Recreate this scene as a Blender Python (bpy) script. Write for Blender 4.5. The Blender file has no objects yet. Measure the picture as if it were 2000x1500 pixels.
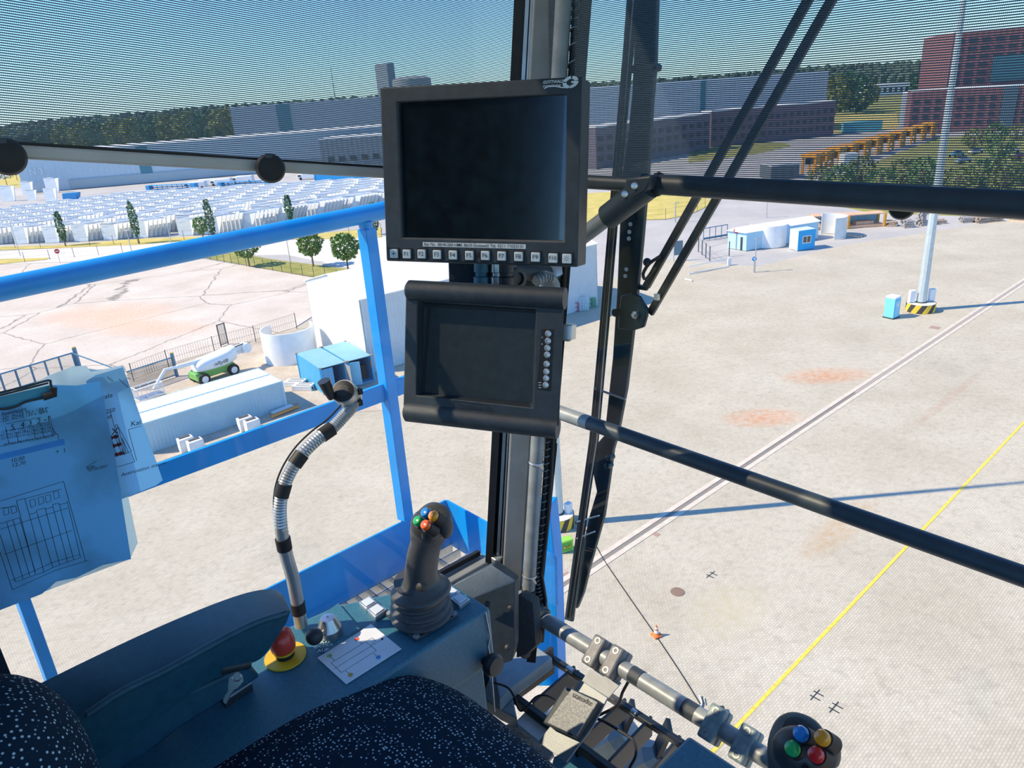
import bpy, bmesh, math, random
from mathutils import Vector, Matrix
import numpy as np
S = bpy.context.scene
COL = S.collection
PI = math.pi
# ------------------------------------------------------------------ camera
F = 1444.0                      # focal length in pixels of the 2000x1500 frame
EYE = 25.0                      # the cab eye height above the quay
_d = Vector((262.0, -(4400.0 - 750.0), -F)); _up = (-_d).normalized()
_f = Vector((0, 0, -1.0)); _y = (_f - _up * _f.dot(_up)).normalized(); _x = _y.cross(_up)
RW = Matrix((_x, _y, _up))      # camera axes to world
cam = bpy.data.objects.new('camera', bpy.data.cameras.new('camera'))
COL.objects.link(cam)
cam.matrix_world = Matrix.Translation((0, 0, EYE)) @ RW.to_4x4()
cam.data.sensor_width = 36.0; cam.data.lens = F * 36.0 / 2000.0
cam.data.clip_start = 0.05; cam.data.clip_end = 6000
S.camera = cam
# ------------------------------------------------------------------ light
SUN_AZ, SUN_EL = math.radians(-92), math.radians(45)
sdir = Vector((math.sin(SUN_AZ) * math.cos(SUN_EL), math.cos(SUN_AZ) * math.cos(SUN_EL), math.sin(SUN_EL)))
sun = bpy.data.lights.new('sun', 'SUN'); sun.energy = 5.3; sun.angle = math.radians(0.55); sun.color = (1.0, 0.80, 0.56)
so = bpy.data.objects.new('sun', sun); COL.objects.link(so); so.location = (0, 0, 80)
so.rotation_euler = sdir.to_track_quat('Z', 'Y').to_euler()
w = bpy.data.worlds.new('sky'); S.world = w; w.use_nodes = True
nt = w.node_tree; nt.nodes.clear()
sk = nt.nodes.new('ShaderNodeTexSky'); sk.sky_type = 'NISHITA'; sk.sun_disc = False
sk.sun_elevation = SUN_EL; sk.sun_rotation = SUN_AZ; sk.air_density = 1.0; sk.dust_density = 0.1; sk.ozone_density = 2.0
hs = nt.nodes.new('ShaderNodeHueSaturation'); hs.inputs['Saturation'].default_value = 1.0; hs.inputs['Hue'].default_value = 0.5
bg = nt.nodes.new('ShaderNodeBackground'); bg.inputs[1].default_value = 0.175
ow = nt.nodes.new('ShaderNodeOutputWorld')
tn = nt.nodes.new('ShaderNodeMixRGB'); tn.blend_type = 'MULTIPLY'; tn.inputs[0].default_value = 1.0; tn.inputs[2].default_value = (0.58, 0.90, 1.26, 1)
nt.links.new(sk.outputs[0], hs.inputs['Color']); nt.links.new(hs.outputs[0], tn.inputs[1]); nt.links.new(tn.outputs[0], bg.inputs[0]); nt.links.new(bg.outputs[0], ow.inputs[0])
S.view_settings.view_transform = 'Standard'; S.view_settings.look = 'None'
S.view_settings.gamma = 1.0; S.view_settings.use_curve_mapping = False
S.view_settings.exposure = 0.35
try:
    S.cycles.transparent_max_bounces = 24; S.cycles.max_bounces = 8
except Exception: pass
# ------------------------------------------------------------------ frames of reference
def ray(px, py): return RW @ Vector((px - 1000.0, 750.0 - py, -F))
def G(px, py, z=0.0):
    r = ray(px, py); t = (z - EYE) / r.z
    return Vector((r.x * t, r.y * t, z))
def top_z(base, px, py):        # height of a thing standing on base whose top is seen at that elevation
    r = ray(px, py); h = math.hypot(r.x, r.y); return EYE + r.z / h * math.hypot(base.x, base.y)
YAW = math.radians(48.8)
vx = Vector((math.sin(YAW), math.cos(YAW), 0)); rx = Vector((math.cos(YAW), -math.sin(YAW), 0))
B3 = Matrix((rx, vx, Vector((0, 0, 1))))          # world -> cab axes (right, forward, up)
MC = Matrix.Translation((0, 0, EYE)) @ B3.transposed().to_4x4()
def rc(px, py): return B3 @ ray(px, py)
def Cz(px, py, z): r = rc(px, py); return r * (z / r.z)
def Cv(px, py, v): r = rc(px, py); return r * (v / r.y)
def Cr(px, py, q): r = rc(px, py); return r * (q / r.x)
def Cd(px, py, d): return rc(px, py) * (d / F)
def Cp(px, py, p0, n): r = rc(px, py); return r * (p0.dot(n) / r.dot(n))
def CF(px, py, off=0.0):                          # on the front glass plane, which leans outwards at its top
    r = rc(px, py); t = (0.86 + off) / (r.y - 0.07 * r.z); return r * t
# ------------------------------------------------------------------ mesh builder
class MB:
    def __init__(s): s.v = []; s.f = []; s.uv = None
    def add(s, vs, fs):
        o = len(s.v); s.v += [Vector(a) for a in vs]; s.f += [tuple(i + o for i in f) for f in fs]; return s
    def box(s, c, size, M=None):
        c = Vector(c); h = Vector(size) * 0.5; vs = []
        for z in (-1, 1):
            for y in (-1, 1):
                for x in (-1, 1):
                    p = Vector((x * h.x, y * h.y, z * h.z)); vs.append(c + (M @ p if M else p))
        return s.add(vs, [(0, 2, 3, 1), (4, 5, 7, 6), (0, 1, 5, 4), (2, 6, 7, 3), (0, 4, 6, 2), (1, 3, 7, 5)])
    def span(s, a, b): a = Vector(a); b = Vector(b); return s.box((a + b) / 2, [abs(q) for q in (b - a)])
    def prism(s, poly, ext):
        poly = [Vector(p) for p in poly]; ext = Vector(ext); n = len(poly)
        nn = Vector((0, 0, 0))
        for i in range(n): nn += poly[i].cross(poly[(i + 1) % n])
        if nn.dot(ext) > 0: poly = poly[::-1]
        vs = poly + [p + ext for p in poly]
        return s.add(vs, [tuple(range(n)), tuple(range(2 * n - 1, n - 1, -1))] + [((i + 1) % n, i, n + i, n + (i + 1) % n) for i in range(n)])
    def beam(s, a, b, w, h, up=(0, 0, 1)):
        a = Vector(a); b = Vector(b); d = (b - a).normalized(); up = Vector(up)
        if abs(d.dot(up.normalized())) > 0.98: up = Vector((1, 0, 0))
        x = d.cross(up).normalized(); y = x.cross(d)
        vs = [p + x * (i * w / 2) + y * (j * h / 2) for p in (a, b) for i, j in ((-1, -1), (1, -1), (1, 1), (-1, 1))]
        return s.add(vs, [(0, 1, 2, 3), (7, 6, 5, 4), (0, 4, 5, 1), (1, 5, 6, 2), (2, 6, 7, 3), (3, 7, 4, 0)])
    def tube(s, pts, r, seg=12, cap=True):
        pts = [Vector(p) for p in pts]; n = len(pts); rs = r if isinstance(r, (list, tuple)) else [r] * n
        o = len(s.v); prev = None
        for i, p in enumerate(pts):
            t = (pts[min(i + 1, n - 1)] - pts[max(i - 1, 0)]).normalized()
            if prev is None: x = t.cross(Vector((0.123, 0.31, 0.94))).normalized()
            else: x = (prev - t * prev.dot(t)).normalized()
            prev = x; y = t.cross(x)
            for k in range(seg):
                a = 2 * PI * k / seg; s.v.append(p + (x * math.cos(a) + y * math.sin(a)) * rs[i])
        for i in range(n - 1):
            for k in range(seg):
                k2 = (k + 1) % seg; s.f.append((o + i * seg + k, o + i * seg + k2, o + (i + 1) * seg + k2, o + (i + 1) * seg + k))
        if cap: s.f.append(tuple(o + k for k in range(seg))[::-1]); s.f.append(tuple(o + (n - 1) * seg + k for k in range(seg)))
        return s
    def lathe(s, prof, o, ax=(0, 0, 1), seg=24, a0=0.0, a1=2 * PI, sq=None, cap=True, xd=(1, 0, 0.01)):
        o = Vector(o); z = Vector(ax).normalized(); x = Vector(xd); x = (x - z * x.dot(z)).normalized(); y = z.cross(x)
        full = abs(a1 - a0 - 2 * PI) < 1e-6; m = seg if full else seg + 1; b = len(s.v)
        for r, h in prof:
            for k in range(m):
                a = a0 + (a1 - a0) * k / seg; s.v.append(o + x * (r * math.cos(a)) + y * (r * math.sin(a)) + z * h)
        for i in range(len(prof) - 1):
            for k in range(seg):
                k2 = (k + 1) % m; s.f.append((b + i * m + k, b + i * m + k2, b + (i + 1) * m + k2, b + (i + 1) * m + k))
        if cap and full:
            s.f.append(tuple(b + k for k in range(m))[::-1]); s.f.append(tuple(b + (len(prof) - 1) * m + k for k in range(m)))
        return s
    def ell(s, c, r, M=None, seg=20, rings=12, e=1.0):
        c = Vector(c); b = len(s.v); sg = lambda t: math.copysign(abs(t) ** e, t)
        for i in range(rings + 1):
            th = -PI / 2 + PI * i / rings
            for k in range(seg):
                a = 2 * PI * k / seg
                p = Vector((r[0] * sg(math.cos(th)) * sg(math.cos(a)), r[1] * sg(math.cos(th)) * sg(math.sin(a)), r[2] * sg(math.sin(th))))
                s.v.append(c + (M @ p if M else p))
        for i in range(rings):
            for k in range(seg):
                k2 = (k + 1) % seg; s.f.append((b + i * seg + k, b + i * seg + k2, b + (i + 1) * seg + k2, b + (i + 1) * seg + k))
        return s
    def loft(s, secs, seg=24, e=1.0, sub=4, cap=True):  # secs: (centre, x axis*radius, y axis*radius)
        secs = [(Vector(a), Vector(b), Vector(c)) for a, b, c in secs]; out = []
        n = len(secs)
        for i in range(n - 1):
            for j in range(sub):
                t = j / sub; q = []
                for m in range(3):
                    p0, p1, p2, p3 = secs[max(i - 1, 0)][m], secs[i][m], secs[i + 1][m], secs[min(i + 2, n - 1)][m]
                    q.append(0.5 * (2 * p1 + (p2 - p0) * t + (2 * p0 - 5 * p1 + 4 * p2 - p3) * t * t + (3 * p1 - p0 - 3 * p2 + p3) * t ** 3))
                out.append(q)
        out.append(list(secs[-1])); b = len(s.v); sg = lambda t: math.copysign(abs(t) ** e, t)
        for c, x, y in out:
            for k in range(seg):
                a = 2 * PI * k / seg; s.v.append(c + x * sg(math.cos(a)) + y * sg(math.sin(a)))
        for i in range(len(out) - 1):
            for k in range(seg):
                k2 = (k + 1) % seg; s.f.append((b + i * seg + k, b + i * seg + k2, b + (i + 1) * seg + k2, b + (i + 1) * seg + k))
        if cap: s.f.append(tuple(b + k for k in range(seg))[::-1]); s.f.append(tuple(b + (len(out) - 1) * seg + k for k in range(seg)))
        return s
    def text(s, body, size, o, X, Y, ext=0.0004, align='CENTER', shear=0.0, bold=0.0):
        cu = bpy.data.curves.new('t', 'FONT'); cu.body = body; cu.size = 1.0; cu.extrude = 0.0; cu.align_x = align; cu.align_y = 'CENTER'
        cu.shear = shear; cu.offset = bold; cu.resolution_u = 3
        ob = bpy.data.objects.new('t', cu); COL.objects.link(ob)
        me = bpy.data.meshes.new_from_object(ob.evaluated_get(bpy.context.evaluated_depsgraph_get()))
        X = Vector(X).normalized() * size; Y = Vector(Y).normalized() * size; N = X.cross(Y).normalized() * ext; o = Vector(o)
        s.add([o + X * v.co.x + Y * v.co.y + N for v in me.vertices], [tuple(p.vertices) for p in me.polygons])
        bpy.data.objects.remove(ob); bpy.data.meshes.remove(me); bpy.data.curves.remove(cu); return s
    def line(s, a, b, w, N, lift=0.0004):   # thin flat stroke lying on a surface with normal N
        a = Vector(a); b = Vector(b); N = Vector(N).normalized(); d = b - a
        if d.length < 1e-9: return s
        x = d.normalized().cross(N) * (w / 2); L = N * lift
        return s.add([a - x + L, a + x + L, b + x + L, b - x + L], [(0, 1, 2, 3)])
    def disc(s, o, X, Y, r, seg=20, lift=0.0, ry=None):
        o = Vector(o); X = Vector(X).normalized(); Y = Vector(Y).normalized(); N = X.cross(Y); ry = ry or r
        return s.add([o + N * lift + X * (r * math.cos(2 * PI * k / seg)) + Y * (ry * math.sin(2 * PI * k / seg)) for k in range(seg)], [tuple(range(seg))])
# ------------------------------------------------------------------ objects
def _obj(name, mb, m, base, smooth=True, bevel=0.0, solid=0.0):
    me = bpy.data.meshes.new(name)
    me.from_pydata([tuple(p - base) for p in mb.v], [], mb.f); me.update()
    if smooth:
        me.shade_smooth(); me.set_sharp_from_angle(angle=math.radians(38))
    if isinstance(m, (list, tuple)):
        for q in m: me.materials.append(q)
    else: me.materials.append(m)
    o = bpy.data.objects.new(name, me); COL.objects.link(o)
    if solid: md = o.modifiers.new('solid', 'SOLIDIFY'); md.thickness = solid; md.offset = 0
    if bevel:
        md = o.modifiers.new('bevel', 'BEVEL'); md.width = bevel; md.segments = 2; md.limit_method = 'ANGLE'; md.angle_limit = math.radians(40)
    return o
def tag(o, label=None, cat=None, group=None, kind=None):
    if label: o['label'] = label
    if cat: o['category'] = cat
    if group: o['group'] = group
    if kind: o['kind'] = kind
    return o
BASE = {}
def thing(name, label, cat, base, frame='world', group=None, rz=0.0, kind=None):
    o = bpy.data.objects.new(name, None); COL.objects.link(o); o.empty_display_size = 0.1; base = Vector(base)
    M = Matrix.Translation(base) @ Matrix.Rotation(rz, 4, 'Z')
    o.matrix_world = (MC @ M) if frame == 'cab' else M
    BASE[o.name] = base
    return tag(o, label, cat, group, kind)
def part(parent, name, mb, m, label=None, kind=None, **k):
    o = _obj(name, mb, m, BASE[parent.name], **k); o.parent = parent; BASE[o.name] = BASE[parent.name]
    return tag(o, label, None, None, kind)
def solo(name, label, cat, mb, m, base, frame='world', group=None, kind=None, **k):
    base = Vector(base); o = _obj(name, mb, m, base, **k)
    M = Matrix.Translation(base); o.matrix_world = (MC @ M) if frame == 'cab' else M
    BASE[o.name] = base
    return tag(o, label, cat, group, kind)
def struct(name, mb, m, base=(0, 0, 0), frame='world', label=None, **k):
    o = solo(name, label, None, mb, m, base, frame, None, 'structure', **k); return o
def copy_tree(o, delta=None, label=None, group=None, parent=None, M=None):
    c = o.copy(); COL.objects.link(c); BASE[c.name] = BASE[o.name]
    if parent is not None: c.parent = parent; c.matrix_parent_inverse = Matrix.Identity(4)
    if delta is not None: c.matrix_world = Matrix.Translation(delta) @ o.matrix_world
    if M is not None: c.matrix_world = M
    if label: c['label'] = label
    if group: c['group'] = group
    for ch in [q for q in COL.objects if q.parent == o]: copy_tree(ch, parent=c)
    return c
# ------------------------------------------------------------------ materials
def newmat(name):
    m = bpy.data.materials.new(name); m.use_nodes = True; n = m.node_tree; n.nodes.clear()
    out = n.nodes.new('ShaderNodeOutputMaterial'); return m, n, out
def N(n, t, **k):
    q = n.nodes.new(t)
    for a, b in k.items():
        if a.startswith('i_'): q.inputs[a[2:].replace('_', ' ')].default_value = b
        else: setattr(q, a, b)
    return q
def mat(name, c, rough=0.5, metal=0.0, var=0.12, scale=30.0, bump=0.0, bscale=None, spec=0.5, c2=None, coat=0.0, emit=None, sheen=0):
    m, n, out = newmat(name); L = n.links.new
    p = N(n, 'ShaderNodeBsdfPrincipled'); p.inputs['Roughness'].default_value = rough; p.inputs['Metallic'].default_value = metal
    p.inputs['Specular IOR Level'].default_value = spec; p.inputs['Coat Weight'].default_value = coat
    tc = N(n, 'ShaderNodeTexCoord'); no = N(n, 'ShaderNodeTexNoise'); no.inputs['Scale'].default_value = scale; no.inputs['Detail'].default_value = 5
    L(tc.outputs['Object'], no.inputs['Vector'])
    cr = N(n, 'ShaderNodeValToRGB'); cr.color_ramp.elements[0].position = 0.3; cr.color_ramp.elements[1].position = 0.7
    a = [max(0, q * (1 - var)) for q in c]; b = [min(1, q * (1 + var)) for q in (c2 or c)]
    cr.color_ramp.elements[0].color = (*a, 1); cr.color_ramp.elements[1].color = (*b, 1)
    L(no.outputs[0], cr.inputs[0]); L(cr.outputs[0], p.inputs['Base Color'])
    if bump:
        n2 = N(n, 'ShaderNodeTexNoise'); n2.inputs['Scale'].default_value = bscale or scale * 8; n2.inputs['Detail'].default_value = 2
        L(tc.outputs['Object'], n2.inputs['Vector']); bp = N(n, 'ShaderNodeBump'); bp.inputs['Strength'].default_value = bump; bp.inputs['Distance'].default_value = 0.002
        L(n2.outputs[0], bp.inputs['Height']); L(bp.outputs[0], p.inputs['Normal'])
    if emit: p.inputs['Emission Color'].default_value = (*emit[0], 1); p.inputs['Emission Strength'].default_value = emit[1]
    L(p.outputs[0], out.inputs[0]); return m
def corrugated(name, c, pitch, axis, rough=0.5, depth=0.5):   # ribbed sheet metal, ribs repeat along a horizontal world axis
    m, n, out = newmat(name); L = n.links.new
    p = N(n, 'ShaderNodeBsdfPrincipled'); p.inputs['Roughness'].default_value = rough
    g = N(n, 'ShaderNodeNewGeometry'); vd = N(n, 'ShaderNodeVectorMath', operation='DOT_PRODUCT'); vd.inputs[1].default_value = axis
    L(g.outputs['Position'], vd.inputs[0]); mu = N(n, 'ShaderNodeMath', operation='MULTIPLY'); mu.inputs[1].default_value = 2 * PI / pitch
    L(vd.outputs['Value'], mu.inputs[0]); si = N(n, 'ShaderNodeMath', operation='SINE'); L(mu.outputs[0], si.inputs[0])
    bp = N(n, 'ShaderNodeBump'); bp.inputs['Strength'].default_value = depth; bp.inputs['Distance'].default_value = pitch * 0.15
    L(si.outputs[0], bp.inputs['Height']); L(bp.outputs[0], p.inputs['Normal'])
    no = N(n, 'ShaderNodeTexNoise'); no.inputs['Scale'].default_value = 0.9; no.inputs['Detail'].default_value = 6; L(g.outputs['Position'], no.inputs['Vector'])
    mx = N(n, 'ShaderNodeMixRGB'); mx.inputs[1].default_value = (*[q * 0.88 for q in c], 1); mx.inputs[2].default_value = (*[min(1, q * 1.08) for q in c], 1)
    L(no.outputs[0], mx.inputs[0]); L(mx.outputs[0], p.inputs['Base Color']); L(p.outputs[0], out.inputs[0]); return m
def glassmat(name, tint, refl=0.05, dirt=0.02):
    m, n, out = newmat(name); L = n.links.new
    t = N(n, 'ShaderNodeBsdfTransparent'); t.inputs[0].default_value = (*tint, 1)
    g = N(n, 'ShaderNodeBsdfGlossy'); g.inputs['Roughness'].default_value = 0.02
    lw = N(n, 'ShaderNodeLayerWeight'); lw.inputs[0].default_value = 0.5; pw = N(n, 'ShaderNodeMath', operation='POWER'); pw.inputs[1].default_value = 4.5; L(lw.outputs['Facing'], pw.inputs[0])
    ma = N(n, 'ShaderNodeMath', operation='MULTIPLY_ADD'); ma.inputs[1].default_value = 0.7; ma.inputs[2].default_value = 0.012; L(pw.outputs[0], ma.inputs[0]); mx = N(n, 'ShaderNodeMixShader')
    L(ma.outputs[0], mx.inputs[0]); L(t.outputs[0], mx.inputs[1]); L(g.outputs[0], mx.inputs[2])
    df = N(n, 'ShaderNodeBsdfDiffuse'); df.inputs[0].default_value = (0.75, 0.8, 0.82, 1)
    tc = N(n, 'ShaderNodeTexCoord'); no = N(n, 'ShaderNodeTexNoise'); no.inputs['Scale'].default_value = 9; no.inputs['Detail'].default_value = 8
    L(tc.outputs['Object'], no.inputs['Vector']); cr = N(n, 'ShaderNodeValToRGB'); cr.color_ramp.elements[0].position = 0.62; cr.color_ramp.elements[1].position = 0.8
    cr.color_ramp.elements[0].color = (0, 0, 0, 1); cr.color_ramp.elements[1].color = (dirt * 4, dirt * 4, dirt * 4, 1)
    L(no.outputs[0], cr.inputs[0]); m2 = N(n, 'ShaderNodeMixShader'); L(cr.outputs[0], m2.inputs[0]); L(mx.outputs[0], m2.inputs[1]); L(df.outputs[0], m2.inputs[2])
    L(m2.outputs[0], out.inputs[0]); return m
def meshfabric(name, axis_u, axis_v, pu, pv, fu, fv, c):   # woven sun-blind cloth: threads with see-through holes between them
    m, n, out = newmat(name); L = n.links.new; g = N(n, 'ShaderNodeTexCoord'); ms = []
    for ax, p, fr in ((axis_u, pu, fu), (axis_v, pv, fv)):
        vd = N(n, 'ShaderNodeVectorMath', operation='DOT_PRODUCT'); vd.inputs[1].default_value = ax; L(g.outputs['Object'], vd.inputs[0])
        mu = N(n, 'ShaderNodeMath', operation='MULTIPLY'); mu.inputs[1].default_value = 1 / p; L(vd.outputs['Value'], mu.inputs[0])
        fc = N(n, 'ShaderNodeMath', operation='FRACT'); L(mu.outputs[0], fc.inputs[0])
        lt = N(n, 'ShaderNodeMath', operation='LESS_THAN'); lt.inputs[1].default_value = fr; L(fc.outputs[0], lt.inputs[0]); ms.append(lt)
    mm = N(n, 'ShaderNodeMath', operation='MULTIPLY'); L(ms[0].outputs[0], mm.inputs[0]); L(ms[1].outputs[0], mm.inputs[1])
    t = N(n, 'ShaderNodeBsdfTransparent'); d = N(n, 'ShaderNodeBsdfDiffuse'); d.inputs[0].default_value = (*c, 1)
    tl = N(n, 'ShaderNodeBsdfTranslucent'); tl.inputs[0].default_value = (*c, 1); a = N(n, 'ShaderNodeMixShader'); a.inputs[0].default_value = 0.25
    L(d.outputs[0], a.inputs[1]); L(tl.outputs[0], a.inputs[2]); mx = N(n, 'ShaderNodeMixShader')
    L(mm.outputs[0], mx.inputs[0]); L(a.outputs[0], mx.inputs[1]); L(t.outputs[0], mx.inputs[2]); L(mx.outputs[0], out.inputs[0]); return m
def seatmat(name):
    m, n, out = newmat(name); L = n.links.new; tc = N(n, 'ShaderNodeTexCoord'); p = N(n, 'ShaderNodeBsdfPrincipled'); p.inputs['Roughness'].default_value = 0.95; p.inputs['Specular IOR Level'].default_value = 0.15
    vo = N(n, 'ShaderNodeTexVoronoi'); vo.inputs['Scale'].default_value = 200; vo.inputs['Randomness'].default_value = 0.62; L(tc.outputs['Object'], vo.inputs['Vector'])
    cr = N(n, 'ShaderNodeValToRGB'); cr.color_ramp.elements[0].position = 0.19; cr.color_ramp.elements[1].position = 0.29
    cr.color_ramp.elements[0].color = (0.42, 0.55, 0.6, 1); cr.color_ramp.elements[1].color = (0.007, 0.020, 0.038, 1)
    L(vo.outputs['Distance'], cr.inputs[0]); L(cr.outputs[0], p.inputs['Base Color']); L(p.outputs[0], out.inputs[0]); return m
MBLK = mat('black_plastic', (0.022, 0.026, 0.030), 0.42, var=0.25, scale=200, bump=0.25, bscale=1800)
MPAINT = mat('textured_dark_paint', (0.030, 0.043, 0.055), 0.45, var=0.2, scale=60, bump=0.3, bscale=1400)
MTUBE = mat('satin_black_tube', (0.028, 0.046, 0.062), 0.46, var=0.15, scale=40, bump=0.08, bscale=900)
MGREY = mat('pillar_grey_paint', (0.23, 0.25, 0.255), 0.4, var=0.12, scale=20, bump=0.1)
MSTEELT = mat('worn_grey_tube', (0.24, 0.27, 0.28), 0.42, 0.1, var=0.2, scale=35)
MRUB = mat('black_rubber', (0.012, 0.013, 0.015), 0.6, var=0.3, scale=50)
MCONS = mat('console_blue_black', (0.034, 0.15, 0.22), 0.42, var=0.16, scale=220, bump=0.35, bscale=1500)
MCHR = mat('brushed_chrome', (0.50, 0.51, 0.52), 0.34, 0.95, var=0.1, scale=15)
MALU = mat('anodised_aluminium', (0.5, 0.52, 0.53), 0.35, 0.7, var=0.12, scale=30)
MBLUE = mat('gallery_blue_paint', (0.004, 0.29, 0.76), 0.38, var=0.10, scale=9, bump=0.05)
MSCR = mat('dark_screen_glass', (0.003, 0.008, 0.012), 0.17, var=0.6, scale=60, spec=1.0, coat=1.0)
MSCR2 = mat('matt_screen', (0.022, 0.03, 0.032), 0.45, var=0.2, scale=90)
MKEY = mat('key_cap_white', (0.62, 0.70, 0.74), 0.4, var=0.04)
MINK = mat('black_ink', (0.01, 0.01, 0.012), 0.6, var=0.1)
MWHT = mat('white_plate', (0.72, 0.76, 0.78), 0.4, var=0.04)
MWINK = mat('white_print', (0.75, 0.85, 0.88), 0.5, var=0.03)
MRED = mat('red_plastic', (0.62, 0.05, 0.03), 0.3, var=0.1)
MBTNR = mat('button_red', (0.65, 0.02, 0.02), 0.2, var=0.05, coat=0.4)
MBTNO = mat('button_orange', (0.80, 0.30, 0.02), 0.2, var=0.05, coat=0.4)
MBTNG = mat('button_green', (0.02, 0.38, 0.10), 0.2, var=0.05, coat=0.4)
MBTNB = mat('button_blue', (0.02, 0.22, 0.60), 0.2, var=0.05, coat=0.4)
MBTNOR = mat('button_vermilion', (0.80, 0.12, 0.02), 0.2, var=0.05, coat=0.4)
MYEL = mat('yellow_plate', (0.80, 0.48, 0.02), 0.45, var=0.08)
MSEAT = seatmat('dotted_seat_cloth')
MVINYL = mat('armrest_vinyl', (0.010, 0.070, 0.110), 0.38, var=0.15, scale=90, bump=0.3, bscale=1600)
MJOY = mat('joystick_rubber', (0.055, 0.058, 0.06), 0.45, var=0.15, scale=120, bump=0.15)
MJOYD = mat('joystick_dark', (0.03, 0.033, 0.036), 0.42, var=0.15, scale=120, bump=0.15)
MPAPER = None
def papermat(name, c, tr=0.5):
    m, n, out = newmat(name); L = n.links.new; tc = N(n, 'ShaderNodeTexCoord')
    no = N(n, 'ShaderNodeTexNoise'); no.inputs['Scale'].default_value = 14; no.inputs['Detail'].default_value = 9; L(tc.outputs['Object'], no.inputs['Vector'])
    cr = N(n, 'ShaderNodeValToRGB'); cr.color_ramp.elements[0].position = 0.3; cr.color_ramp.elements[1].position = 0.55
    cr.color_ramp.elements[0].color = (*[q * 0.72 for q in c], 1); cr.color_ramp.elements[1].color = (*c, 1)
    d = N(n, 'ShaderNodeBsdfDiffuse'); t = N(n, 'ShaderNodeBsdfTranslucent'); L(no.outputs[0], cr.inputs[0]); L(cr.outputs[0], d.inputs[0]); L(cr.outputs[0], t.inputs[0])
    mx = N(n, 'ShaderNodeMixShader'); mx.inputs[0].default_value = tr; L(d.outputs[0], mx.inputs[1]); L(t.outputs[0], mx.inputs[2]); L(mx.outputs[0], out.inputs[0]); return m
MPAPER = papermat('blue_tinted_paper', (0.26, 0.60, 0.88), 0.5)
MPAPER2 = papermat('lighter_paper', (0.44, 0.72, 0.92), 0.5)
MPAPER3 = papermat('clear_sleeve', (0.80, 0.88, 0.88), 0.5)
MGLASS = glassmat('cab_glass', (0.97, 0.985, 0.985))
MGLASSB = glassmat('tinted_glass', (0.55, 0.80, 0.90), dirt=0.05)
V = Vector
def smooth_pts(p, k=6):
    out = []
    for i in range(len(p) - 1):
        p0, p1, p2, p3 = p[max(i - 1, 0)], p[i], p[i + 1], p[min(i + 2, len(p) - 1)]
        for j in range(k):
            t = j / k; out.append(0.5 * (2 * p1 + (p2 - p0) * t + (2 * p0 - 5 * p1 + 4 * p2 - p3) * t * t + (3 * p1 - p0 - 3 * p2 + p3) * t ** 3))
    return out + [p[-1]]
V = Vector
XR, YV, ZU = V((1, 0, 0)), V((0, 1, 0)), V((0, 0, 1))
# ================================================================== THE CAB SHELL (cab axes: right, forward, up; origin at the eye)
cab = dict(frame='cab')
FLZ = -1.34
struct('floor', MB().span((-0.97, -0.95, FLZ - 0.05), (1.0, 0.50, FLZ)), MPAINT, (0, 0, FLZ), 'cab')
struct('ceiling', MB().span((-1.02, -0.45, 0.62), (1.05, 0.98, 0.68)).span((-1.02, -0.95, 0.62), (-0.38, -0.45, 0.68)), mat('roof_lining', (0.45, 0.47, 0.48), 0.7), (0, 0, 0.62), 'cab')  # unseen opening at rear right added so the upper screen reflects sky
mb = MB().span((-1.0, -0.98, FLZ), (1.0, -0.94, -0.55)).span((-1.0, -0.98, -0.55), (-0.33, -0.94, 0.62)).span((0.9, -0.98, -0.55), (1.0, -0.94, 0.62))  # unseen; left part closed, right part open to shape the screen reflection
struct('wall_back', mb, MPAINT, (0, -0.95, FLZ), 'cab')
mb = MB().span((0.98, -0.94, FLZ), (1.02, 0.80, -0.80)).span((0.98, -0.94, 0.5), (1.02, 0.86, 0.62))
struct('wall_right', mb, MPAINT, (1.0, 0, FLZ), 'cab')
mb = MB().span((-1.01, -0.94, FLZ), (-0.985, 0.74, -0.875)).span((-1.0, -0.94, 0.52), (-0.96, 0.86, 0.62)).span((-1.0, -0.94, -0.84), (-0.97, 0.0, 0.52))  # last span: unseen rear panel added to keep sun off armrest and seat
struct('wall_left', mb, MPAINT, (-1.0, 0, FLZ), 'cab')
# sill of the side window: pale strip and dark rubber profile, both seen beyond the console
mb = MB().beam((-0.985, -0.7, -0.83), (-0.985, 0.76, -0.865), 0.045, 0.03)
struct('trim_1', mb, MGREY, (-0.985, 0, -0.84), 'cab', bevel=0.004)
mb = MB().beam((-0.992, 0.0, -0.815), (-0.992, 0.75, -0.842), 0.008, 0.010)
struct('trim_2', mb, MRUB, (-1.0, 0, -0.80), 'cab')
def pane(name, poly, mt): return struct(name, MB().prism(poly[0], poly[1]), mt, poly[0][0], 'cab', smooth=False)
gl0, gl1 = -1.12, 0.6
fp = lambda r, z, off: V((r, 0.86 + 0.07 * z + off, z))
pane('window_1', ([(-1.0, 0.0, -0.81), (-1.0, 0.78, -0.83), (-1.0, 0.88, 0.55), (-1.0, 0.0, 0.55)], (-0.004, 0, 0)), MGLASS)
pane('window_2', ([fp(-0.90, -1.12, 0.055), fp(0.95, -1.12, 0.055), fp(0.95, 0.6, 0.055), fp(-0.90, 0.6, 0.055)], (0, 0.005, 0)), MGLASS)
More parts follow.
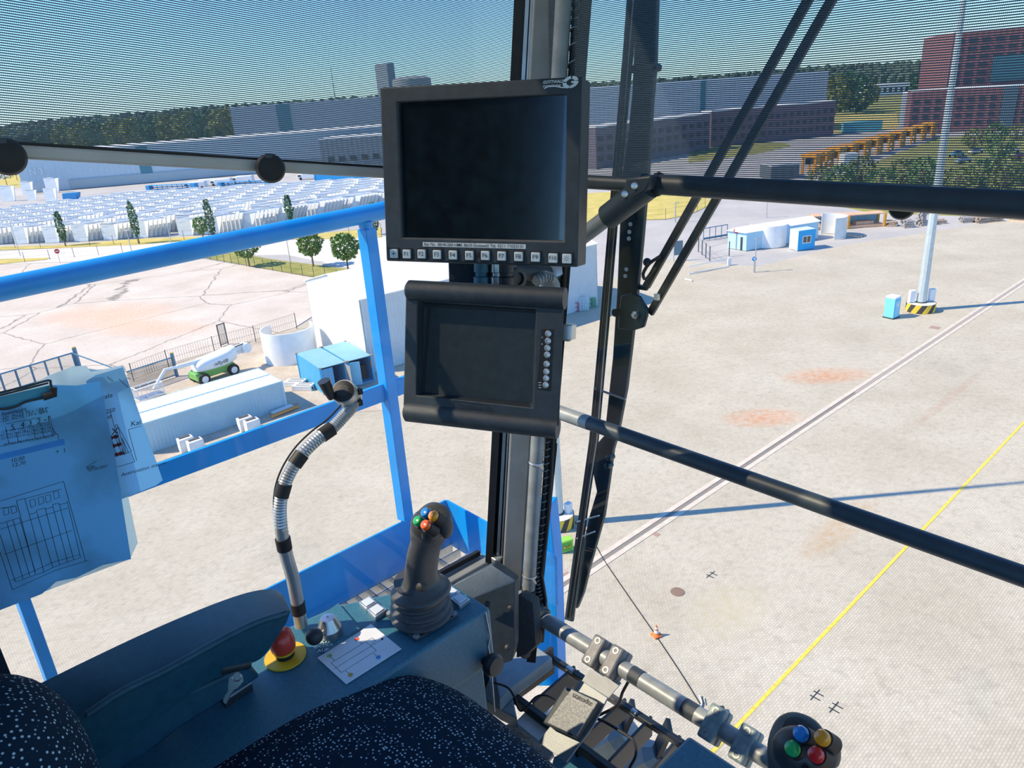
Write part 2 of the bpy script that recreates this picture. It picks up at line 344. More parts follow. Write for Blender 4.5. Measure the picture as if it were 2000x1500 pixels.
# ---- corner pillar
def PB(mb, a, b, w, h, ext=0.35, up=None):
    a = V(a); b = V(b); d = (a - b).normalized(); mb.beam(b, a + d * ext, w, h, up=up or (-(a + b))); return mb
pA, pB = Cd(1066, 0, 1.15), Cd(1000, 1140, 1.475)
P = thing('corner_pillar', 'grey corner pillar between the two large cab windows, behind the monitors', 'pillar', pB, 'cab')
part(P, 'post', PB(MB(), pA, pB, 0.040, 0.05), MGREY, bevel=0.004)
mb = MB(); PB(mb, Cd(1013, 0, 1.17), Cd(955, 1095, 1.46), 0.014, 0.03)
part(P, 'window_seal', mb, MRUB)
mb = MB(); PB(mb, Cd(1030, 0, 1.165), Cd(972, 1095, 1.455), 0.006, 0.012); PB(mb, Cd(1038, 0, 1.16), Cd(979, 1095, 1.46), 0.003, 0.02)
part(P, 'aluminium_channel', mb, MALU, label='thin bright channel strips of the side window')
mb = MB(); PB(mb, Cd(1022, 0, 1.19), Cd(968, 1095, 1.48), 0.03, 0.008); part(P, 'groove', mb, MINK)
mb = MB(); PB(mb, Cd(1147, 0, 1.11), Cd(1079, 870, 1.38), 0.014, 0.03, 0.35); PB(mb, Cd(1079, 870, 1.38), Cd(1038, 1285, 1.50), 0.018, 0.03, 0)
part(P, 'window_seal', mb, MRUB)
for fx, fy, fd in ((962, 1100, 1.44), (976, 1100, 1.44)):
    pass
mb = MB().box(Cd(970, 1098, 1.45), (0.02, 0.02, 0.03)); part(P, 'channel_clip', mb, MALU, bevel=0.002)
# lower end: dark bracket, ball end and bottom boss
P2 = thing('tube_post', 'satin grey round tube running down beside the corner pillar, zip tied', 'tube', Cd(1032, 1185, 1.42), 'cab')
a, b = Cd(1101, 0, 1.10), Cd(1033, 1150, 1.43); dd = (a - b).normalized()
part(P2, 'tube', MB().tube([b, a + dd * 0.35], 0.0125, 20), MSTEELT)
part(P2, 'lower_tube', MB().tube([b, Cd(1025, 1262, 1.5)], 0.0145, 18), MTUBE, label='black lower section')
part(P2, 'end_boss', MB().lathe([(0.002, 0.012), (0.016, 0.008), (0.018, 0), (0.017, -0.012)], Cd(1024, 1266, 1.49), (0, -0.5, 0.8)), MTUBE)
for t in (0.235, 0.86):
    c = b.lerp(a, 1 - (t * 0.0 + (0.25 if t < 0.5 else 0.02))); c = b.lerp(a, 0.262 if t < .5 else 0.03); mb = MB().lathe([(0.0135, -0.0025), (0.0145, 0), (0.0135, 0.0025)], c, dd, cap=False)
    mb.beam(c, c + V((0.03, -0.012, 0.002)), 0.003, 0.002); part(P2, 'zip_tie', mb, MKEY if t < 0 else MALU)
# cable loom
pts = [Cd(1127, -60, 1.10), Cd(1122, 60, 1.11), Cd(1105, 300, 1.17), Cd(1090, 560, 1.25), Cd(1071, 830, 1.34), Cd(1066, 930, 1.37), Cd(1058, 1040, 1.40), Cd(1048, 1120, 1.43), Cd(1056, 1170, 1.44), Cd(1050, 1250, 1.5)]
P3 = thing('cable_loom', 'black cables in spiral wrap hanging down between tube and front window', 'cable', pts[-1], 'cab')
part(P3, 'cable', MB().tube(pts, 0.0055, 10), MRUB); part(P3, 'cable', MB().tube([p + V((0.009, 0.004, 0)) for p in pts], 0.004, 8), MRUB)
mb = MB(); rr = 0.0068; tot = []
for i in range(len(pts) - 1):
    for j in range(60): tot.append((pts[i].lerp(pts[i + 1], j / 60), (pts[i + 1] - pts[i]).normalized()))
hp = []
for i, (c, t) in enumerate(tot):
    x = t.cross(V((1, 0, 0))).normalized(); y = t.cross(x); an = i * 0.75; hp.append(c + (x * math.cos(an) + y * math.sin(an)) * rr)
part(P3, 'spiral_wrap', MB().tube(hp, 0.0011, 5), MSTEELT, label='grey spiral wrap around the cables')
# dark gusset plate and box on which the pillar stands
mb = MB().prism([Cd(1012, 1000, 1.46), Cd(1048, 1100, 1.46), Cd(1052, 1275, 1.52), Cd(1005, 1275, 1.56)], (0.0, 0.02, 0))
# ---- horizontal grab bars in front of the front window
def bar(name, label, p, q, r, m=MTUBE, e0=0.0, e1=0.3):
    a, b = CF(*p), CF(*q); d = (b - a).normalized(); a = a - d * e0; b = b + d * e1
    T = thing(name, label, 'guard rail', a, 'cab'); part(T, 'tube', MB().tube([a, b], r, 28), m); return T, a, b, d
T1, a1, b1, d1 = bar('guard_rail', 'thick black round guard rail crossing high across the front window', (1165, 356), (2000, 402), 0.0102, e0=0.12)
a1s, b1s = CF(1285, 360), CF(2000, 402)
part(T1, 'outer_sleeve', MB().tube([a1s, b1s + d1 * 0.3], 0.0138, 28), MTUBE)
mb = MB().lathe([(0.0155, -0.003), (0.0165, 0), (0.0155, 0.003)], a1s, d1); part(T1, 'collar', mb, MRUB)
T2, a2, b2, d2 = bar('guard_rail', 'dark round guard rail sloping across the middle of the front window', (1100, 808), (2000, 1126), 0.0118, MTUBE, e0=0.03)
part(T2, 'bare_end', MB().lathe([(0.0122, 0), (0.0122, (CF(1152, 827) - a2).length)], a2, d2, seg=28), MSTEELT, label='bare grey end section')
T3, a3, b3, d3 = bar('guard_rail', 'bare grey steel guard rail low in front, carrying the clamps', (1052, 1203), (1560, 1520), 0.0148, MSTEELT)
jt = CF(1046, 1192); part(T3, 'ball_joint', MB().ell(jt, (0.026, 0.026, 0.026)).tube([jt, CF(1060, 1208)], 0.021, 18), MTUBE, label='black ball joint')
part(T3, 'tape', MB().lathe([(0.0151, -0.011), (0.0151, 0.011)], CF(1244, 1322), d3, cap=False), MPAINT, label='black tape band')
part(T3, 'tape', MB().lathe([(0.0151, -0.012), (0.0151, 0.012)], CF(1349, 1388), d3, cap=False), MPAINT, label='black tape band')
# two clamps pairs on the low rail
def clamp(px, py, label, m):
    c = CF(px, py); n = -c; n = (n - d3 * n.dot(d3)).normalized(); y = n.cross(d3); M = Matrix((d3, y, n)).transposed()
    T = thing('pipe_clamp', label, 'clamp', c, 'cab', 'plastic pipe clamps on the low rail')
    part(T, 'clamp_half', MB().box(c + n * 0.0105, (0.026, 0.056, 0.021), M), m, bevel=0.004)
    part(T, 'clamp_half', MB().box(c - n * 0.0115, (0.026, 0.056, 0.021), M), m, bevel=0.004)
    for s in (-1, 1):
        q = c + n * 0.0212 + y * (s * 0.0185)
        part(T, 'screw', MB().lathe([(0.0062, -0.001), (0.0062, 0.0008), (0.0035, 0.0008), (0.0033, -0.001)], q, n, 16), MSTEELT, label='recessed grey screw')
MCL = mat('clamp_grey', (0.17, 0.175, 0.18), 0.55, var=0.3, scale=80)
MCLG = mat('clamp_grey_green', (0.20, 0.27, 0.27), 0.5, var=0.3, scale=80)
clamp(1168, 1276, 'grey pipe clamp on the low rail, nearest the ball joint', MCL)
clamp(1203, 1296, 'grey pipe clamp just right of the one nearest the ball joint', MCL)
clamp(1397, 1416, 'grey green pipe clamp left of the short bare gap in the rail', MCLG)
clamp(1457, 1456, 'grey green pipe clamp closest to the right joystick', MCLG)
# diagonal strut joining the high rail
sA, sB = CF(1268, 362, -0.012), CF(1192, 420, -0.012); sd = (sB - sA).normalized()
T = thing('diagonal_strut', 'black diagonal strut with riveted socket joining the high rail beside the monitor', 'strut', sB, 'cab')
part(T, 'rod', MB().tube([sB - sd * 0.01, sB + sd * 0.2], 0.0125, 22), MSTEELT, label='grey rod')
part(T, 'socket', MB().tube([sA, sB + sd * 0.005], 0.0185, 26), MTUBE)
cc = sA.lerp(sB, 0.35); vn = (-cc).normalized(); vn = (vn - sd * vn.dot(sd)).normalized(); sx = vn.cross(sd)
mb = MB().prism([CF(1222, 348, -0.03), CF(1272, 343, -0.03), CF(1262, 372, -0.03), CF(1212, 404, -0.03)], V((0, 0.02, 0)))
part(T, 'cheek_plate', mb, MTUBE, bevel=0.003)
for q in ((1239, 363), (1220, 379)):
    c = CF(*q, -0.032); part(T, 'rivet', MB().lathe([(0.005, 0), (0.0045, 0.0015), (0.001, 0.0022)], c, -c, 18), MCHR, label='bright rivet')
# ---- roller blinds
def blind(name, label, poly, mt, du, dv, base):
    return None
MBL = None
# left blind: cloth corners
bl = [Cr(-260, 274, -0.955), Cr(748, 330, -0.955)]
bd = (bl[1] - bl[0]).normalized(); bu = V((0, 0, 1)) - bd * bd.z; bu.normalize()
MM1 = meshfabric('blind_cloth_side', bd, bu, 0.0017, 0.0024, 0.80, 0.47, (0.08, 0.12, 0.155))
MM2 = meshfabric('blind_cloth_front', XR, ZU, 0.0017, 0.0024, 0.80, 0.47, (0.08, 0.12, 0.155))
MBAR = mat('blind_bar_grey', (0.50, 0.50, 0.48), 0.4, 0.0, var=0.05)
T = thing('roller_blind', 'grey mesh roller blind over the upper side window, left of the pillar', 'roller blind', bl[1], 'cab')
o0, o1 = bl[0], bl[1] + bd * 0.30
part(T, 'mesh_cloth', MB().add([o0, o1, o1 + bu * 0.75, o0 + bu * 0.75], [(0, 1, 2, 3)]), MM1, smooth=False)
ba, bb = Cr(-260, 279, -0.952), Cr(748, 340, -0.952)
part(T, 'bottom_bar', MB().beam(ba, bb + bd * 0.25, 0.012, 0.0145, up=bu), MBAR, bevel=0.003)
bt = MB().beam(ba + bu * 0.0085, bb + bd * 0.25 + bu * 0.0085, 0.008, 0.003, up=bu); part(T, 'seam', bt, MINK)
def knob(px, py, r, label, f, grp='black rubber knobs holding the blinds'):
    c = f(px, py); n = (-c).normalized() if False else c.normalized() * -1
    ax = V((1, 0, 0)) if f is kf1 else V((0, -1, 0))
    ax = (ax * 0.25 - c.normalized()).normalized()
    T = thing('suction_knob', label, 'suction cup', c, 'cab', grp)
    part(T, 'cup', MB().lathe([(r * 0.7, -0.012), (r, -0.006), (r, 0.004), (r * 0.86, 0.010), (r * 0.3, 0.012)], c, ax, 32), MRUB)
    part(T, 'hook', MB().beam(c + ZU * r * 0.8 + ax * 0.012, c + ZU * r * 0.8 - ax * 0.02, 0.008, 0.004), MTUBE)
kf1 = lambda x, y: Cr(x, y, -0.93)
kf2 = lambda x, y: CF(x, y, 0.03)
knob(12, 306, 0.0185, 'black suction cup under the blind bar at the far left edge', kf1)
knob(528, 329, 0.0182, 'black suction cup under the side blind bar, between yard and shed view', kf1)
knob(1762, 405, 0.0135, 'black suction cup half hidden below the high guard rail', kf2)
q0, q1 = CF(1160, 352, 0.035), CF(2000, 392, 0.035); z0 = q0.z - 0.004
T = thing('roller_blind', 'grey mesh roller blind over the upper front window, right of the pillar', 'roller blind', q0, 'cab')
part(T, 'mesh_cloth', MB().add([fp(-0.885, z0, 0.035), fp(0.9, z0, 0.035), fp(0.9, 0.55, 0.035), fp(-0.885, 0.55, 0.035)], [(0, 1, 2, 3)]), MM2, smooth=False)
part(T, 'bottom_bar', MB().beam(fp(-0.88, z0 - 0.004, 0.035), fp(0.9, z0 - 0.004, 0.035), 0.01, 0.01), MBAR)

# ================================================================== MONITORS
class Plane:
    def __init__(s, c, d, w, h):          # px corners TL TR BR BL
        a, b, cc, e = [rc(*q) for q in c]
        X = a.cross(b).cross(e.cross(cc)).normalized(); X = X if X.dot(b - a) > 0 else -X
        Y = a.cross(e).cross(b.cross(cc)).normalized(); Y = Y if Y.dot(a - e) > 0 else -Y
        Y = (Y - X * X.dot(Y)).normalized(); s.X, s.Y, s.N = X, Y, X.cross(Y); s.o = a * (d / F)
        if s.N.dot(s.o) > 0: s.N = -s.N
    def at(s, px, py, lift=0.0): return Cp(px, py, s.o + s.N * lift, s.N)
    def M(s): return Matrix((s.X, s.Y, s.N)).transposed()
def quad_prism(pl, pts, l0, l1): return MB().prism([pl.at(*q, l0) for q in pts], pl.N * (l1 - l0))
m1 = Plane([(741, 170), (1133, 148), (1128, 522), (757, 510)], 0.95, 0, 0)
def rect(pl, a, b):     # rectangle on the plane from its top-left and bottom-right pixels -> centre, size
    p, q = pl.at(*a), pl.at(*b); d = q - p; return (p + q) / 2, abs(d.dot(pl.X)), abs(d.dot(pl.Y))
c, W, H = rect(m1, (741, 171), (1128, 522))
T = thing('display_monitor', 'large black display monitor with function keys, upper of the two on the pillar', 'monitor', c, 'cab')
sc, sw, sh = rect(m1, (776, 200), (1101, 470))
def framebox(pl, c, W, H, sc, sw, sh, z0, z1):
    mb = MB(); L = lambda x, y, z: c + pl.X * x + pl.Y * y + pl.N * z
    s = sc - c; sx, sy = s.dot(pl.X), s.dot(pl.Y)
    outer = [(-W / 2, -H / 2), (W / 2, -H / 2), (W / 2, H / 2), (-W / 2, H / 2)]; inner = [(sx - sw / 2, sy - sh / 2), (sx + sw / 2, sy - sh / 2), (sx + sw / 2, sy + sh / 2), (sx - sw / 2, sy + sh / 2)]
    vs = [L(*p, z1) for p in outer] + [L(*p, z1) for p in inner] + [L(*p, z1 - 0.006) for p in inner] + [L(*p, z0) for p in outer]
    fs = []
    for i in range(4):
        j = (i + 1) % 4; fs += [(i, j, 4 + j, 4 + i), (4 + i, 4 + j, 8 + j, 8 + i), (12 + i, 12 + j, j, i)]
    fs.append((15, 14, 13, 12)); return mb.add(vs, fs)
part(T, 'housing', framebox(m1, c, W, H, sc, sw, sh, -0.042, 0), MPAINT, bevel=0.0022)
part(T, 'rear_cover', MB().box(c - m1.N * 0.056, (W * 0.86, H * 0.86, 0.03), m1.M()), MPAINT, bevel=0.006)
mb = quad_prism(m1, [(1133, 158), (1140, 160), (1140, 500), (1132, 500)], -0.03, -0.02)
part(T, 'screen', MB().box(sc - m1.N * 0.0065, (sw, sh, 0.003), m1.M()), MSCR)
part(T, 'screen_bezel', MB().line(m1.at(771, 202, -0.003), m1.at(782, 466, -0.003), 0.0012, m1.N).line(m1.at(782, 469, -0.003), m1.at(1100, 474, -0.003), 0.001, m1.N), MALU, label='thin bright inner edge')
for i, (px, py, t) in enumerate([(771, 495, '*'), (796, 496, 'F1'), (825, 496, 'F2'), (855, 497, 'F3'), (886, 498, 'F4'), (918, 499, 'F5'), (949, 499, 'F6'), (981, 500, 'F7'), (1014, 501, 'F8'), (1047, 502, 'F9'), (1081, 504, 'F10'), (1108, 505, 'O')]):
    p = m1.at(px, py); k = part(T, 'key_frame', MB().box(p + m1.N * 0.0004, (0.0155, 0.0155, 0.0012), m1.M()), MINK, bevel=0.0004)
    part(k, 'key_cap', MB().box(p + m1.N * 0.002, (0.0118, 0.0118, 0.003), m1.M()), MKEY, bevel=0.0011)
    p2 = p + m1.N * 0.0037; mb = MB()
    if t in '*O':
        if t == '*': mb.disc(p2, m1.X, m1.Y, 0.0014)
        else:
            for a in range(16): mb.line(p2 + m1.X * (0.0018 * math.cos(a * PI / 8)) + m1.Y * (0.0018 * math.sin(a * PI / 8)), p2 + m1.X * (0.0018 * math.cos((a + 1) * PI / 8)) + m1.Y * (0.0018 * math.sin((a + 1) * PI / 8)), 0.0004, m1.N, 0)
        for a in range(8):
            e = m1.X * math.cos(a * PI / 4) + m1.Y * math.sin(a * PI / 4); mb.line(p2 + e * 0.0026, p2 + e * 0.0042, 0.0004, m1.N, 0)
    else: mb.text(t, 0.0078 if len(t) < 3 else 0.0070, p2, m1.X, m1.Y)
    part(k, 'legend', mb, MINK, label='black legend print', smooth=False)
p = m1.at(932, 498); part(T, 'sensor', MB().lathe([(0.004, -0.001), (0.004, 0.0006), (0.003, 0.0007)], p, m1.N, 16), MINK)
c, W, H = rect(m1, (826, 472), (1027, 487)); lab = part(T, 'asset_label', MB().box(c + m1.N * 0.0003, (W, H * 0.85, 0.0006), m1.M()), MWHT, label='white label strip with black text')
part(lab, 'lettering', MB().text('8er Nr. 38141200 HMK 8610 Gottwald Tel. 0211 71023131', 0.0057, c + m1.N * 0.0008, m1.X, m1.Y, bold=0.008), MINK, smooth=False)
g1 = m1.at(1081, 160); g2 = m1.at(1078, 167); mb = MB().text('GOTTWALD', 0.0046, g1, m1.X, m1.Y, shear=0.25, bold=0.02).text('port technology', 0.0034, g2, m1.X, m1.Y, shear=0.25, bold=0.015)
lg = m1.at(1114.5, 160.5)
for a0, a1_ in ((20, 84), (96, 172), (186, 262), (276, 352)):
    vs = []; n_ = 10
    for r in (0.0085, 0.0044):
        for i in range(n_ + 1):
            a = math.radians(a0 + (a1_ - a0) * i / n_); vs.append(lg + m1.N * 0.0005 + m1.X * (r * 1.12 * math.cos(a) + 0.25 * r * 0.8 * math.sin(a)) + m1.Y * (r * 0.8 * math.sin(a)))
    mb.add(vs, [(i, i + 1, n_ + 2 + i, n_ + 1 + i) for i in range(n_)])
mb.line(lg + m1.X * 0.001, lg + m1.X * 0.0095, 0.0022, m1.N, 0.0005)
wv = [m1.at(1063, 173), m1.at(1071, 169), m1.at(1085, 168.5), m1.at(1098, 171), m1.at(1110, 171), m1.at(1122, 166)]
for i in range(5): mb.line(wv[i], wv[i + 1], 0.0013, m1.N, 0.0005)
part(T, 'maker_logo', mb, MWINK, label='white swoosh logo and lettering', smooth=False)
for q in ((842, 505), (1052, 505)): pass
# second monitor
m2 = Plane([(790, 546), (1107, 562), (1092, 850), (786, 815)], 0.97, 0, 0)
c, W, H = rect(m2, (792, 575), (1097, 830))
T = thing('camera_monitor', 'smaller black camera monitor with rounded rims, lower of the two on the pillar', 'monitor', c, 'cab')
# recessed dished front
def M2(q, l=0.0): return m2.at(*q, l)
of = [(793, 572), (1101, 590), (1092, 832), (788, 800)]; hf = [(815, 588), (1047, 604), (1040, 797), (812, 772)]; hb = [(828, 593), (1046, 606), (1037, 788), (824, 768)]
vs = [M2(q, 0.0) for q in of] + [M2(q, 0.0) for q in hf] + [M2(q, -0.016) for q in hb] + [M2(q, -0.045) for q in of]
fs = []
for i in range(4):
    j = (i + 1) % 4; fs += [(i, 4 + i, 4 + j, j), (4 + i, 8 + i, 8 + j, 4 + j), (12 + i, i, j, 12 + j)]
fs.append((12, 13, 14, 15)); part(T, 'housing', MB().add(vs, fs), MPAINT, bevel=0.0015)
part(T, 'screen', MB().prism([M2(q, -0.0165) for q in hb], -m2.N * 0.002), MSCR2)
part(T, 'screen_surround', MB().line(M2((838, 600), -0.016), M2((826, 768), -0.016), 0.004, m2.N).line(M2((830, 596), -0.016), M2((1046, 609), -0.016), 0.004, m2.N), MINK)
r0, r1_ = M2((800, 567), -0.004), M2((1098, 583), -0.004); r2_, r3_ = M2((796, 804), -0.004), M2((1084, 836), -0.004)
for nm, p, q in (('top_rim', r0, r1_), ('bottom_rim', r2_, r3_)):
    part(T, nm, MB().loft([(p - m2.X * 0.003, m2.Y * 0.010, m2.N * 0.010), (p, m2.Y * 0.0135, m2.N * 0.0135), (q, m2.Y * 0.0135, m2.N * 0.0135), (q + m2.X * 0.004, m2.Y * 0.0135, m2.N * 0.0135)], 28, sub=1), MPAINT)
part(T, 'button_panel', quad_prism(m2, [(1057, 641), (1083, 642), (1077, 764), (1049, 761)], -0.001, 0.0003), MINK, bevel=0.0006)
for px, py in ((1071, 652), (1070.5, 666), (1069.5, 680), (1069, 693), (1068, 711), (1067.5, 726), (1067, 739), (1066, 752)):
    part(T, 'button', MB().lathe([(0.0041, 0), (0.0041, 0.0010), (0.0032, 0.0014)], M2((px, py), 0.0002), m2.N, 20), MALU, label='pale oval button')
mb = MB()
for px, py in ((1054, 747), (1054, 752), (1054, 757)): mb.line(M2((px - 2, py)), M2((px + 3, py)), 0.0007, m2.N, 0.0006)
part(T, 'panel_marks', mb, MWINK, smooth=False)
for px, py in ((1059, 659), (1058.5, 672)): part(T, 'indicator', MB().disc(M2((px, py), 0.0006), m2.X, m2.Y, 0.0011), MSTEELT)
mb = MB().text('ORLACO', 0.0085, M2((935, 799), 0.0004), m2.X, m2.Y, shear=0.1)
oa = [M2(q) for q in ((886, 783), (955, 792), (957, 804), (886, 795))]
for i in range(4): mb.line(oa[i], oa[(i + 1) % 4], 0.0007, m2.N, 0.0004)
for q in ((899, 789), (903, 790)): mb.line(M2((q[0] - 5, q[1] + 1)), M2((q[0] + 6, q[1] + 3)), 0.0006, m2.N, 0.0004)
part(T, 'raised_lettering', mb, MBLK, smooth=False)
lp = M2((1112, 648), -0.03); part(T, 'side_latch', MB().box(lp, (0.012, 0.02, 0.026), m2.M()).lathe([(0.004, -0.004), (0.004, 0.004)], M2((1109, 661), -0.03), m2.X, 14), MALU, bevel=0.0015)
# bracketry and connectors between the monitors
pb = (pA + pB) / 2
T = thing('monitor_bracket', 'dark bracket arm with hinge joints holding both monitors to the pillar', 'bracket', pA.lerp(pB, 0.45), 'cab')
part(T, 'square_arm', MB().prism([Cd(874, 500, 1.06), Cd(918, 503, 1.06), Cd(918, 565, 1.06), Cd(876, 563, 1.06)], V((0.02, 0.04, 0))), MBLK, bevel=0.002)
part(T, 'back_plate', MB().beam(Cd(995, 300, 1.11), Cd(985, 720, 1.16), 0.09, 0.02, up=(-0.9, 0.9, 0)), MBLK, bevel=0.003)
part(T, 'pivot_tube', MB().tube([Cd(1000, 528, 1.08), Cd(1070, 536, 1.12)], 0.013, 20), MPAINT); part(T, 'upper_arm', MB().tube([Cd(995, 300, 1.1), Cd(900, 310, 1.03)], 0.014, 18), MPAINT); part(T, 'lower_arm', MB().tube([Cd(985, 690, 1.14), Cd(930, 690, 1.06)], 0.014, 18), MPAINT)
part(T, 'hinge_disc', MB().lathe([(0.015, -0.01), (0.015, 0.006), (0.009, 0.007), (0.008, 0.003)], Cd(1008, 544, 1.06), m2.X - m2.N * -0.6, 22), MBLK)
part(T, 'lug', MB().prism([Cd(1072, 520, 1.12), Cd(1088, 518, 1.12), Cd(1090, 536, 1.12), Cd(1080, 541, 1.12)], V((0.004, 0.006, 0))), MALU, label='pale metal lug with hole')
for (px, py, r, m, lb) in ((970, 536, 0.0095, MCHR, 'chrome cable connector under the upper monitor'), (987, 540, 0.0125, MBLK, 'black cable connector beside the chrome one'), (940, 538, 0.0105, MCONS, 'dark blue cable connector left of the chrome one')):
    a_, b_ = Cd(px, 512, 1.04), Cd(px, 566, 1.05); ax = (b_ - a_); h = ax.length
    TT = thing('cable_connector', lb, 'connector', b_, 'cab', 'round connectors under the upper monitor')
    part(TT, 'body', MB().lathe([(r, 0), (r, h * 0.35), (r * 0.8, h * 0.38), (r * 0.8, h * 0.5), (r * 1.05, h * 0.53), (r * 1.05, h * 0.9), (r * 0.6, h)], a_, ax, 24), m)
    part(TT, 'lead', MB().tube([b_, b_ + V((0.005, 0.03, -0.03))], r * 0.45, 10), MRUB)
hpts = [Cd(1045, 548, 1.09), Cd(1062, 540, 1.10), Cd(1076, 545, 1.11), Cd(1083, 560, 1.13), Cd(1084, 590, 1.16)]
T = thing('ribbed_hose', 'short ribbed teal hose curving behind the monitors', 'hose', hpts[-1], 'cab')
sm = []
for i in range(4):
    for j in range(9): sm.append(hpts[i].lerp(hpts[i + 1], j / 9))
part(T, 'hose', MB().tube(sm, [0.0095 if i % 3 else 0.0078 for i in range(len(sm))], 16), MSTEELT)
# ================================================================== LEFT CONSOLE
CZ = -0.70
ci, co = -0.705, -0.885
cy0, cy1 = -0.42, 0.545
Tc = thing('control_console', 'dark blue control console under the left armrest, carrying joystick and switches', 'console', (-0.8, 0.2, FLZ), 'cab')
tp = [(ci, cy0, CZ), (ci, cy1, CZ), (Cz(872, 1131, CZ).x, Cz(872, 1131, CZ).y, CZ), (Cz(655, 1182, CZ).x - 0.0, Cz(655, 1182, CZ).y, CZ), (co - 0.01, 0.30, CZ), (co - 0.01, cy0, CZ)]
part(Tc, 'top_housing', MB().prism([V(p) - ZU * 0.10 for p in tp], ZU * 0.10), MCONS, bevel=0.006)
part(Tc, 'lower_body', MB().span((co + 0.01, cy0, FLZ), (ci - 0.012, cy1 - 0.015, CZ - 0.103)), MCONS, bevel=0.004)
e0 = V((ci + 0.002, cy1 - 0.01, CZ - 0.06)); part(Tc, 'seam_cord', MB().tube([Cd(948, 1196, 1.075), Cd(955, 1232, 1.09), Cd(957, 1245, 1.092), Cd(953, 1262, 1.10), Cd(958, 1290, 1.11), Cd(966, 1390, 1.15)], 0.0012, 6), MALU, label='thin pale edging')
kb = Cr(952, 1294, -0.70)
part(Tc, 'side_knob', MB().lathe([(0.008, 0), (0.007, 0.012), (0.016, 0.016), (0.0175, 0.024), (0.014, 0.030), (0.004, 0.031)], kb - XR * 0.01, (1, 0.05, 0.1), 28), MBLK, label='round black knob')
# raised switch panel
sp = [Cz(*q, CZ + 0.002) for q in ((588, 1232), (662, 1180), (705, 1230), (634, 1275))]
part(Tc, 'switch_plate', MB().prism([p - ZU * 0.004 for p in sp], ZU * 0.007), MCONS, bevel=0.0015)
q = Cz(632, 1262, CZ + 0.0056); part(Tc, 'plate_lettering', MB().text('LKW\nEXTRA\nAUF', 0.0085, q, (0.55, 0.83, 0), (-0.83, 0.55, 0)), MWINK, smooth=False)
T = thing('rotary_switch', 'chrome rotary switch with ball lever on the console, near the microphone stem', 'switch', Cz(645, 1237, CZ), 'cab')
o = Cz(646, 1240, CZ + 0.004)
part(T, 'chrome_cap', MB().lathe([(0.0165, 0.0), (0.0165, 0.012), (0.017, 0.013), (0.010, 0.030), (0.004, 0.031)], o, seg=36), MCHR)
lv0, lv1 = o + V((0.004, -0.010, 0.012)), Cz(614, 1243, CZ + 0.028)
part(T, 'lever', MB().tube([lv0, lv1], 0.0035, 12), MCHR); part(T, 'ball', MB().ell(lv1, (0.0118,) * 3), MBLK, label='black ball')
part(T, 'cap_mark', MB().text('+', 0.008, o + ZU * 0.0315, XR, YV), MINK, smooth=False)
T = thing('emergency_stop', 'red mushroom emergency stop on a yellow disc, at the armrest tip', 'emergency stop button', Cz(558, 1290, CZ), 'cab')
o = Cz(558, 1284, CZ)
part(T, 'yellow_disc', MB().lathe([(0.028, 0.001), (0.028, 0.0035), (0.012, 0.0036)], o, seg=36), MYEL, label='round yellow backing disc')
part(T, 'stem', MB().lathe([(0.0125, 0), (0.0125, 0.012)], o, seg=28), MINK); part(T, 'yellow_ring', MB().lathe([(0.0142, 0.011), (0.0142, 0.015)], o, seg=28), MYEL)
part(T, 'mushroom_head', MB().lathe([(0.0145, 0.014), (0.0165, 0.017), (0.0172, 0.026), (0.0150, 0.040), (0.009, 0.046), (0.002, 0.047)], o, seg=36), MRED, label='red head')
T = thing('key_switch', 'key in a silver square key switch on the console below the armrest', 'key switch', Cz(456, 1345, CZ), 'cab')
kq = [Cz(*q, CZ + 0.012) for q in ((414, 1338), (466, 1308), (492, 1334), (438, 1370))]
part(T, 'switch_block', MB().prism([p - ZU * 0.012 for p in kq], ZU * 0.011), MBLK, bevel=0.001)
part(T, 'face_plate', MB().prism([p - ZU * 0.0008 for p in kq], ZU * 0.002), MALU, bevel=0.0006)
o = Cz(446, 1340, CZ + 0.013); part(T, 'lock_barrel', MB().lathe([(0.0085, 0), (0.008, 0.009), (0.004, 0.0095)], o, seg=24), MBLK)
kp = [Cd(*q, 0.855) for q in ((449, 1325), (462, 1313), (474, 1318), (476, 1332), (466, 1344), (458, 1348), (452, 1356), (447, 1366), (442, 1376), (437, 1372), (441, 1360), (447, 1350), (447, 1340))]
part(T, 'key', MB().prism(kp, V((0.001, -0.001, 0.002))), mat('nickel_key', (0.36, 0.40, 0.38), 0.35, 0.8), label='notched nickel key')
rng = [Cd(462 + 9 * math.cos(a), 1322 + 9 * math.sin(a), 0.852) for a in [i * PI / 8 for i in range(17)]]
part(T, 'key_ring', MB().tube(rng, 0.0006, 6), MCHR)
part(T, 'position_mark', MB().text('I  O', 0.008, Cz(466, 1322, CZ + 0.0135), (0.6, 0.8, 0), (-0.8, 0.6, 0)), MINK, smooth=False)
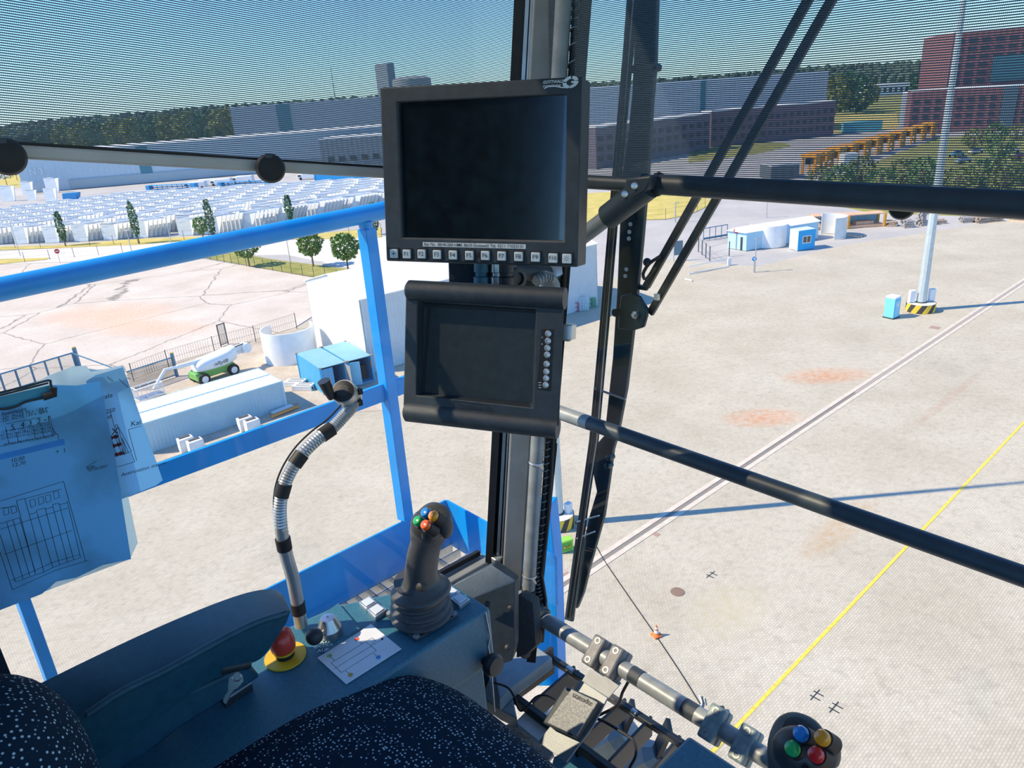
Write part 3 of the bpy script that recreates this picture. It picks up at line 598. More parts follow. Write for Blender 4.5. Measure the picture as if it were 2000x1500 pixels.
# schematic card
cq = [Cz(*q, CZ + 0.0006) for q in ((725, 1220), (784, 1268), (676, 1337), (620, 1286))]
T = thing('schematic_card', 'white diagram card with four coloured dots lying in front of the joystick', 'card', cq[2], 'cab')
part(T, 'card', MB().prism(cq, ZU * 0.0012), MWHT)
L_ = lambda x, y: Cz(560 + x * 260 / 1857, 1140 + y * 210 / 1500, CZ + 0.0019)
mb = MB()
for s in ([(620, 1105), (1190, 755), (1240, 795), (1185, 845)], [(620, 1105), (765, 1240), (1250, 930), (1110, 815)], [(650, 1195), (1345, 765)], [(600, 1010), (670, 1075)], [(980, 770), (1050, 835)], [(1280, 1025), (1210, 970)], [(890, 1270), (820, 1210)]):
    for i in range(len(s) - 1): mb.line(L_(*s[i]), L_(*s[i + 1]), 0.0006, ZU, 0)
mb.add([L_(1355, 755), L_(1310, 765), L_(1335, 795)], [(0, 1, 2)])
part(T, 'diagram_lines', mb, MINK, smooth=False)
for nm, x, y, m in (('green', 597, 1008, MBTNG), ('vermilion', 977, 772, MBTNOR), ('blue', 1278, 1026, MBTNB), ('ochre', 890, 1272, mat('ochre_dot', (0.5, 0.35, 0.05), 0.5))):
    part(T, 'dot', MB().disc(L_(x, y), XR, YV, 0.0034, lift=0.0003), m, label=nm + ' dot', smooth=False)
# lit push buttons
for i, (q, lab) in enumerate([([(701, 1179), (722, 1166), (738, 1179), (716, 1192)], 'square push button left of the joystick, farther of its pair'), ([(717, 1193), (738, 1180), (757, 1193), (734, 1209)], 'square push button left of the joystick, nearer of its pair'),
                              ([(866, 1157), (882, 1147), (899, 1158), (882, 1170)], 'square push button right of the joystick, farther of its pair'), ([(880, 1171), (898, 1160), (918, 1172), (898, 1187)], 'square push button right of the joystick, nearer of its pair')]):
    pp = [Cz(*a, CZ + 0.004) for a in q]; cc = sum(pp, V((0, 0, 0))) / 4
    T = thing('push_button', 'pale ' + lab, 'push button', cc - ZU * 0.004, 'cab', 'square push buttons on the console')
    part(T, 'frame', MB().prism([p - ZU * 0.004 for p in pp], ZU * 0.007), MALU, bevel=0.001)
    part(T, 'lens', MB().prism([cc + (p - cc) * 0.72 + ZU * 0.003 for p in pp], ZU * 0.0015), MKEY, bevel=0.0006)
# ================================================================== JOYSTICK
o = V((Cz(822, 1226, CZ).x, Cz(822, 1226, CZ).y, CZ))
T = thing('joystick', 'joystick on the left console with rubber bellows and four coloured buttons', 'joystick', o, 'cab', 'four-button joysticks')
fl = [Cz(*q, CZ) for q in ((752, 1203), (838, 1158), (897, 1204), (812, 1256))]; fc = sum(fl, V((0, 0, 0))) / 4
part(T, 'flange', MB().prism(fl, ZU * 0.005), MJOYD, bevel=0.004)
for q in fl: part(T, 'flange_screw', MB().lathe([(0.005, 0.005), (0.005, 0.0065), (0.002, 0.0068)], fc + (q - fc) * 0.86, seg=14), MSTEELT)
prof = [(0.043, 0.004), (0.046, 0.010), (0.0385, 0.017), (0.044, 0.024), (0.0365, 0.031), (0.041, 0.038), (0.034, 0.045), (0.0375, 0.051), (0.031, 0.058), (0.033, 0.066)]
pr2 = []
for i in range(len(prof) - 1):
    for j in range(4):
        t = j / 4; t = t * t * (3 - 2 * t); pr2.append((prof[i][0] * (1 - t) + prof[i + 1][0] * t, prof[i][1] * (1 - j / 4) + prof[i + 1][1] * j / 4))
pr2.append(prof[-1]); part(T, 'bellows', MB().lathe(pr2, fc + V((0.0, 0, 0)), (0.02, -0.02, 1), 40), MJOY)
gp = lambda px, py, dv=0.0: Cv(px, py, fc.y + dv)
sd_ = V((0.93, 0.0, 0)); bk = V((0, 0.93, 0))
tl = gp(826, 1152); tl2 = gp(824, 1166)
secs = [(gp(824, 1170), sd_ * 0.034, bk * 0.034), (gp(822, 1152), sd_ * 0.044, bk * 0.046), (gp(822, 1142), sd_ * 0.034, bk * 0.036), (gp(822, 1128), sd_ * 0.023, bk * 0.027), (gp(824, 1100), sd_ * 0.0205, bk * 0.026), (gp(830, 1070), sd_ * 0.021, bk * 0.026), (gp(838, 1050), sd_ * 0.0232, bk * 0.027), (gp(842, 1030), V((0.0245, 0.005, -0.004)), V((-0.005, 0.028, 0.004))), (gp(843, 1015), V((0.0225, 0.005, -0.006)), V((-0.004, 0.024, 0.010))), (gp(843, 1006), V((0.012, 0.004, -0.004)), V((-0.003, 0.013, 0.006)))]
part(T, 'grip', MB().loft(secs, 32, 0.9, 5), MJOY)
part(T, 'thumb_hood', MB().ell(gp(834, 1026, -0.014), (0.0235, 0.020, 0.021), None, 24, 16), MJOYD)
bn = V((-0.25, -0.62, 0.75)).normalized(); bn = (bn - gp(832, 1012).normalized() * 0.3).normalized()
for nm, px, py, m, dv in (('blue', 832, 1002, MBTNB, -0.020), ('orange', 847, 1008, MBTNO, -0.024), ('green', 817, 1018, MBTNG, -0.030), ('red', 832, 1026, MBTNOR, -0.036)):
    c = gp(px, py, dv); part(T, 'button_collar', MB().lathe([(0.0080, -0.016), (0.0078, 0.000)], c - bn * 0.002, bn, 20), MINK)
    part(T, 'button', MB().lathe([(0.0066, -0.003), (0.0066, 0.002), (0.0054, 0.0040), (0.003, 0.0049), (0.0005, 0.0052)], c, bn, 22), m, label=nm + ' button')
part(T, 'trigger', MB().ell(gp(872, 1030, 0.0), (0.006, 0.010, 0.016)), MJOYD)
part(T, 'front_screw', MB().lathe([(0.004, 0), (0.004, 0.003), (0.0015, 0.003)], gp(829, 1046, -0.031), V((-0.3, -0.9, 0.1)), 14), MINK)
part(T, 'thumb_stud', MB().lathe([(0.0055, 0), (0.0055, 0.010), (0.003, 0.0115)], gp(828, 1147, -0.030), V((0.1, -0.8, 0.5)), 16), MINK)
lj = T
pl_ = gp(832, 1013, -0.028); dR = B3.transposed() @ (Cz(1574, 1446, pl_.z + 0.004) - pl_ + V((0, 0, 0.004)))
pr_ = Cz(1579, 1452, pl_.z - 0.035); hR = MC @ pr_; rj = copy_tree(lj, M=Matrix.Translation(hR) @ Matrix.Rotation(math.radians(-17), 4, vx) @ Matrix.Translation(-(MC @ pl_)) @ lj.matrix_world, label='joystick at the lower right edge, seen from above with four coloured buttons', group='four-button joysticks')
for q in COL.objects:
    if q.parent == rj and q.get('label') == 'red button': q.data = q.data.copy(); q.data.materials[0] = MBTNR
# right console under it
T = thing('control_console', 'dark console corner at the bottom, left of the right joystick', 'console', (-0.2, 0.2, FLZ), 'cab')
part(T, 'top_housing', MB().span((-0.366, -0.35, CZ - 0.10), (-0.17, 0.552, CZ)), MCONS, bevel=0.005)
part(T, 'lower_body', MB().span((-0.355, -0.35, FLZ), (-0.18, 0.53, CZ - 0.103)), MCONS)
# ================================================================== MICROPHONE
sp_ = [(588, 1222), (583, 1190), (572, 1130), (558, 1080), (549, 1030), (547, 990), (553, 955), (568, 920), (592, 885), (622, 856), (650, 835), (672, 812), (686, 796), (692, 782)]
pts = [Cr(x, y, -0.865 - 0.0 * i) for i, (x, y) in enumerate(sp_)]
T = thing('gooseneck_microphone', 'gooseneck microphone rising from the console on a taped silver flexible stem', 'microphone', pts[0], 'cab')
sm = smooth_pts(pts, 14)
part(T, 'stem', MB().tube(sm, [0.0092 if (i % 2 or i < 46) else 0.0083 for i in range(len(sm))], 16), MALU)
for px, py in ((578, 1188), (552, 1062), (550, 958), (582, 897), (638, 842)):
    c = Cr(px, py, -0.865); i = min(range(1, len(sm) - 1), key=lambda k: (sm[k] - c).length); ax = (sm[i + 1] - sm[i - 1]).normalized()
    part(T, 'tape_band', MB().lathe([(0.0102, -0.009), (0.0103, 0.009)], sm[i], ax, 20), MINK, label='black tape band')
cp = [p + V((-0.006, -0.004, 0.011)) for p in sm[40::8]]; part(T, 'lead', MB().tube(smooth_pts(cp, 3), 0.0013, 6), MINK)
mc = Cr(670, 764, -0.865); ma = (-mc.normalized() + V((-0.35, -0.1, 0.25))).normalized(); me_ = mc - ma * 0.034
part(T, 'capsule_body', MB().lathe([(0.012, -0.040), (0.0165, -0.034), (0.0175, -0.02), (0.0175, -0.002), (0.0165, 0.0)], mc, ma, 32), MALU)
part(T, 'grille', MB().lathe([(0.0155, -0.002), (0.0152, 0.001), (0.010, 0.003), (0.001, 0.004)], mc, ma, 32), MINK, label='black grille face')
mb = MB(); gx = ma.cross(ZU).normalized(); gy = ma.cross(gx)
for i in range(-6, 7):
    for j in range(-6, 7):
        if i * i + j * j < 38: mb.disc(mc + ma * (0.0044 - (i * i + j * j) * 0.00008) + gx * i * 0.0022 + gy * j * 0.0022, gx, gy, 0.0006, 6)
part(T, 'grille_holes', mb, MSTEELT, smooth=False, kind='stuff')
part(T, 'neck_joint', MB().tube([me_ + ma * 0.008, me_ - ma * 0.004, sm[-1]], [0.013, 0.010, 0.0095], 16), MPAINT)
for c in (Cr(702, 764, -0.862), Cr(702, 786, -0.862)): part(T, 'cable_tie', MB().box(c, (0.008, 0.006, 0.008)), MINK)
sA_, sB_ = Cr(632, 744, -0.87), Cr(648, 778, -0.87)
part(T, 'clip_microphone', MB().tube([sA_, sA_.lerp(sB_, 0.4), sB_], [0.0085, 0.0078, 0.005], 18), MBLK, label='small black microphone clipped alongside')
# ================================================================== DRIVER SEAT
T = thing('driver_seat', 'driver seat in dark dotted cloth with black vinyl armrest, at the bottom left', 'seat', (-0.47, 0.1, FLZ), 'cab')
part(T, 'seat_cushion', MB().ell((-0.537, 0.165, -0.80), (0.262, 0.285, 0.115), None, 72, 40, 0.62), MSEAT)
bc = Cd(-15, 1566, 0.68); part(T, 'side_bolster', MB().ell(bc, (0.10, 0.085, 0.11), None, 48, 28, 0.85), MSEAT)
part(T, 'seat_base', MB().span((-0.66, -0.05, FLZ), (-0.3, 0.3, -0.92)), MPAINT, bevel=0.01)
ar = lambda px, py: Cr(px, py, -0.80)
sx_, sz_ = V((0.034, -0.01, 0)), V((-0.002, 0, 0.033))
st_ = [((-60, 1402), (40, 1455), (100, 1535)), ((60, 1343), (150, 1405), (215, 1472)), ((180, 1284), (236, 1350), (292, 1418)), ((300, 1228), (322, 1308), (372, 1356)), ((420, 1178), (420, 1254), (448, 1310)), ((495, 1154), (496, 1216), (508, 1288)), ((538, 1152), (552, 1198), (540, 1248)), ((556, 1168), (568, 1192), (562, 1212))]
rows_ = [smooth_pts([Cr(*s[0], -0.850) for s in st_], 5), smooth_pts([Cr(*s[1], -0.778) for s in st_], 5), smooth_pts([Cr(*s[2], -0.784) for s in st_], 5)]
mb = MB(); n_ = len(rows_[0])
for i in range(n_):
    O_, K_, B_ = rows_[0][i], rows_[1][i], rows_[2][i]; mb.v += [O_, K_, B_, B_ + V((-0.06, -0.01, -0.004))]
for i in range(n_ - 1):
    for k in range(4): mb.f.append((4 * i + k, 4 * i + (k + 1) % 4, 4 * i + 4 + (k + 1) % 4, 4 * i + 4 + k))
mb.f += [(3, 2, 1, 0), (4 * n_ - 4, 4 * n_ - 3, 4 * n_ - 2, 4 * n_ - 1)]
ap = part(T, 'armrest_pad', mb, MVINYL); md = ap.modifiers.new('bevel', 'BEVEL'); md.width = 0.011; md.segments = 5; md.limit_method = 'ANGLE'; md.angle_limit = math.radians(35)
ap.data.shade_smooth(); me_a = ap.data; [setattr(e_, 'use_edge_sharp', False) for e_ in me_a.edges]
part(T, 'armrest_piping', MB().tube([p + V((0.002, 0, 0.0)) for p in rows_[1][6:-4]], 0.0045, 10), MVINYL)
part(T, 'armrest_support', MB().prism([Cr(*q, -0.84) for q in ((120, 1430), (470, 1275), (490, 1300), (330, 1400), (190, 1510), (60, 1560))], V((0.03, 0, 0))), MVINYL, bevel=0.004)
part(T, 'armrest_latch', MB().tube([Cr(430, 1305, -0.79), Cr(486, 1294, -0.79)], 0.008, 12), MBLK)
part(T, 'seat_frame_rail', MB().tube(smooth_pts([Cz(520, 1500, -0.80), Cz(640, 1420, -0.80), Cz(700, 1380, -0.80), Cz(760, 1352, -0.80)], 4), 0.006, 10), MBLK)
# strip of worn lever beside the armrest
T = thing('console_flap', 'teal padded flap edge on the console beneath the armrest', 'flap', Cz(380, 1360, CZ), 'cab')
part(T, 'flap', MB().prism([Cz(*q, CZ) for q in ((322, 1378), (430, 1310), (455, 1302), (452, 1320), (420, 1332), (330, 1392))], ZU * 0.012), mat('teal_pad', (0.05, 0.14, 0.17), 0.4), bevel=0.003)
# ================================================================== PAPERS ON THE SIDE WINDOW
def sheet(name, label, poly, r, m, lines=None, th=0.0003):
    T = thing(name, label, 'paper', Cr(*poly[0], r), 'cab')
    pp = [Cr(x, y, r) for x, y in poly]
    part(T, 'sheet', MB().prism(pp, XR * -th), m, smooth=False)
    return T
NL = XR
def strokes(mb, r, segs, w=0.0006, cv=lambda x, y: (x, y)):
    for s in segs:
        for i in range(len(s) - 1): mb.line(Cr(*cv(*s[i]), r), Cr(*cv(*s[i + 1]), r), w, NL, 0.0002)
    return mb
c6 = lambda x, y: (x / 5.0, 880 + y / 5.0)
c4 = lambda x, y: (x / 7.5, 700 + y / 7.5)
c5 = lambda x, y: (180 + x / 5.173, 700 + y / 5.173)
def ptext(mb, r, s, px, py, size, ang=-14):
    o = Cr(px, py, r); X = (Cr(px + 20, py + 20 * math.tan(math.radians(ang)), r) - o).normalized(); Y = XR.cross(X)
    if Y.z < 0: Y = -Y
    return mb.text(s, size, o, X, Y, 0.0003, 'LEFT', 0.2)
rB = -0.935
T = sheet('clear_sleeve', 'crumpled clear plastic sleeve sticking out behind the window papers', [(-30, 782), (60, 752), (96, 733), (140, 716), (168, 714), (178, 727), (240, 713), (246, 722), (196, 746), (250, 968), (269, 1060), (254, 1092), (-30, 1200)], -0.945, MPAPER3)
T = sheet('paper_sheet', 'right hand sheet on the window with dark red block diagram', [(168, 745), (186, 733), (240, 717), (252, 750), (318, 938), (305, 948), (235, 976), (180, 800)], rB, MPAPER2)
mb = MB(); strokes(mb, rB, [[(95, 565), (185, 542), (240, 760), (330, 975)], [(90, 620), (145, 605)], [(232, 672), (255, 668), (335, 970)], [(232, 672), (320, 975)], [(262, 690), (400, 940), (180, 1010)], [(300, 800), (365, 950)], [(300, 800), (345, 955)], [(120, 720), (215, 1005)], [(110, 700), (185, 1010)], [(395, 955), (430, 1045), (200, 1112)], [(365, 720), (500, 680)], [(365, 720), (450, 1035)], [(270, 210), (365, 295)], [(150, 185), (210, 230)], [(235, 800), (300, 960)], [(200, 830), (240, 970)]], 0.0006, c5)
ptext(mb, rB, 'scale', *c5(60, 405), 0.008); ptext(mb, rB, '1250', *c5(100, 550), 0.007); ptext(mb, rB, '200', *c5(108, 610), 0.006)
ptext(mb, rB, 'X', *c5(185, 750), 0.012); ptext(mb, rB, 'Kai', *c5(385, 668), 0.009); ptext(mb, rB, 'Antirotation station', *c5(290, 1180), 0.0066, -16)
part(T, 'ink_drawing', mb, MINK, smooth=False)
mb = MB()
for a in (((160, 812), (268, 782)), ((185, 892), (298, 862)), ((218, 978), (318, 952))):
    strokes(mb, rB, [a], 0.0032, c5)
    for t in (0.3, 0.7):
        x = a[0][0] + (a[1][0] - a[0][0]) * t; y = a[0][1] + (a[1][1] - a[0][1]) * t; strokes(mb, rB, [[(x - 8, y - 18), (x + 8, y + 18)]], 0.0026, c5)
part(T, 'red_blocks', mb, mat('dark_red_ink', (0.10, 0.005, 0.02), 0.6), label='dark red bars of the diagram', smooth=False)
rA = -0.922
T = sheet('paper_sheet', 'large blue load plan sheet clipped to the side window at the left edge', [(-60, 800), (105, 752), (150, 753), (196, 745), (226, 900), (256, 1092), (200, 1104), (150, 1128), (110, 1136), (82, 1160), (-60, 1215)], rA, MPAPER)
mb = MB()
strokes(mb, rA, [[(-20, 500), (620, 300), (835, 1078)], [(-20, 565), (140, 545)], [(240, 470), (600, 375)], [(160, 490), (240, 465), (290, 640)], [(160, 490), (345, 1205)], [(-20, 720), (190, 655), (345, 1190)], [(-20, 775), (660, 560)], [(40, 1015), (705, 778)], [(285, 625), (355, 605), (360, 580), (440, 560), (445, 572), (515, 550), (515, 525), (578, 515), (580, 530), (655, 508)], [(110, 1270), (530, 1085), (780, 1015)], [(150, 1282), (420, 1190), (520, 1140), (790, 1040)], [(120, 1358), (550, 1165), (862, 1072)], [(0, 990), (120, 1358)], [(65, 700), (225, 1250)], [(125, 675), (292, 1225)], [(0, 820), (150, 1282)], [(290, 640), (430, 1190)], [(362, 610), (515, 1140)], [(440, 560), (582, 1115)], [(515, 540), (660, 1090)], [(580, 530), (720, 1070)], [(655, 490), (785, 1040)], [(840, 165), (945, 98)]], 0.00055, c6)
for x, y, tl_ in ((30, 565, 0), (105, 548, 0), (290, 485, 0), (370, 460, 0), (440, 440, 0), (520, 405, 0)):
    strokes(mb, rA, [[(x, y), (x + 50, y - 12), (x + 58, y + 50), (x + 12, y + 70), (x, y)]], 0.0005, c6)
strokes(mb, rA, [[(90, 960), (600, 860)], [(80, 1010), (130, 1250)], [(235, 1080), (270, 1225)], [(360, 1020), (375, 1090)], [(490, 1000), (515, 1165)], [(605, 960), (635, 1140)], [(80, 1065), (720, 935)], [(-20, 1290), (845, 1105)], [(705, 855), (735, 850), (785, 1110)], [(705, 855), (765, 1115)], [(760, 1000), (825, 1105)], [(775, 1060), (810, 1105)], [(845, 1105), (872, 1260), (-20, 1470)], [(20, 835), (340, 765)]], 0.0005, c4)
for i, (s, x, y) in enumerate([('Auslieferung', 15, 815), ('-32t  ACTE 90 x 120cm', 0, 880), ('-32t  ACTE 120 x 2,5m', 0, 925), ('82 t', 565, 765), ('84 t', 580, 805)]): ptext(mb, rA, s, *c4(x, y), 0.0047, -13)
for s, x, y in (('5', 145, 1020), ('4', 290, 985), ('3', 400, 960), ('2', 530, 930), ('-1', 635, 900)): ptext(mb, rA, s, *c4(x, y), 0.0085)
for k, x in enumerate((5, 130, 250, 385, 505, 620)):
    for j in range(3): ptext(mb, rA, ['12,8', '82,5k', '22,5k'][j], *c4(x, 1065 - k * 19 + j * 48 + 20), 0.0036)
    ptext(mb, rA, '23,5k', *c4(x + 40, 1270 - k * 22), 0.0040)
ptext(mb, rA, '10,00', *c6(100, 105), 0.006); ptext(mb, rA, '12,70', *c6(110, 150), 0.006); ptext(mb, rA, '8,80', *c6(845, 175), 0.005); ptext(mb, rA, '02.02.2021', *c6(862, 195), 0.0048); ptext(mb, rA, '+  )', *c4(805, 1375), 0.007)
part(T, 'ink_drawing', mb, MINK, smooth=False)
part(T, 'blue_stripe', MB().prism([Cr(*q, rA + 0.0003) for q in ((-20, 892), (125, 857), (127, 868), (-20, 903))], XR * 0.0002), mat('blue_marker', (0.02, 0.22, 0.62), 0.6), label='blue marker stripe', smooth=False)
T = thing('clip_rail', 'black wire paper clip holding the sheets on the side window', 'clip', Cr(60, 760, -0.905), 'cab')
k = -0.91
part(T, 'top_wire', MB().tube(smooth_pts([Cr(*q, k) for q in ((-30, 776), (0, 767), (50, 755), (94, 743), (99, 750), (104, 768))], 4), 0.0013, 8).tube([Cr(-30, 780, k), Cr(94, 748, k)], 0.0011, 8), MBLK)
part(T, 'bow_wire', MB().tube(smooth_pts([Cr(*q, k) for q in ((-30, 799), (10, 799), (34, 793), (50, 785), (86, 777))], 4), 0.0013, 8), MBLK)
part(T, 'corner_sleeve', MB().tube([Cr(103, 757, k), Cr(105, 770, k), Cr(84, 776, k)], 0.0042, 10), MRUB)
part(T, 'pad', MB().prism([Cr(*q, k - 0.006) for q in ((-30, 782), (97, 752), (103, 772), (60, 782), (35, 794), (-30, 800))], XR * 0.001), mat('teal_card', (0.05, 0.28, 0.40), 0.6), label='teal card behind the wire')

# ================================================================== FOOTWELL
MSILL = mat('footwell_grey', (0.23, 0.27, 0.29), 0.45, var=0.1, scale=40, bump=0.15)
sz = -1.12
mb = MB().prism([Cz(*q, sz) for q in ((962, 1300), (1043, 1259), (1079, 1284), (998, 1344), (975, 1368))], ZU * -0.03)
mb.prism([Cz(*q, sz - 0.031) for q in ((962, 1305), (998, 1344), (1010, 1402), (975, 1385), (940, 1360))], ZU * -0.03)
T = solo('sill_box', 'pale grey folded sill plate at the foot of the corner pillar', 'plate', mb, MSILL, Cz(1020, 1300, sz), 'cab', bevel=0.003)
mb = MB().prism([Cv(*q, 0.80) for q in ((997, 1150), (1012, 1128), (1012, 1290), (960, 1310), (930, 1200))], V((0.005, 0.03, 0)))
T = thing('kick_panel', 'dark blue riveted panel between console and corner pillar', 'panel', Cz(980, 1290, -1.0), 'cab')
part(T, 'panel', MB().prism([Cd(*q, 1.36) for q in ((880, 1150), (962, 1106), (1006, 1137), (1006, 1262), (1000, 1292), (940, 1310), (900, 1230))], V((-0.01, 0.02, 0))), MPAINT, bevel=0.003)
part(T, 'top_ledge', MB().prism([Cd(*q, 1.33) for q in ((876, 1152), (960, 1108), (1006, 1137), (920, 1172))], V((0, 0, 0.006))), MSILL, bevel=0.002)
for q in ((952, 1180), (998, 1187), (992, 1265)): part(T, 'bolt', MB().lathe([(0.006, -0.002), (0.006, 0.003), (0.002, 0.005)], Cd(*q, 1.345), -Cd(*q, 1.0), 14), MBLK)
mb = MB().prism([Cd(*q, 1.40) for q in ((1012, 1160), (1040, 1176), (1046, 1262), (1028, 1280), (1008, 1286), (1008, 1210))], V((0.0, 0.02, 0)))
T = solo('pillar_foot', 'black bracket plate where the corner pillar and low rail meet the floor', 'bracket', mb, MBLK, Cd(1030, 1270, 1.4), 'cab', bevel=0.002)
# guard grating in front of the floor window
up_, lo_ = -1.16, -1.16
ua, ub = Cz(1080, 1288, up_), Cz(1345, 1462, up_); la, lb_ = Cz(990, 1352, lo_), Cz(1195, 1508, lo_)
T = thing('foot_grating', 'black barred grating over the floor window, beneath the low rail', 'grating', la, 'cab')
ud = (ub - ua).normalized(); part(T, 'front_rail', MB().beam(ua, ub + ud * 0.3, 0.014, 0.014), MBLK, bevel=0.002); part(T, 'rear_rail', MB().beam(la, lb_ + ud * 0.3, 0.014, 0.02), MBLK, bevel=0.002)
part(T, 'end_plate', MB().beam(ua, la, 0.008, 0.07), MBLK)
for (a, b) in (((1123, 1318), (1042, 1390)), ((1222, 1382), (1125, 1470)), ((1272, 1417), (1190, 1505)), ((1328, 1455), (1250, 1550))):
    part(T, 'bar', MB().beam(Cz(*a, up_ - 0.02), Cz(*b, lo_ - 0.02), 0.006, 0.05), MBLK, bevel=0.001)
part(T, 'bright_sleeve', MB().tube([Cz(1108, 1304, up_ + 0.008), Cz(1119, 1312, up_ + 0.008)], 0.006, 12).tube([Cz(1234, 1388, up_ + 0.008), Cz(1243, 1395, up_ + 0.008)], 0.006, 12), MALU)
# flood lamps under the cab seen through the grating
for px, py, s, lb in ((1092, 1392, 1.0, 'grey work lamp under the cab floor, behind the pedal'), (1195, 1452, 1.25, 'grey work lamp under the cab floor, right of the pedal'), (1262, 1492, 1.0, 'grey work lamp under the cab floor at the bottom edge')):
    o = Cz(px, py, -1.42); T = thing('work_lamp', lb, 'lamp', o, 'cab', 'work lamps under the cab')
    part(T, 'shade', MB().lathe([(0.03 * s, 0.05 * s), (0.045 * s, 0.03 * s), (0.055 * s, -0.04 * s), (0.052 * s, -0.045 * s)], o, (0.5, 0.3, 0.6), 8), MSILL, smooth=False)
    part(T, 'bracket', MB().beam(o + V((0.02, 0.01, 0.04)), o + V((0.04, 0.03, 0.12)), 0.04, 0.01), MBLK)
# pedal
n_ = V((0, -0.62, 0.78)).normalized(); p0 = V((-0.7, 0.79, -1.05))
pp = lambda q, l=0.0: Cp(*q, p0 + n_ * l, n_)
T = thing('foot_pedal', 'ribbed foot pedal on a pale bent bracket hanging from the two left clamps', 'pedal', pp((1100, 1440)), 'cab')
MBRK = mat('bracket_pale_grey', (0.60, 0.63, 0.64), 0.45)
part(T, 'bracket_upper', MB().prism([CF(*q, -0.012) for q in ((1152, 1304), (1212, 1336), (1189, 1364), (1136, 1330))], V((0.0, 0.004, 0))), MBRK, bevel=0.001)
part(T, 'bracket_lower', MB().prism([pp(q, -0.014) for q in ((1136, 1329), (1189, 1364), (1160, 1420), (1108, 1490), (1053, 1450), (1100, 1390))], n_ * 0.005), MSILL, bevel=0.001)
bt_ = [(1117, 1347), (1168, 1372), (1127, 1438), (1071, 1412)]
part(T, 'pedal_body', MB().prism([pp(q, -0.008) for q in ((1117, 1347), (1180, 1374), (1131, 1446), (1073, 1419))], n_ * 0.030), MPAINT, bevel=0.004)
MPED = mat('pedal_grey_rubber', (0.26, 0.28, 0.29), 0.7, var=0.4, scale=300)
q4 = [pp(q, 0.0225) for q in bt_]; mb = MB().prism(q4, n_ * 0.002)
for i in range(15):
    t = 0.22 + i * 0.052; a = q4[0].lerp(q4[3], t); b = q4[1].lerp(q4[2], t); mb.beam(a + n_ * 0.002, b + n_ * 0.002, 0.0028, 0.003, up=n_)
part(T, 'ribbed_pad', mb, MPED)
XP = (q4[1] - q4[0]).normalized(); YP = n_.cross(XP); YP = YP if YP.dot(q4[0] - q4[3]) > 0 else -YP
part(T, 'raised_lettering', MB().text('statodte', 0.0135, q4[0].lerp(q4[1], 0.52).lerp(q4[3].lerp(q4[2], 0.52), 0.10) + n_ * 0.003, XP, YP), MINK, smooth=False)
# rubber studded mat
mz = -1.2; mq = [(984, 1418), (1006, 1408), (1034, 1424), (1082, 1474), (1056, 1500), (1030, 1540), (985, 1500)]
T = thing('floor_mat', 'grey studded rubber floor mat between seat and pedal', 'mat', Cz(1030, 1460, mz), 'cab')
part(T, 'mat', MB().prism([Cz(*q, mz) for q in mq], ZU * -0.006), MPED)
for q in ((1016, 1424), (1000, 1438), (1032, 1432), (1018, 1455), (1034, 1468), (1052, 1458), (1054, 1482), (1068, 1472), (1036, 1492), (1000, 1466), (1014, 1488)):
    c = Cz(*q, mz); part(T, 'stud', MB().lathe([(0.0125, 0), (0.0122, 0.002), (0.0105, 0.0026), (0.009, 0.0022)], c, seg=22), MPED)
solo('step_plate', 'white enamel plate edge between mat and grating, in full sun', 'plate', MB().prism([Cz(*q, -1.17) for q in ((1028, 1388), (1072, 1423), (1056, 1449), (1006, 1410))], ZU * -0.01), MBRK, Cz(1040, 1410, -1.17), 'cab', bevel=0.001)
solo('step_plate', 'dark blue floor plate at the bottom edge beside the grating', 'plate', MB().prism([Cz(*q, -1.19) for q in ((1128, 1460), (1190, 1508), (1170, 1560), (1060, 1560), (1082, 1478))], ZU * -0.01), MCONS, Cz(1130, 1490, -1.19), 'cab', bevel=0.001)
T = thing('foot_cable', 'thin black cable looping over the sill and grating', 'cable', Cz(970, 1333, -1.1), 'cab')
part(T, 'cable', MB().tube(smooth_pts([Cz(*q, zz) for q, zz in (((962, 1333), -1.08), ((990, 1342), -1.08), ((1004, 1360), -1.09), ((1014, 1386), -1.1), ((1026, 1384), -1.09), ((1046, 1362), -1.08), ((1066, 1358), -1.08), ((1084, 1366), -1.1))], 5), 0.0022, 8), MINK)
T = thing('foot_cable', 'black cable leaving the rail tape and bending around the right lamp', 'cable', CF(1232, 1330), 'cab')
part(T, 'cable', MB().tube(smooth_pts([CF(1228, 1330), CF(1216, 1352), CF(1205, 1378), CF(1172, 1396), Cz(1160, 1402, -1.10), Cz(1178, 1408, -1.1), Cz(1215, 1430, -1.1), Cz(1238, 1448, -1.1), Cz(1242, 1475, -1.1), Cz(1230, 1500, -1.12), Cz(1222, 1530, -1.14)], 5), 0.0028, 8), MINK)
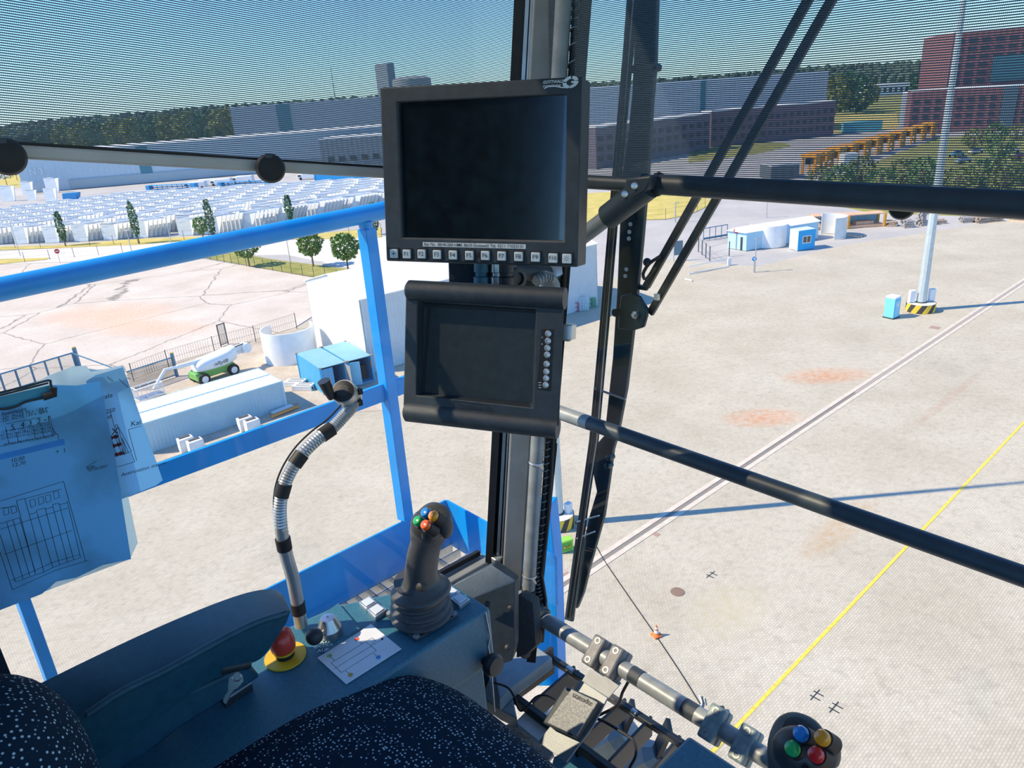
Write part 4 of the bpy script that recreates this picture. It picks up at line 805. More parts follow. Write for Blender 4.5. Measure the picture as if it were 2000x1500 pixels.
# ================================================================== WIPERS outside the front window
MWIP = mat('wiper_dark_steel', (0.012, 0.035, 0.050), 0.35, 0.2, var=0.4, scale=12, bump=0.1)
wf = lambda px, py, o=0.12: CF(px, py, o)
def outline(mb, left, right, o, th): return mb.prism([wf(*q, o) for q in left] + [wf(*q, o) for q in right[::-1]], V((0, th, 0)))
T = thing('window_wiper', 'long dark wiper blade and arm hanging outside the front window beside the monitor', 'wiper', wf(1110, 1215), 'cab')
part(T, 'blade', outline(MB(), [(1270, -640), (1232, -120), (1216, 100), (1196, 330), (1170, 640), (1150, 860), (1125, 1040), (1102, 1210)], [(1296, -640), (1252, -120), (1234, 100), (1212, 330), (1186, 640), (1166, 860), (1145, 1000), (1118, 1215)], 0.115, 0.006), MWIP, bevel=0.001)
part(T, 'blade_rubber', MB().tube([wf(1282, -640, 0.10), wf(1240, -120, 0.10), wf(1206, 330, 0.10), wf(1160, 860, 0.10), wf(1110, 1205, 0.10)], 0.0035, 8), MRUB)
part(T, 'blade_spine', MB().tube([wf(1290, -640, 0.112), wf(1247, -120, 0.112), wf(1209, 330, 0.112), wf(1166, 860, 0.112), wf(1112, 1205, 0.112)], 0.0012, 6), MALU, label='bright spring strip')
part(T, 'arm', outline(MB(), [(1240, -640), (1240, -120), (1242, 0), (1238, 90), (1236, 130), (1234, 180), (1226, 260), (1214, 340), (1205, 560), (1196, 700), (1180, 850), (1162, 870), (1158, 925), (1165, 960), (1150, 1010), (1124, 1130), (1120, 1180)], [(1350, -640), (1296, -120), (1282, 0), (1280, 60), (1278, 130), (1272, 200), (1264, 340), (1252, 480), (1236, 640), (1222, 760), (1205, 850), (1196, 880), (1188, 940), (1178, 1010), (1150, 1110), (1138, 1160), (1126, 1190)], 0.135, 0.010), MWIP, bevel=0.002)
for q in ((1236, 135), (1282, 132), (1158, 886), (1193, 892), (1190, 908)): part(T, 'pivot_bolt', MB().lathe([(0.006, -0.006), (0.006, 0.008), (0.002, 0.01)], wf(*q, 0.135), (0, -1, 0.1), 14), MWIP)
for q in ((1231, 438), (1229, 453), (1228, 466), (1223, 526), (1221, 539)): part(T, 'hole_rivet', MB().lathe([(0.0036, -0.001), (0.0034, 0.001)], wf(*q, 0.133), (0, -1, 0), 14), MWHT, label='bright round hole in the arm')
part(T, 'cross_strut', MB().tube([wf(1128, 1019, 0.112), wf(1170, 1007, 0.112)], 0.0015, 8).tube([wf(1126, 1052, 0.112), wf(1162, 1038, 0.112)], 0.0015, 8).tube([wf(1160, 758, 0.112), wf(1222, 780, 0.13)], 0.0022, 8), MALU)
part(T, 'mount_plate', MB().prism([wf(*q, 0.125) for q in ((1212, 578), (1232, 572), (1248, 580), (1262, 604), (1262, 618), (1256, 640), (1236, 646), (1206, 642))], V((0, 0.008, 0))), MWIP, bevel=0.002)
part(T, 'mount_bolt', MB().lathe([(0.007, -0.004), (0.007, 0.003), (0.0035, 0.004), (0.0035, 0.007)], wf(1241, 615, 0.122), (0, -1, 0.1), 6), MCHR); part(T, 'mount_bolt', MB().lathe([(0.007, -0.006), (0.007, 0.006)], wf(1205, 610, 0.125), (0, -1, 0.1), 16), MWIP)
T = thing('wiper_linkage', 'pair of slanting black wiper rods crossing the upper front window', 'wiper', wf(1270, 610), 'cab')
part(T, 'rod', MB().beam(wf(1861, -500, 0.14), wf(1262, 560, 0.14), 0.0125, 0.008, up=(0, -1, 0)), MBLK, bevel=0.001)
part(T, 'rod', MB().beam(wf(1914, -500, 0.14), wf(1270, 612, 0.14), 0.0125, 0.008, up=(0, -1, 0)), MBLK, bevel=0.001)
part(T, 'elbow', MB().tube(smooth_pts([wf(1290, 500, 0.13), wf(1268, 515, 0.13), wf(1256, 535, 0.13), wf(1262, 545, 0.13), wf(1280, 520, 0.13)], 3), 0.0028, 8).ell(wf(1264, 512, 0.13), (0.007, 0.007, 0.007)), MBLK)
part(T, 'end_clip', MB().box(wf(1283, 580, 0.13), (0.008, 0.006, 0.010)), MALU)
part(T, 'cross_plate', MB().prism([wf(*q, 0.14) for q in ((1216, 550), (1262, 560), (1262, 568), (1216, 560))], V((0, 0.006, 0))), MWIP)
# ================================================================== OUTSIDE GALLERY with blue railing
gr = -1.72; gz = -1.36
T = thing('gallery_railing', 'bright blue steel railing of the gallery outside the side window', 'railing', (gr, 0.6, gz), 'cab')
ta, tb = Cr(-250, 620, gr), Cr(745, 416, gr); td = (tb - ta).normalized()
tz = Cr(400, 488, gr).z
tr0, tr1 = V((gr, -0.35, tz)), V((gr, 1.30, tz))
part(T, 'top_rail', MB().tube([Cr(-60, 578, gr) - (Cr(745, 412, gr) - Cr(-60, 578, gr)).normalized() * 0.2, Cr(745, 412, gr), Cr(800, 398, gr)], 0.0235, 28), MBLUE)
ma_, mb_ = Cr(0, 1016, gr), Cr(795, 749, gr)
ma_ = Cr(312, 925, gr); md_ = (mb_ - ma_).normalized()
part(T, 'middle_rail', MB().beam(ma_ - md_ * 0.8, mb_ + md_ * 0.03, 0.014, 0.052), MBLUE, bevel=0.002)
part(T, 'post', MB().beam(Cr(716, 446, gr), Cr(792, 1012, gr), 0.038, 0.034, up=(1, 0.2, 0)).tube([Cr(713, 432, gr), Cr(718, 466, gr)], [0.021, 0.012], 12), MBLUE, bevel=0.002)
part(T, 'post', MB().beam(Cr(-55, 900, gr), Cr(102, 1330, gr), 0.024, 0.024, up=(1, 0.2, 0)), MBLUE, bevel=0.002)
tA, tB = Cr(871, 977, gr), Cr(529, 1147, gr); tdn = (tB - tA).normalized()
part(T, 'toe_board', MB().prism([tA, tB + tdn * 1.3, tB + tdn * 1.3 - ZU * 0.17, tA - ZU * 0.17], XR * -0.006), MBLUE)
tE = V((Cv(1084, 1120, tA.y).x, tA.y, tA.z))
part(T, 'end_toe_board', MB().prism([tA, tE, tE - ZU * 0.17, tA - ZU * 0.17], V((0, 0.006, 0))), MBLUE)
zf = tA.z - 0.165
T = thing('gallery_grating', 'galvanised steel grating floor of the gallery, behind the left joystick', 'grating', (gr, 0.6, zf), 'cab')
mb = MB(); y0_, y1_ = -0.5, tA.y - 0.01
k = 0
for i in range(11): mb.beam((gr + 0.02 + i * 0.042, y0_, zf), (gr + 0.02 + i * 0.042, y1_, zf), 0.004, 0.03)
part(T, 'bearing_bars', mb, MALU)
mb = MB()
for i in range(int((y1_ - y0_) / 0.04)): mb.beam((gr + 0.02, y0_ + i * 0.04, zf + 0.006), (-1.27, y0_ + i * 0.04, zf + 0.006), 0.004, 0.018)
part(T, 'cross_bars', mb, MALU)
# blue column of the cab support right of the pillar
T = thing('support_column', 'blue steel plate edge outside, just right of the corner pillar', 'column', Cd(1080, 1335, 1.75), 'cab')
part(T, 'plate', MB().prism([Cd(*q, 1.85) for q in ((1040, 990), (1073, 990), (1083, 1090), (1086, 1180), (1091, 1340), (1030, 1340))], V((-0.02, 0.05, 0))), MBLUE, bevel=0.002)
part(T, 'side_flange', MB().prism([Cd(*q, 1.83) for q in ((1062, 1078), (1078, 1086), (1083, 1092), (1085, 1185), (1060, 1172))], V((0, 0.01, 0))), mat('gallery_blue_light', (0.04, 0.30, 0.75), 0.4), bevel=0.001)
# ================================================================== THE PLACE OUTSIDE (world axes, ground at z = 0)
rng = random.Random(7)
DK = (G(2000, 548) - G(1090, 1150)).normalized()      # direction of the quay edge
DQ = V((-DK.y, DK.x, 0))
def groundmat(name, c, c2, brick=None, stains=(), crack=None, rough=0.85, nscale=0.25, fine=6.0):
    m, n, out = newmat(name); L = n.links.new; g = N(n, 'ShaderNodeNewGeometry'); p = N(n, 'ShaderNodeBsdfPrincipled'); p.inputs['Roughness'].default_value = rough; p.inputs['Specular IOR Level'].default_value = 0.15
    no = N(n, 'ShaderNodeTexNoise'); no.inputs['Scale'].default_value = nscale; no.inputs['Detail'].default_value = 9; no.inputs['Roughness'].default_value = 0.65; L(g.outputs['Position'], no.inputs['Vector'])
    cr = N(n, 'ShaderNodeValToRGB'); cr.color_ramp.elements[0].position = 0.35; cr.color_ramp.elements[1].position = 0.65; cr.color_ramp.elements[0].color = (*c, 1); cr.color_ramp.elements[1].color = (*c2, 1)
    L(no.outputs[0], cr.inputs[0]); col = cr.outputs[0]
    def mul(col, fac_sock, colr):
        mx = N(n, 'ShaderNodeMixRGB'); mx.inputs[2].default_value = (*colr, 1); L(fac_sock, mx.inputs[0]); L(col, mx.inputs[1]); return mx.outputs[0]
    nf = N(n, 'ShaderNodeTexNoise'); nf.inputs['Scale'].default_value = fine; nf.inputs['Detail'].default_value = 4; L(g.outputs['Position'], nf.inputs['Vector'])
    rf = N(n, 'ShaderNodeMapRange'); rf.inputs[1].default_value = 0.5; rf.inputs[2].default_value = 0.8; rf.inputs[4].default_value = 0.5; L(nf.outputs[0], rf.inputs[0]); col = mul(col, rf.outputs[0], [q * 0.7 for q in c])
    if brick:
        mp = N(n, 'ShaderNodeMapping'); mp.inputs['Rotation'].default_value = (0, 0, -math.atan2(DK.y, DK.x)); L(g.outputs['Position'], mp.inputs[0])
        br = N(n, 'ShaderNodeTexBrick'); br.inputs['Scale'].default_value = 1.0; br.inputs['Brick Width'].default_value = brick; br.inputs['Row Height'].default_value = brick / 2; br.inputs['Mortar Size'].default_value = brick * 0.05
        br.inputs['Color1'].default_value = (0.62, 0.62, 0.62, 1); br.inputs['Color2'].default_value = (1, 1, 1, 1); br.inputs['Mortar'].default_value = (0.0, 0.0, 0.0, 1); L(mp.outputs[0], br.inputs[0])
        mr = N(n, 'ShaderNodeMapRange'); mr.inputs[3].default_value = 0.72; mr.inputs[4].default_value = 1.06; L(br.outputs[0], mr.inputs[0])
        mm = N(n, 'ShaderNodeMixRGB'); mm.blend_type = 'MULTIPLY'; mm.inputs[0].default_value = 1; L(col, mm.inputs[1]); L(mr.outputs[0], mm.inputs[2]); col = mm.outputs[0]
    if crack:
        nd = N(n, 'ShaderNodeTexNoise'); nd.inputs['Scale'].default_value = 0.5; nd.inputs['Detail'].default_value = 6; L(g.outputs['Position'], nd.inputs['Vector'])
        mv = N(n, 'ShaderNodeMixRGB'); mv.blend_type = 'ADD'; mv.inputs[0].default_value = 5.0; L(g.outputs['Position'], mv.inputs[1]); L(nd.outputs['Color'], mv.inputs[2])
        vo = N(n, 'ShaderNodeTexVoronoi'); vo.feature = 'DISTANCE_TO_EDGE'; vo.inputs['Scale'].default_value = crack; L(mv.outputs[0], vo.inputs['Vector'])
        lt = N(n, 'ShaderNodeMapRange'); lt.inputs[1].default_value = 0.008; lt.inputs[2].default_value = 0.0; lt.inputs[3].default_value = 0; lt.inputs[4].default_value = 0.75; L(vo.outputs[0], lt.inputs[0]); col = mul(col, lt.outputs[0], (0.12, 0.11, 0.10))
    for (pt, dv, a, b, sc) in stains:
        sb = N(n, 'ShaderNodeVectorMath', operation='SUBTRACT'); sb.inputs[1].default_value = tuple(pt); L(g.outputs['Position'], sb.inputs[0])
        ds = []
        for ax, r in ((dv, a), (V((-dv.y, dv.x, 0)), b)):
            q = N(n, 'ShaderNodeVectorMath', operation='DOT_PRODUCT'); q.inputs[1].default_value = tuple(ax / r); L(sb.outputs[0], q.inputs[0]); s2 = N(n, 'ShaderNodeMath', operation='POWER'); s2.inputs[1].default_value = 2; ab = N(n, 'ShaderNodeMath', operation='ABSOLUTE'); L(q.outputs['Value'], ab.inputs[0]); L(ab.outputs[0], s2.inputs[0]); ds.append(s2)
        ad = N(n, 'ShaderNodeMath', operation='ADD'); L(ds[0].outputs[0], ad.inputs[0]); L(ds[1].outputs[0], ad.inputs[1])
        rg = N(n, 'ShaderNodeMapRange'); rg.inputs[1].default_value = 1.0; rg.inputs[2].default_value = 0.0; rg.inputs[3].default_value = 0; rg.inputs[4].default_value = 1; L(ad.outputs[0], rg.inputs[0])
        ns = N(n, 'ShaderNodeMapRange'); ns.inputs[1].default_value = 0.25; ns.inputs[2].default_value = 0.6; L(no.outputs[0] if False else nf.outputs[0], ns.inputs[0])
        mu = N(n, 'ShaderNodeMath', operation='MULTIPLY'); L(rg.outputs[0], mu.inputs[0]); L(ns.outputs[0], mu.inputs[1]); m3 = N(n, 'ShaderNodeMath', operation='MULTIPLY'); m3.inputs[1].default_value = 0.62; L(mu.outputs[0], m3.inputs[0]); col = mul(col, m3.outputs[0], sc)
    L(col, p.inputs['Base Color']); L(p.outputs[0], out.inputs[0]); return m
RUST = (0.62, 0.25, 0.10)
st = [(G(1615, 733), V((1, 0, 0)), 4.5, 2.2, RUST), (G(1490, 815), V((1, 0, 0)), 3.6, 2.0, RUST), (G(1640, 1030), DK, 5, 1.2, (0.5, 0.35, 0.2)), (G(1850, 780), DK, 9, 0.5, (0.45, 0.33, 0.25)), (G(1420, 1190), DK, 3, 2, (0.52, 0.48, 0.32))]
MPAVE = groundmat('brick_paving', (0.50, 0.465, 0.365), (0.60, 0.565, 0.46), 0.24, st, None, 0.9, 0.12, 2.0)
MCONC = groundmat('pale_concrete', (0.58, 0.52, 0.44), (0.68, 0.63, 0.55), None, [(G(215, 615), V((1, -0.35, 0)).normalized(), 12, 7, (0.80, 0.42, 0.24)), (G(290, 640), V((1, -0.35, 0)).normalized(), 10, 4, (0.80, 0.42, 0.24))], 0.055, 0.9, 0.15, 3.0)
MROAD = groundmat('grey_asphalt', (0.42, 0.42, 0.41), (0.52, 0.51, 0.49), None, (), None, 0.9, 0.08)
MROAD2 = groundmat('light_road', (0.66, 0.63, 0.58), (0.76, 0.73, 0.68), None, (), None, 0.9, 0.08)
MGRASS = groundmat('dry_grass', (0.46, 0.42, 0.11), (0.66, 0.54, 0.20), None, (), None, 1.0, 0.35, 4.0)
MGRASSG = groundmat('green_grass', (0.22, 0.26, 0.07), (0.42, 0.38, 0.13), None, (), None, 1.0, 0.3, 4.0)
MDIRT = groundmat('brown_dirt', (0.46, 0.40, 0.32), (0.60, 0.53, 0.44), None, (), None, 1.0, 0.4, 3.0)
def slab(name, pts, z, m, label=None):
    P_ = [G(*p) if len(p) == 2 else V(p) for p in pts]; P_ = [V((p.x, p.y, z)) for p in P_]
    return struct(name, MB().prism(P_, V((0, 0, -0.02))), m, P_[0], label=label, smooth=False)
slab('ground', [(-3500, -500, 0), (3500, -500, 0), (3500, 3500, 0), (-3500, 3500, 0)], -0.12, MGRASSG)
slab('asphalt_yard', [(-700, 20, 0), (-60, 30, 0), (60, 60, 0), (260, 110, 0), (260, 300, 0), (60, 380, 0), (-200, 560, 0), (-700, 560, 0)], -0.08, MROAD)
slab('paved_quay', [(-130, -60, 0), (130, -60, 0), (190, 110, 0), (2620, 420), (2000, 424), (1650, 478), (1480, 520), (1290, 505), (1165, 560), (760, 560), (575, 640), (240, 735), (-300, 880)], -0.03, MPAVE)
slab('concrete_yard', [(-300, 575), (0, 517), (380, 503), (482, 520), (560, 533), (646, 548), (700, 560), (575, 640), (240, 735), (0, 780), (-300, 870)], -0.01, MCONC)
slab('road', [(-300, 530), (0, 491), (360, 470), (745, 462), (900, 455), (900, 500), (720, 530), (560, 497), (380, 500), (0, 516), (-300, 572)], -0.05, MROAD2)
slab('grass_strip', [(-200, 500), (0, 488), (114, 484), (266, 478), (361, 470), (623, 467), (745, 463), (745, 444), (623, 456), (361, 463), (266, 467), (114, 479), (0, 482), (-200, 490)], 0.0, MGRASS)
slab('grass_strip', [(385, 501), (456, 492), (530, 506), (640, 520), (735, 532), (720, 545), (646, 547), (560, 532), (482, 518)], 0.0, MGRASSG)
slab('grass_strip', [(-60, 520), (0, 516), (90, 507), (98, 503), (0, 506), (-60, 510)], 0.0, MGRASS)
slab('grass_lawn', [(1236, 430), (1300, 428), (1345, 420), (1392, 398), (1375, 372), (1240, 372), (1100, 380), (1100, 440)], 0.0, MGRASS)
slab('grass_lawn', [(1345, 318), (1480, 300), (1545, 285), (1530, 278), (1440, 276), (1345, 290)], -0.05, MGRASSG)
slab('grass_lawn', [(1618, 262), (1756, 250), (1752, 222), (1628, 222)], -0.05, MGRASS)
slab('grass_lawn', [(1590, 392), (1560, 372), (1700, 320), (1830, 268), (2100, 260), (2300, 380), (1990, 425), (1700, 415)], -0.06, MGRASSG)
slab('dirt_strip', [(240, 738), (575, 643), (640, 650), (716, 700), (760, 800), (560, 815), (300, 905), (120, 950)], -0.005, MDIRT)
slab('dry_verge', [(0, 352), (28, 340), (50, 345), (52, 362), (0, 372), (-100, 380), (-100, 350)], -0.05, MGRASS)
# paint and drain lines
def lineslab(name, a, b, w, z, m, off=0.0, label=None, cat=None):
    a = G(*a); b = G(*b); d = (b - a).normalized(); q = V((-d.y, d.x, 0)); a += q * off; b += q * off
    P_ = [a - q * w / 2, b - q * w / 2, b + q * w / 2, a + q * w / 2]; P_ = [V((p.x, p.y, z)) for p in P_]
    return struct(name, MB().prism(P_, V((0, 0, -0.02))), m, P_[0], smooth=False, label=label)
MLN = mat('pale_kerb_concrete', (0.64, 0.58, 0.48), 0.8, var=0.1, scale=2)
lineslab('drain_kerb', (2200, 418), (1040, 1182), 0.34, -0.005, MLN, 0.33)
lineslab('drain_kerb', (2200, 418), (1040, 1182), 0.34, -0.005, MLN, -0.33)
a_, b_ = G(2200, 418), G(1040, 1182); dl = (b_ - a_).normalized(); ql = V((-dl.y, dl.x, 0))
lineslab('drain_channel', (2200, 418), (1040, 1182), 0.22, -0.008, mat('drain_iron', (0.40, 0.37, 0.32), 0.7), 0)
mb = MB(); nseg = 150; a0 = G(1560, 860)
for i in range(330):
    c = G(1060, 1168) - dl * (i * 0.11)
    for s in (-1, 1): mb.box((c.x + ql.x * s * 0.055, c.y + ql.y * s * 0.055, -0.018), (0.06, 0.06, 0.03))
solo('drain_slots', 'rows of dark slots in the drain channel running across the quay', 'drain', mb, MINK, G(1060, 1168), kind='stuff', smooth=False)
lineslab('yellow_line', (2250, 560), (1380, 1480), 0.16, -0.015, mat('yellow_road_paint', (0.85, 0.62, 0.08), 0.7, var=0.2, scale=6))
for i, (q, r, l) in enumerate((((1323, 1156), 0.36, 'round manhole cover in the paving above the orange cone'),)):
    solo('manhole_cover', l, 'manhole cover', MB().lathe([(r, 0), (r, 0.02), (r * 0.8, 0.025)], G(*q, -0.02), seg=24), mat('manhole_iron', (0.25, 0.17, 0.12), 0.7), G(*q))
for q, l in (((1826, 640), 'reddish square cover beside the far striped mast base'), ((1108, 1130), 'reddish square patch near the striped base of the nearer mast'), ((1282, 1044), 'small grey grate on the drain line')):
    c = G(*q, -0.03); s = 0.9 if q[0] != 1282 else 0.35
    solo('ground_cover', l, 'cover', MB().box(c, (s, s, 0.03), Matrix.Rotation(math.atan2(DK.y, DK.x), 3, 'Z')), mat('cover_brown', (0.40, 0.27, 0.22), 0.8), c)
for q, l in (((1388, 1122), 'dark cross marks in the paving left of the yellow line'), ((1592, 1357), 'dark cross marks in the paving right of the yellow line'), ((1629, 1381), 'second dark cross mark nearer the right joystick')):
    c = G(*q, -0.025); mb = MB()
    for k in (-1, 1): mb.beam(c + DK * 0.16 * k - DQ * 0.3, c + DK * 0.16 * k + DQ * 0.15, 0.05, 0.02)
    mb.beam(c - DK * 0.4, c + DK * 0.4, 0.04, 0.02); solo('paving_mark', l, 'mark', mb, MPAINT, c)
# ---- containers and buildings
def wallmat(name, c, d, pitch=0.3, depth=0.6): return corrugated(name, c, pitch, tuple(d), 0.55, depth)
def hexa(A, B, depth, h, z0=0.0):     # near bottom edge A->B, depth away from the camera
    d = (B - A).normalized(); q = V((-d.y, d.x, 0)); q = q if q.dot(A) > 0 else -q
    return [V((p.x, p.y, z0)) for p in (A, B, B + q * depth, A + q * depth)], d, q
def container(name, label, A, B, W, H, col, roofc, group=None, posts=None, doors=None, cat='container'):
    P_, d, q = hexa(A, B, W, H); T = thing(name, label, cat, P_[0], group=group)
    part(T, 'body', MB().prism(P_, V((0, 0, H - 0.06))), wallmat('ribbed_' + name, col, d), smooth=False)
    part(T, 'roof', MB().prism([p + V((0, 0, H - 0.06)) for p in P_], V((0, 0, 0.06))), wallmat('roof_' + name, roofc, d, 0.45, 0.35), smooth=False)
    fm = mat('frame_' + name, posts or [min(1, x * 1.1) for x in col], 0.6)
    for p in P_: part(T, 'corner_post', MB().box((p.x, p.y, H / 2), (0.17, 0.17, H + 0.03)), fm)
    mb = MB()
    for i in range(4): mb.beam(P_[i] + ZU * (H - 0.04), P_[(i + 1) % 4] + ZU * (H - 0.04), 0.1, 0.12)
    part(T, 'top_rails', mb, fm); return T, P_, d, q
A, B = G(296, 884), G(560, 797)
A = B + (A - B).normalized() * 12.19
T, P_, d, q = container('shipping_container', 'white roofed long container with grey blue side, nearest of the pair in the yard', A, B, 2.44, 2.6, (0.42, 0.60, 0.68), (0.85, 0.86, 0.86))
A2, B2 = A + q * 2.66, B + q * 2.66
container('shipping_container', 'white roofed long container close behind the nearest one', A2, B2, 2.44, 2.6, (0.42, 0.60, 0.68), (0.85, 0.86, 0.86))
Nn, Ll, Rr = G(634, 771), G(582, 734), G(737, 742)
dl_ = (Ll - Nn); dl_ = dl_.normalized() * 6.06; dr = (Rr - Nn).normalized() * 2.44
MCB = (0.07, 0.42, 0.72)
for i, lb in enumerate(('blue container with closed door beside the round white shell, left of the blue pair', 'blue container with its door open, right of the blue pair')):
    a = Nn + dr * i * 1.09
    T = thing('shipping_container', lb, 'container', a, group='blue containers by the shed')
    sq = [a, a + dr, a + dr + dl_, a + dl_]; H = 2.6
    m = wallmat('ribbed_blue', MCB, dl_.normalized(), 0.34, 0.9)
    mb = MB()
    n2 = a
    for (u_, v_) in (((sq[0]), (sq[3])), (sq[3], sq[2]), (sq[2], sq[1])): mb.beam(u_ + ZU * H / 2, v_ + ZU * H / 2, 0.05, H - 0.1)
    mb.prism([p + ZU * 0.02 for p in sq], ZU * 0.1); part(T, 'body', mb, m, smooth=False)
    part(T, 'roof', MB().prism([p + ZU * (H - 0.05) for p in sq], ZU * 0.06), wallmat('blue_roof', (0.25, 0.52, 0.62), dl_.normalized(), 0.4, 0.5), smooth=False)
    fm = mat('rusty_frame', (0.45, 0.30, 0.24), 0.7)
    for p in sq: part(T, 'corner_post', MB().box((p.x, p.y, H / 2), (0.16, 0.16, H + 0.04)), mat('container_blue', MCB, 0.5)); part(T, 'corner_casting', MB().box((p.x, p.y, H), (0.2, 0.2, 0.14)), fm)
    dn = dr.normalized(); out_ = -dl_.normalized()
    dm = mat('door_blue', (0.06, 0.36, 0.66), 0.5)
    if i == 0:
        part(T, 'door', MB().beam(sq[0] + ZU * 1.3 + out_ * 0.03 + dn * 0.05, sq[0] + dn * 1.15 + ZU * 1.3 + out_ * 0.03, 0.05, 2.3), dm)
        for k in (0.35, 0.8): part(T, 'lock_rod', MB().tube([sq[0] + dn * k + out_ * 0.1 + ZU * 0.2, sq[0] + dn * k + out_ * 0.1 + ZU * 2.4], 0.025, 8), MALU)
        part(T, 'door', MB().beam(sq[1] + ZU * 1.3 - dn * 0.05, sq[1] + ZU * 1.3 - dn * 0.02 + out_ * 1.1, 0.05, 2.3), mat('door_grey', (0.30, 0.33, 0.34), 0.6), label='grey open door leaf')
    else:
        part(T, 'door', MB().beam(sq[0] + ZU * 1.3 + out_ * 0.03 + dn * 0.1, sq[0] + dn * 1.0 + ZU * 1.3 + out_ * 0.45, 0.05, 2.3), mat('door_pale_blue', (0.20, 0.55, 0.75), 0.5), label='pale blue door leaf half open')
        part(T, 'inner_load', MB().box(sq[0] + dr * 0.75 + dl_ * 0.15 + ZU * 0.9, (0.5, 0.5, 1.4)), MPAINT)
T = thing('hanging_jacket', 'small orange piece hanging at the open blue container', 'jacket', Rr, None)
part(T, 'cloth', MB().ell(Rr - dr * 0.12 + dl_ * 0.02 + ZU * 1.75, (0.14, 0.14, 0.45)), mat('orange_cloth', (0.75, 0.22, 0.03), 0.8))
# large shed
W1 = G(722, 730); W2 = G(1168, 596); e = (W2 - W1).normalized()
h1 = top_z(W1, 704, 586); rr_ = ray(564, 574)
# far-left corner: on the line from W1 perpendicular to the front wall whose top is seen at (565,573)
q = V((-e.y, e.x, 0)); q = q if q.y > 0 else -q
best = min((abs((W1.x + q.x * t) / (W1.y + q.y * t) - rr_.x / rr_.y), t) for t in [x * 0.25 for x in range(8, 200)])
DS = 12.5
HS = 5.6
T = thing('storage_shed', 'big white corrugated shed with white roof behind the monitors', 'shed', W1)
HS = h1
base = [W1, W2, W2 + q * DS, W1 + q * DS]
base = [V((p.x, p.y, 0)) for p in base]
MSHED = wallmat('shed_cladding_shaded', (0.66, 0.72, 0.75), e, 0.35, 0.8)  # darker, bluer copy: the front wall's shade is put into the colour
MSHEDQ = wallmat('shed_cladding_sunlit', (0.80, 0.82, 0.82), q, 0.35, 0.5)  # lighter copy: sunlight on the gable is put into the colour
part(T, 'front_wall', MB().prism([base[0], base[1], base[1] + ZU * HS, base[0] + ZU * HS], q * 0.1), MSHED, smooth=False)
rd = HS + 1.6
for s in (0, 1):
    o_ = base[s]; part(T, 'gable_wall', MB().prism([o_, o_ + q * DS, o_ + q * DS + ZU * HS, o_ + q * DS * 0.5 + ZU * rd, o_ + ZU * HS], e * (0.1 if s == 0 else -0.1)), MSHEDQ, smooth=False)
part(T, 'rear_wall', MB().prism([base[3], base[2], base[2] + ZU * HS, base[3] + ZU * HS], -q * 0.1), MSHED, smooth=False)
mb = MB(); a = -e * 0.15; b = e * 0.15
for k in (0, 1):
    e0_ = -q * 0.2 if k == 0 else q * (DS + 0.2); mb.prism([base[0] + e0_ + a + ZU * (HS - 0.02), base[1] + e0_ + b + ZU * (HS - 0.02), base[1] + q * DS * 0.5 + b + ZU * (rd + 0.02), base[0] + q * DS * 0.5 + a + ZU * (rd + 0.02)], ZU * 0.1)
part(T, 'roof', mb, mat('white_roofing', (0.86, 0.87, 0.87), 0.6, var=0.04, scale=1), smooth=False)
part(T, 'side_door', MB().beam(W1 + e * 1.0 + ZU * 1.1 - q * 0.03, W1 + e * 2.2 + ZU * 1.1 - q * 0.03, 0.05, 2.2), mat('shed_door', (0.55, 0.62, 0.66), 0.5))
# white shells (open curved walls)
def shell(name, label, c, r, h, a0, a1, col=(0.82, 0.84, 0.84), group=None, cut=0.0):
    T = thing(name, label, 'curved wall', c, group=group); mb = MB(); seg = 40; th = 0.12; b = 0
    for k in range(seg + 1):
        a = a0 + (a1 - a0) * k / seg; t = k / seg; hh = h * (1 - cut * max(0, (t - 0.5) * 2)); ca, sa = math.cos(a), math.sin(a)
        mb.v += [V((c.x + r * ca, c.y + r * sa, 0)), V((c.x + r * ca, c.y + r * sa, hh)), V((c.x + (r - th) * ca, c.y + (r - th) * sa, hh)), V((c.x + (r - th) * ca, c.y + (r - th) * sa, 0))]
    for k in range(seg):
        o = 4 * k
        for i in range(4): mb.f.append((o + i, o + (i + 1) % 4, o + 4 + (i + 1) % 4, o + 4 + i))
    mb.f += [(0, 3, 2, 1), (4 * seg, 4 * seg + 1, 4 * seg + 2, 4 * seg + 3)]
    part(T, 'shell', mb, mat('shell_' + name, col, 0.6, var=0.08, scale=0.8))
    return T
c = G(570, 698); shell('tank_shell', 'white open round shell standing beside the blue containers', c, 2.75, 3.4, math.radians(-215), math.radians(40))
c = G(1499, 478); shell('tank_shell', 'white curved shell in front of the gatehouse roof', c, 2.75, 3.3, math.radians(-200), math.radians(15))
c = G(1618, 462); shell('tank_shell', 'grey white half shell right of the blue booth', c, 2.6, 3.3, math.radians(-95), math.radians(95), (0.70, 0.72, 0.70))
